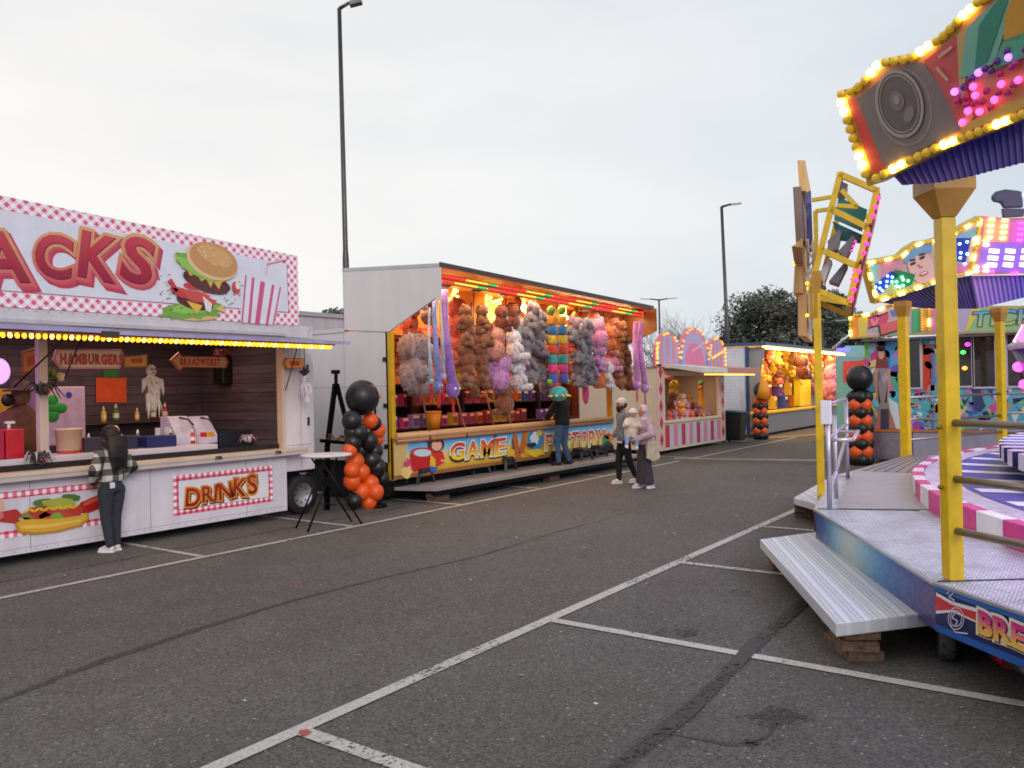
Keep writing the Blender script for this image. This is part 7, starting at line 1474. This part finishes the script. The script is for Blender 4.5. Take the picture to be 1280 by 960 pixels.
m = MB(); m.bar(H(1018, 398, .0), H(1018, 358, 0), .09, rgb(190, 140, 40)); m.build('frame_bracket', ENAMEL, ef)
c = onZ(1060, 192, 4.0); fl = thing('floodlight', c, 'small grey floodlight peeping out behind the speaker picture', 'floodlight'); s = mpp(c)*1.6; m = MB(); c = p1.pt(*p1.px(1063, 190), -40); s = mpp(c); m.ell(c, (7*s, 6*s, 10*s), rgb(90, 92, 104), Euler((0, .4, 0))); m.build('housing', PLASTIC, fl); m = MB(); m.bar(c, p1.pt(*p1.px(1085, 200), -40), .03, rgb(80, 80, 90)); m.build('bracket', METAL, fl)
# ---------------------------------------------------------------- gondola standing on the stage at the right edge
g_ = thing('ride_gondola', (11.16, -.05, 1.25), 'egg shaped ride gondola with pink lit windows at the right picture edge', 'gondola'); gc = V((11.16, -.05, 0))
m = MB(); m.loft([(gc+V((0, 0, 1.245)), .3, .3), (gc+V((0, 0, 1.5)), .45, .45), (gc+V((0, 0, 2.0)), .72, .72), (gc+V((0, 0, 2.38)), .86, .86)], rgb(56, 50, 120), 20); m.build('hull', ENAMEL, g_); m = MB(); m.lathe(gc, [(.89, 2.382), (.9, 2.44), (.86, 2.46)], rgb(214, 206, 226), 24); m.build('rim', ENAMEL, g_)
for k in range(10):
    a0, a1 = k*36+3, k*36+33; m = MB(); pa = [(cos(radians(a))*r, sin(radians(a))*r, z) for a, r, z in ((a0, .86, 2.47), (a1, .86, 2.47), (a1, .76, 2.66), (a0, .76, 2.66))]; m.poly([gc+V(p) for p in pa], rgb(255, 120, 190) if k % 2 else rgb(255, 200, 226)); m.build('window', GLOWL, g_)
m = MB(); m.lathe(gc, [(.78, 2.665), (.6, 2.85), (.3, 2.98), (0, 3.02)], rgb(206, 200, 214), 24); m.build('canopy', ENAMEL, g_)
for k in range(12):
    for z, r in ((1.98, .74), (2.18, .81)):
        a = k*30+(15 if z > 2 else 0); q_ = gc+V((cos(radians(a))*r, sin(radians(a))*r, z)); m = MB(); m.ell(q_, .055, MAG, None, 8, 6); m.build('bulb', GLOW, g_)
lamp('ride_purple_light', (8.2, -1.2, 3.35), 110, (.45, .45, 1), 1.5, 1.5)
lamp('ride_blue_light', (13.5, -.6, 3.35), 130, (.55, .4, 1), 2, 1.5)
# ================================================================ TICKET BOOTH (front plane x = 22, faces the entrance)
BXP = 22.0; YT0, YT1 = 4.72, -3.2
t = TB = thing('ticket_booth', (23, 1, 0), 'painted ride ticket booth with dark windows, mural of a standing woman and bulb lined top', 'ticket booth')
m = MB(); m.box(BXP, 24.4, YT1, YT0, .12, 3.02, rgb(120, 116, 140)); m.build('wall', PAINT, t); m = MB(); m.box(BXP-.3, 24.5, YT1, YT0+.05, 3.04, 3.1, rgb(90, 84, 100)); m.box(BXP-.1, 24.5, YT1, YT0, 3.6, 3.66, rgb(110, 106, 120)); m.build('roof', PAINT, t)
pb = Pan((BXP-.003, 0, 0), (0, -1, 0)); Zb = lambda x, y: (1060+x/4.8, 380+y/4.8); zb = lambda pts: [Zb(*p) for p in pts]
m = MB(); m.box(BXP-.03, BXP-.004, YT0-1.0, YT0, .1, .78, rgb(150, 146, 156)); 
for k in range(14): m.box(BXP-.045, BXP-.031, YT0-.96, YT0-.03, .13+k*.046, .16+k*.046, rgb(176, 172, 182))
m.build('louvre_panel', METAL, t); m = MB(); m.box(BXP-.03, BXP-.004, YT1, YT0-1.02, .1, .78, rgb(160, 154, 176)); m.build('base_panel', PAINT, t); m = MB(); m.box(BXP-.06, BXP-.004, YT1, YT0, .79, .84, rgb(206, 120, 40)); m.build('ledge', ENAMEL, t)
m = MB(); MC = lambda pts, c, k=1: pb.X(m, zb(pts), rgb(*c), k)
MC([(98, 215), (1100, 190), (1100, 750), (122, 750)], (90, 170, 190), 1)
for i, (x0, x1, c) in enumerate(((98, 132, (110, 190, 80)), (132, 175, (206, 60, 150)), (215, 255, (60, 120, 200)), (175, 215, (80, 170, 190)), (255, 300, (90, 170, 220)))): MC([(x0, 215), (x1, 210), (x1-4, 400+20*i), (x0+6, 380)], c, 2)
MC([(110, 400), (160, 380), (170, 530), (115, 540)], (70, 150, 170), 2); MC([(112, 560), (170, 640), (160, 660), (115, 600)], (216, 200, 60), 3); MC([(115, 620), (165, 660), (170, 750), (122, 750)], (100, 130, 150), 3); MC([(240, 560), (300, 600), (316, 750), (270, 750)], (206, 226, 230), 3); MC([(112, 530), (300, 520), (300, 560), (112, 570)], (80, 190, 206), 2)
random.seed(90)
for i in range(150):
    x, y = random.uniform(110, 1080), random.uniform(225, 735); rx, ry = random.uniform(3, 9), random.uniform(2, 7)
    pb.EX(m, *Zb(x, y), rx, ry, rgb(*random.choice([(206, 70, 150), (120, 80, 190), (60, 150, 210), (130, 200, 220), (226, 120, 90), (90, 180, 120), (190, 120, 200), (230, 200, 110), (206, 226, 236)])), 2+i % 2, random.uniform(-1, 1), 12)
# standing woman of the mural
MC([(178, 270), (190, 250), (212, 250), (222, 275), (240, 370), (250, 470), (232, 470), (160, 470), (165, 380)], (130, 60, 50), 4); pb.EX(m, *Zb(200, 300), 4, 6.5, rgb(216, 160, 140), 5); pb.EX(m, *Zb(199, 266), 5, 4, rgb(40, 36, 40), 6); MC([(178, 272), (220, 272), (226, 280), (174, 280)], (30, 28, 34), 6)
MC([(182, 385), (230, 385), (240, 470), (230, 640), (190, 640), (175, 470)], (150, 140, 146), 5); MC([(160, 390), (182, 385), (176, 470), (196, 590), (184, 596), (156, 480)], (206, 146, 124), 5); MC([(250, 390), (232, 385), (240, 470), (222, 590), (236, 596), (260, 480)], (206, 146, 124), 5); MC([(190, 600), (242, 600), (290, 750), (250, 750), (215, 650), (196, 750), (160, 750)], (190, 120, 100), 4); MC([(198, 630), (246, 630), (248, 750), (196, 750)], (60, 66, 84), 6); MC([(176, 420), (190, 390), (198, 440), (186, 470)], (120, 112, 120), 6); MC([(206, 440), (232, 400), (240, 450), (214, 480)], (176, 170, 178), 6)
MC([(440, 240), (490, 240), (500, 440), (470, 520), (440, 500)], (206, 60, 40), 3); MC([(430, 250), (450, 240), (450, 500), (436, 500)], (226, 180, 60), 4); MC([(490, 240), (520, 240), (520, 750), (500, 750)], (120, 110, 150), 3)
for i in range(40): x, y = random.uniform(380, 500), random.uniform(510, 750); MC([(x, y), (x+random.uniform(14, 40), y+random.uniform(-10, 16)), (x+random.uniform(0, 22), y+random.uniform(12, 34))], random.choice([(60, 190, 180), (40, 120, 90), (206, 60, 80), (120, 206, 190), (60, 80, 60), (90, 190, 206)]), 3+i % 3)
for i in range(46): x, y = random.uniform(640, 1080), random.uniform(500, 740); MC([(x, y), (x+random.uniform(20, 90), y+random.uniform(-30, 40)), (x+random.uniform(0, 50), y+random.uniform(20, 70))], random.choice([(90, 160, 220), (170, 206, 232), (60, 100, 180), (206, 214, 226), (130, 190, 120), (40, 50, 90)]), 3+i % 3)
MC([(740, 510), (790, 500), (820, 600), (800, 650), (760, 640)], (50, 66, 110), 6); m.build('mural', PRINT, t)
for x0, x1, y0, y1 in ((362, 437, 215, 500), (640, 745, 195, 490), (755, 885, 190, 495), (955, 1060, 185, 490)):
    a, b = pb.px(*Zb(x0, y0)), pb.px(*Zb(x1, y1)); m = MB(); f = .045
    for u0, u1, w0, w1 in ((a[0]-f, b[0]+f, a[1], a[1]+f), (a[0]-f, b[0]+f, b[1]-f, b[1]), (a[0]-f, a[0], b[1], a[1]), (b[0], b[0]+f, b[1], a[1])): m.box(BXP-.06, BXP-.021, -u1, -u0, w0, w1, rgb(196, 186, 206))
    wf = m.build('window_frame', PAINT, t); m = MB(); m.box(BXP-.035, BXP-.025, -b[0], -a[0], b[1], a[1], rgb(30, 22, 28)); m.build('window_pane', vc('dark_glass', .08, var=.3, nscale=3, coat=.5), wf)
for x, y, c in ((717, 242, rgb(220, 60, 230)), (700, 385, rgb(255, 150, 60)), (642, 365, rgb(220, 60, 200)), (690, 290, rgb(60, 200, 90)), (634, 415, rgb(255, 170, 60))): q_ = hit(*Zb(x, y), (BXP-.05, 0, 0), (1, 0, 0)); m = MB(); m.ell(q_, (.03, .06, .05), c, None, 8, 6); m.build('indicator_lamp', GLOWS, t)
pf = Pan((BXP-.32, 0, 0), (0, -1, 0)); m = MB(); oo = [(5, 62), (10, 210), (90, 205), (360, 185), (1100, 168), (1100, 10), (620, 12), (250, -5), (130, 60)]
Zf = lambda x, y: (1060+x/4.8, 380+y/4.8)
m.prism([pf.pt(*pf.px(*Zf(*p)), 0) for p in oo], (.2, 0, 0), rgb(206, 170, 90)); tf = m.build('booth_fascia', PAINT, t); m = MB(); FC = lambda pts, c, k=1: pf.X(m, [Zf(*p) for p in pts], rgb(*c), k)
FC([(24, 78), (26, 200), (360, 176), (1100, 160), (1100, 20), (620, 24), (250, 8), (140, 70)], (206, 180, 190), 1); FC([(24, 78), (90, 76), (70, 198), (26, 200)], (236, 150, 60), 2); FC([(60, 80), (125, 75), (110, 195), (66, 198)], (226, 206, 90), 3); FC([(125, 150), (250, 190), (300, 180), (300, 100), (180, 160)], (130, 190, 170), 2); FC([(380, 30), (440, 26), (436, 172), (380, 176)], (90, 180, 130), 2); FC([(440, 26), (500, 26), (500, 170), (440, 172)], (226, 170, 90), 2); FC([(500, 26), (640, 24), (640, 168), (500, 170)], (206, 130, 190), 2); FC([(640, 24), (760, 22), (740, 166), (640, 168)], (190, 180, 214), 2); FC([(700, 166), (760, 24), (1100, 20), (1100, 160)], (150, 196, 150), 3); FC([(740, 30), (760, 24), (800, 24), (720, 160), (700, 166)], (230, 210, 90), 4)
FC([(120, 82), (240, 50), (245, 80), (230, 120), (125, 145)], (226, 80, 130), 4); FC([(195, 125), (300, 95), (300, 160), (200, 190)], (230, 110, 110), 5); FC([(132, 92), (150, 88), (160, 110), (175, 84), (190, 82), (170, 130), (150, 134)], (240, 150, 150), 6); FC([(250, 40), (290, 30), (300, 60), (270, 80)], (120, 130, 190), 5)
for pl_ in ([(120, 84), (180, 66), (178, 76), (240, 50)], [(122, 146), (185, 128), (196, 190), (298, 160)]): pf.SX(m, [Zf(*p) for p in pl_], .03, rgb(50, 40, 60), 7)
m.build('fascia_picture', PRINT, tf)
m = MB(); p0, p1b = pf.px(*Zf(745, 135)), pf.px(*Zf(745, 45)); pf.T(m, 'TICKETS', p0[0], p0[1], p1b[1]-p0[1], rgb(70, 76, 90), 8, .05, gap=.2, shear=.12, sx=1.15); pf.T(m, 'TICKETS', p0[0], p0[1], p1b[1]-p0[1], grad(rgb(206, 206, 80), rgb(120, 190, 190), rgb(110, 170, 220)), 9, .015, gap=.2, shear=.12, sx=1.15); m.build('booth_lettering', PRINT, tf)
k = 0
for px, py in resample([Zf(16, 205), Zf(14, 68), Zf(130, 64), Zf(250, 4), Zf(600, 14)], 4.2): q_ = pf.pt(*pf.px(px, py), 10); m = MB(); r = 1.9*mpp(q_); lit = k % 5 in (0, 1); m.ell(q_, (r, r, r), LITY if lit else OFFY, None, 8, 6); m.build('bulb', GLOW if lit else CAP, tf); k += 1
for x in (443, 487):
    for j in range(9): q_ = pf.pt(*pf.px(*Zf(x, 36+j*15)), 10); m = MB(); r = 1.7*mpp(q_); lit = x > 450 and j in (4, 5, 6); m.ell(q_, (r, r, r), LITY if lit else OFFY, None, 8, 6); m.build('bulb', GLOW if lit else CAP, tf)
# ================================================================ PEOPLE (local frame: facing -y, right hand at -x)
def person(label, loc, rz, h, top, legs, shoe, skin, arms, feet, pants, head=(0, 0), hair=None, sleeve=None, female=False, skirt=False, cat='person', group=None):
    """arms: per side (elbow, hand); feet: per side (knee, ankle, toe direction); all in units of height"""
    root = proto('person', label, cat, group); U = h
    S_ = lambda p: V(p)*U
    hipz, shz = .52, .815
    shw = .105 if female else .122
    hip = .055 if not female else .06
    # body: one continuous skin surface
    b = MB(); hc = S_((head[0], head[1], .935))
    b.ell(hc, (.046*U, .056*U, .066*U), skin); b.ell(hc+S_((0, -.012, -.03)), (.036*U, .042*U, .042*U), skin)
    b.ell(hc+S_((0, -.058, -.012)), (.009*U, .014*U, .014*U), skin, None, 8, 6)
    for sg in (-1, 1): b.ell(hc+S_((sg*.047, .004, -.008)), (.006*U, .012*U, .018*U), skin, None, 8, 6)
    b.cap(S_((0, .005, .82)), .032*U, hc-S_((0, -.004, .04)), .028*U)
    b.loft([(S_((0, 0, hipz-.04)), .075*U, .055*U), (S_((0, 0, hipz+.05)), .078*U, .055*U), (S_((0, 0, .62)), .07*U, .048*U), (S_((0, 0, .72)), .085*U, .055*U), (S_((0, 0, .79)), .09*U, .05*U), (S_((0, 0, shz+.01)), .05*U, .035*U)], skin)
    for sg, (kn, an, toe) in zip((-1, 1), feet):
        b.cap(S_((sg*hip, 0, hipz-.02)), .05*U, S_(kn), .033*U); b.cap(S_(kn), .033*U, S_(an), .02*U); b.cap(S_(an), .02*U, S_((an[0]+toe[0]*.05, an[1]+toe[1]*.05, an[2]-.02)), .016*U)
    for sg, (el, ha) in zip((-1, 1), arms):
        sh = S_((sg*shw, 0, shz-.01)); e, w_ = S_(el), S_(ha); b.cap(sh, .03*U, e, .023*U); b.cap(e, .023*U, w_, .016*U)
        d = (w_-e).normalized(); pm = w_+d*.03*U; b.cap(w_, .015*U, pm, .02*U)
        x = d.cross(V((0, 0, 1)));  x = (x if x.length > .1 else V((1, 0, 0))).normalized(); y = d.cross(x)
        for k, l in enumerate((.036, .042, .038, .03)):
            q = pm+x*(k-1.5)*.0115*U+d*.008*U; q2 = q+(d*.6+y*-.25*sg*0+V((0, 0, -.15)))*l*U*.6; b.cap(q, .0062*U, q2, .0058*U); b.cap(q2, .0058*U, q2+(d*.3+V((0, 0, -.5)))*l*U*.5, .005*U)
        b.cap(w_+d*.012*U+x*-.018*U, .007*U, w_+d*.035*U+x*-.032*U+V((0, 0, -.008*U)), .006*U)
    body = blend('body', b, .0075*U/1.7*1.2, SKIN, skin, root, 3)
    m = MB()
    for sg in (-1, 1): m.ell(hc+S_((sg*.019, -.051, .004)), (.006*U, .004*U, .0045*U), rgb(30, 24, 24), None, 8, 6); m.build('eye', PLASTIC, body) if sg == 1 else None
    m = MB(); m.ell(hc+S_((0, -.05, -.036)), (.013*U, .005*U, .004*U), rgb(170, 90, 84), None, 10, 6); m.build('mouth', SKIN, body)
    # trousers or long skirt
    b = MB(); b.loft([(S_((0, 0, hipz-.045)), .085*U, .066*U), (S_((0, 0, hipz)), .09*U, .07*U), (S_((0, 0, hipz+.07)), .078*U, .058*U)], pants)
    if skirt:
        b.loft([(S_((0, .0, .055)), .125*U, .085*U), (S_((0, 0, .2)), .115*U, .08*U), (S_((0, 0, .38)), .1*U, .075*U), (S_((0, 0, hipz)), .088*U, .07*U)], pants)
        for k in range(9): a = k*2*pi/9; b.cap(S_((cos(a)*.115, sin(a)*.076, .06)), .02*U, S_((cos(a)*.075, sin(a)*.05, .4)), .02*U)
    else:
        for sg, (kn, an, toe) in zip((-1, 1), feet): b.cap(S_((sg*hip, .0, hipz-.03)), .06*U, S_(kn), .043*U); b.cap(S_(kn), .043*U, S_((an[0], an[1], an[2]+.01)), .031*U)
    blend('skirt' if skirt else 'trousers', b, .012*U/1.7*1.2, CLOTH, legs, root, 4)
    # top with sleeves
    lo = top.get('low', .5); f = top.get('fat', 1.); b = MB()
    b.loft([(S_((0, 0, lo)), .09*U*f, .068*U*f), (S_((0, 0, lo+.06)), .096*U*f, .073*U*f), (S_((0, 0, .65)), .092*U*f, .066*U*f), (S_((0, 0, .74)), .104*U*f, .07*U*f), (S_((0, 0, .795)), .1*U*f, .06*U*f), (S_((0, .004, .835)), .05*U, .045*U)], pants)
    for sg, (el, ha) in zip((-1, 1), arms):
        e, w_ = S_(el), S_(ha); b.cap(S_((sg*shw*.94, 0, shz-.018)), .042*U*f, e, .037*U*f); b.cap(e, .037*U*f, e.lerp(w_, .9), .028*U*f)
    if top.get('hood'): b.ell(S_((0, .062, .82)), (.07*U, .035*U, .04*U), skin)
    blend(top['name'], b, .012*U/1.7*1.2, top.get('mat', CLOTH), top['col'], root, 4)
    if top.get('hem'): m = MB(); m.loft([(S_((0, 0, lo-.022)), .089*U*f, .068*U*f), (S_((0, 0, lo+.005)), .091*U*f, .0695*U*f)], top['hem'], 24); m.build('shirt_hem', CLOTH, root)
    for sg, (kn, an, toe) in zip((-1, 1), feet):
        t_ = V((toe[0], toe[1], 0)).normalized(); a = S_((an[0], an[1], 0)); b = MB(); z0 = (an[2]-.045)*U
        b.cap(a+V((0, 0, z0+.03*U))-t_*.012*U, .026*U, a+V((0, 0, z0+.022*U))+t_*.075*U, .02*U); b.cap(a+V((0, 0, z0+.045*U)), .026*U, a+V((0, 0, z0+.03*U))+t_*.05*U, .022*U); s_ = blend('shoe', b, .011*U/1.7, CLOTH, shoe[0], root, 3)
        m = MB(); n = V((-t_.y, t_.x, 0)); pts = [a-t_*.037*U-n*.022*U, a+t_*.05*U-n*.028*U, a+t_*.095*U-n*.014*U, a+t_*.095*U+n*.014*U, a+t_*.05*U+n*.028*U, a-t_*.037*U+n*.022*U]; m.prism([p+V((0, 0, max(.002, z0))) for p in pts], (0, 0, .016*U), shoe[1]); m.build('sole', RUBBER, s_)
    root.location = loc; root.rotation_euler = (0, 0, rz)
    return root, hc, U, body
def on_root(mb, name, mat, root): return mb.build(name, mat, root)
# a) woman at the snack counter, back to us
def plaid():
    m, nt, out = nodes('plaid_cloth'); bs = N(nt, 'BsdfPrincipled'); L(nt, bs.outputs[0], out.inputs[0]); sp = N(nt, 'SeparateXYZ'); L(nt, coord(nt), sp.inputs[0])
    def st(o):
        d = N(nt, 'Math', operation='DIVIDE'); L(nt, o, d.inputs[0]); d.inputs[1].default_value = .17; f = N(nt, 'Math', operation='FRACT'); L(nt, d.outputs[0], f.inputs[0]); g = N(nt, 'Math', operation='LESS_THAN'); L(nt, f.outputs[0], g.inputs[0]); g.inputs[1].default_value = .5; return g.outputs[0]
    ad = N(nt, 'Math', operation='ADD'); L(nt, st(sp.outputs[0]), ad.inputs[0]); L(nt, st(sp.outputs[2]), ad.inputs[1]); h = N(nt, 'Math', operation='MULTIPLY'); L(nt, ad.outputs[0], h.inputs[0]); h.inputs[1].default_value = .5
    r = N(nt, 'ValToRGB'); r.color_ramp.interpolation = 'CONSTANT'; e = r.color_ramp.elements; e[0].color = (*rgb(206, 200, 190), 1); e[1].position = .8; e[1].color = (*rgb(34, 32, 32), 1); q = e.new(.3); q.color = (*rgb(98, 92, 86), 1)
    L(nt, h.outputs[0], r.inputs[0]); n = noise(nt, 14, 4, .6, coord(nt)); L(nt, vmul(nt, r.outputs[0], rng(nt, n.outputs[0], .3, .7, .75, 1.1)), bs.inputs['Base Color']); bs.inputs['Roughness'].default_value = .9; return m
PLAID = plaid()
c = onZ(141, 689)
feet_std = (((-.06, -.01, .275), (-.055, 0, .045), (-.25, -1)), ((.06, -.01, .275), (.055, 0, .045), (.25, -1)))
root, hc, U, bd_ = person('woman with long black hair and plaid jacket seen from behind at snack counter', (c.x, c.y, 0), pi+.25, 1.66,
    dict(name='plaid_jacket', col=(1, 1, 1), mat=PLAID, low=.56, fat=1.13), rgb(52, 54, 64), (rgb(226, 220, 222), rgb(236, 232, 232)), rgb(186, 126, 100),
    (((-.19, .03, .66), (-.11, -.07, .56)), ((.19, .03, .66), (.12, -.07, .56))), (((-.045, -.01, .275), (-.04, 0, .045), (-.3, -1)), ((.05, -.012, .275), (.045, .02, .045), (.3, -1))), rgb(40, 40, 48), (0, -.02), female=True)
b = MB(); HK = rgb(22, 17, 17); b.ell(hc+V((0, .014, .01))*U, (.068*U, .072*U, .07*U), HK); b.loft([(V((0, .075, .68))*U, .06*U, .02*U), (V((0, .082, .76))*U, .088*U, .034*U), (V((0, .055, .85))*U, .088*U, .055*U), (V((0, .02, .93))*U, .068*U, .064*U)], HK, 14)
for k in range(7): b.cap(V(((k-3)*.024, .075, .8))*U, .022*U, V(((k-3)*.02, .088, .66+.014*(k % 3)))*U, .01*U)
blend('hair', b, .011, HAIR, HK, root, 2)
m = MB(); m.box(.045*U, .085*U, .074*U, .084*U, .515*U, .56*U, rgb(226, 226, 246)); ph = m.build('phone_pocket', PLASTIC, root)
# b) man in black at the game counter
c = onZ(704, 581, PZ); root, hc, U, bd_ = person('man in black jacket and blue jeans leaning at the game counter on the grey platform', (c.x, c.y, PZ), pi-.05, 1.8,
    dict(name='black_jacket', col=rgb(9, 8, 10), low=.5, fat=1.2), rgb(64, 92, 128), (rgb(40, 34, 34), rgb(30, 26, 26)), rgb(186, 126, 100),
    (((-.16, -.08, .66), (-.1, -.19, .6)), ((.17, -.07, .66), (.09, -.19, .6))), (((-.075, -.03, .275), (-.1, .02, .045), (-.3, -1)), ((.075, -.03, .275), (.085, -.01, .045), (.35, -1))), rgb(64, 92, 128), (0, -.035))
b = MB(); b.ell(hc+V((0, .012, .014))*U, (.052*U, .06*U, .062*U), rgb(60, 42, 32)); blend('hair', b, .01, HAIR, rgb(56, 40, 32), root, 2)
# c) bearded man with cap walking to the left
c = onZ(781, 605); fx, fy = -sin(YAW), cos(YAW); ang = math.atan2(fy, fx)+pi/2
root, hc, U, bd_ = person('bearded man in grey sweatshirt, black trousers and white cap walking to the left', (c.x, c.y, 0), ang+.25, 1.8,
    dict(name='sweatshirt', col=rgb(128, 134, 148), low=.5, fat=1.12, hem=rgb(226, 222, 226)), rgb(24, 22, 25), (rgb(232, 228, 230), rgb(236, 234, 234)), rgb(190, 128, 102),
    (((-.15, .02, .66), (-.12, -.09, .55)), ((.15, .07, .67), (.12, .07, .53))), (((-.05, -.05, .275), (-.05, -.05, .045), (0, -1)), ((.05, .035, .285), (.05, .13, .06), (0, -1))), rgb(24, 22, 25), (0, -.018))
b = MB(); BRD = rgb(46, 26, 22); b.ell(hc+V((0, -.035, -.047))*U, (.036*U, .034*U, .036*U), BRD); b.ell(hc+V((0, -.04, -.07))*U, (.026*U, .026*U, .03*U), BRD)
for sg in (-1, 1): b.ell(hc+V((sg*.036, -.005, -.03))*U, (.012*U, .022*U, .034*U), BRD)
blend('beard', b, .008, HAIR, BRD, root, 2); b = MB(); b.ell(hc+V((0, .018, -.005))*U, (.05*U, .05*U, .05*U), BRD); blend('hair', b, .01, HAIR, BRD, root, 2)
m = MB(); m.ell(hc+V((0, .004, .024))*U, (.053*U, .062*U, .052*U), rgb(226, 216, 214)); cp = m.build('cap', CLOTH, root); m = MB()
m.prism([hc+V((x, y, .03-.008*abs(x)/.04))*U for x, y in ((-.04, -.04), (-.038, -.085), (-.02, -.108), (.02, -.108), (.038, -.085), (.04, -.04))], V((0, 0, .007))*U, rgb(220, 210, 208)); m.build('cap_peak', CLOTH, cp)
# d) woman in hijab and pink jacket, carrying e) a baby
c = onZ(806, 610); wr = ang+.55; W0 = V((c.x, c.y, 0))
root, hc, U, bd_ = person('woman in pale headscarf, pink jacket and long grey skirt carrying a baby', W0, wr, 1.66,
    dict(name='pink_jacket', col=rgb(206, 172, 184), low=.53, fat=1.26, hood=True), rgb(66, 60, 68), (rgb(226, 216, 226), rgb(236, 230, 236)), rgb(196, 132, 110),
    (((-.17, -.03, .66), (-.02, -.16, .64)), ((.18, -.03, .66), (.05, -.17, .6))), (((-.05, -.03, .275), (-.05, -.05, .045), (-.1, -1)), ((.05, .02, .275), (.06, .06, .045), (.2, -1))), rgb(66, 60, 68), (0, -.01), female=True, skirt=True)
b = MB(); SC = rgb(226, 212, 216); b.ell(hc+V((0, .016, .012))*U, (.056*U, .06*U, .066*U), SC); b.loft([(V((0, .0, .8))*U, .07*U, .06*U), (V((0, .005, .835))*U, .055*U, .052*U), (V((0, .012, .87))*U, .046*U, .046*U), (V((0, .016, .9))*U, .05*U, .05*U)], SC); blend('headscarf', b, .009, CLOTH, SC, root, 3)
Mw = Matrix.Translation(W0)@Matrix.Rotation(wr, 4, 'Z')
o = thing('shoulder_bag', Mw@V((.23, .04, .62)), 'limp beige cloth bag hanging at the hip of the woman in pink', 'bag'); m = MB(); q = lambda x, y, z: Mw@V((x, y, z))
m.prism([q(.2, -.12, .95), q(.2, .14, .95), q(.24, .17, .6), q(.24, -.02, .55), q(.23, -.15, .62)], Mw.to_3x3()@V((.06, 0, 0)), rgb(206, 190, 160)); m.build('body', CLOTH, o, bevel=.015); m = MB(); m.tube([q(.22, -.1, .95), q(.24, -.02, 1.2), q(.2, .0, 1.34), q(.25, .06, 1.2), q(.22, .12, .95)], .012, rgb(190, 170, 140), 6); m.build('strap', CLOTH, o)
# baby: seated on the arm, looking back to its right
br = proto('person', 'baby in cream coat and white cap on the arm of the woman in pink', 'baby'); BS = rgb(210, 148, 124)
b = MB(); H_ = V((0, 0, .52)); b.ell(H_, (.075, .082, .085), BS); b.ell(H_+V((0, -.03, -.03)), (.055, .055, .05), BS); b.ell(H_+V((0, -.085, -.01)), .014, BS, None, 8, 6); b.loft([((0, 0, .06), .09, .08), ((0, 0, .2), .1, .085), ((0, 0, .36), .09, .07), ((0, 0, .44), .04, .04)], BS)
for sg in (-1, 1):
    b.cap((sg*.1, 0, .36), .034, (sg*.15, -.07, .25), .03); b.cap((sg*.15, -.07, .25), .03, (sg*.12, -.16, .27), .024); b.ell((sg*.115, -.185, .27), (.022, .026, .02), BS)
    for k in range(4): b.cap((sg*.115+(k-1.5)*.012, -.2, .275), .007, (sg*.115+(k-1.5)*.013, -.22, .262), .006)
    b.cap((sg*.09, -.14, .275), .008, (sg*.085, -.165, .285), .007)
    b.cap((sg*.06, -.02, .07), .05, (sg*.1, -.13, .0), .042); b.cap((sg*.1, -.13, .0), .04, (sg*.1, -.14, -.14), .03); b.cap((sg*.1, -.14, -.15), .026, (sg*.1, -.19, -.16), .022)
bb = blend('body', b, .0075, SKIN, BS, br, 2); m = MB()
for sg in (-1, 1): m.ell(H_+V((sg*.03, -.079, .0)), (.008, .006, .008), rgb(30, 24, 24), None, 8, 6)
m.build('eye', PLASTIC, bb); m = MB(); m.ell(H_+V((0, -.083, -.045)), (.016, .008, .006), rgb(190, 100, 96), None, 8, 6); m.build('mouth', SKIN, bb)
b = MB(); CC = rgb(226, 210, 186); b.loft([((0, 0, .04), .13, .115), ((0, 0, .14), .145, .125), ((0, 0, .3), .13, .105), ((0, 0, .42), .08, .07)], CC)
for sg in (-1, 1): b.cap((sg*.1, 0, .36), .055, (sg*.155, -.07, .25), .052); b.cap((sg*.155, -.07, .25), .052, (sg*.125, -.15, .27), .042)
blend('coat', b, .011, CLOTH, CC, br, 3); b = MB(); TB_ = rgb(150, 176, 214)
for sg in (-1, 1): b.cap((sg*.06, -.03, .06), .058, (sg*.1, -.13, .0), .052); b.cap((sg*.1, -.13, .0), .05, (sg*.1, -.14, -.12), .04)
blend('trousers', b, .011, CLOTH, TB_, br, 3)
for sg in (-1, 1): b = MB(); b.cap((sg*.1, -.145, -.15), .036, (sg*.1, -.2, -.165), .03); blend('shoe', b, .009, CLOTH, rgb(236, 230, 234), br, 2)
m = MB(); m.ell(H_+V((0, .012, .02)), (.084, .09, .082), rgb(240, 230, 232)); m.lathe(H_, [(.086, .0), (.092, .012), (.086, .03)], rgb(232, 222, 224), 16); m.build('cap', CLOTH, br)
br.location = Mw@V((-.06, -.29, 1.0)); br.rotation_euler = (0, .12, wr+1.1)
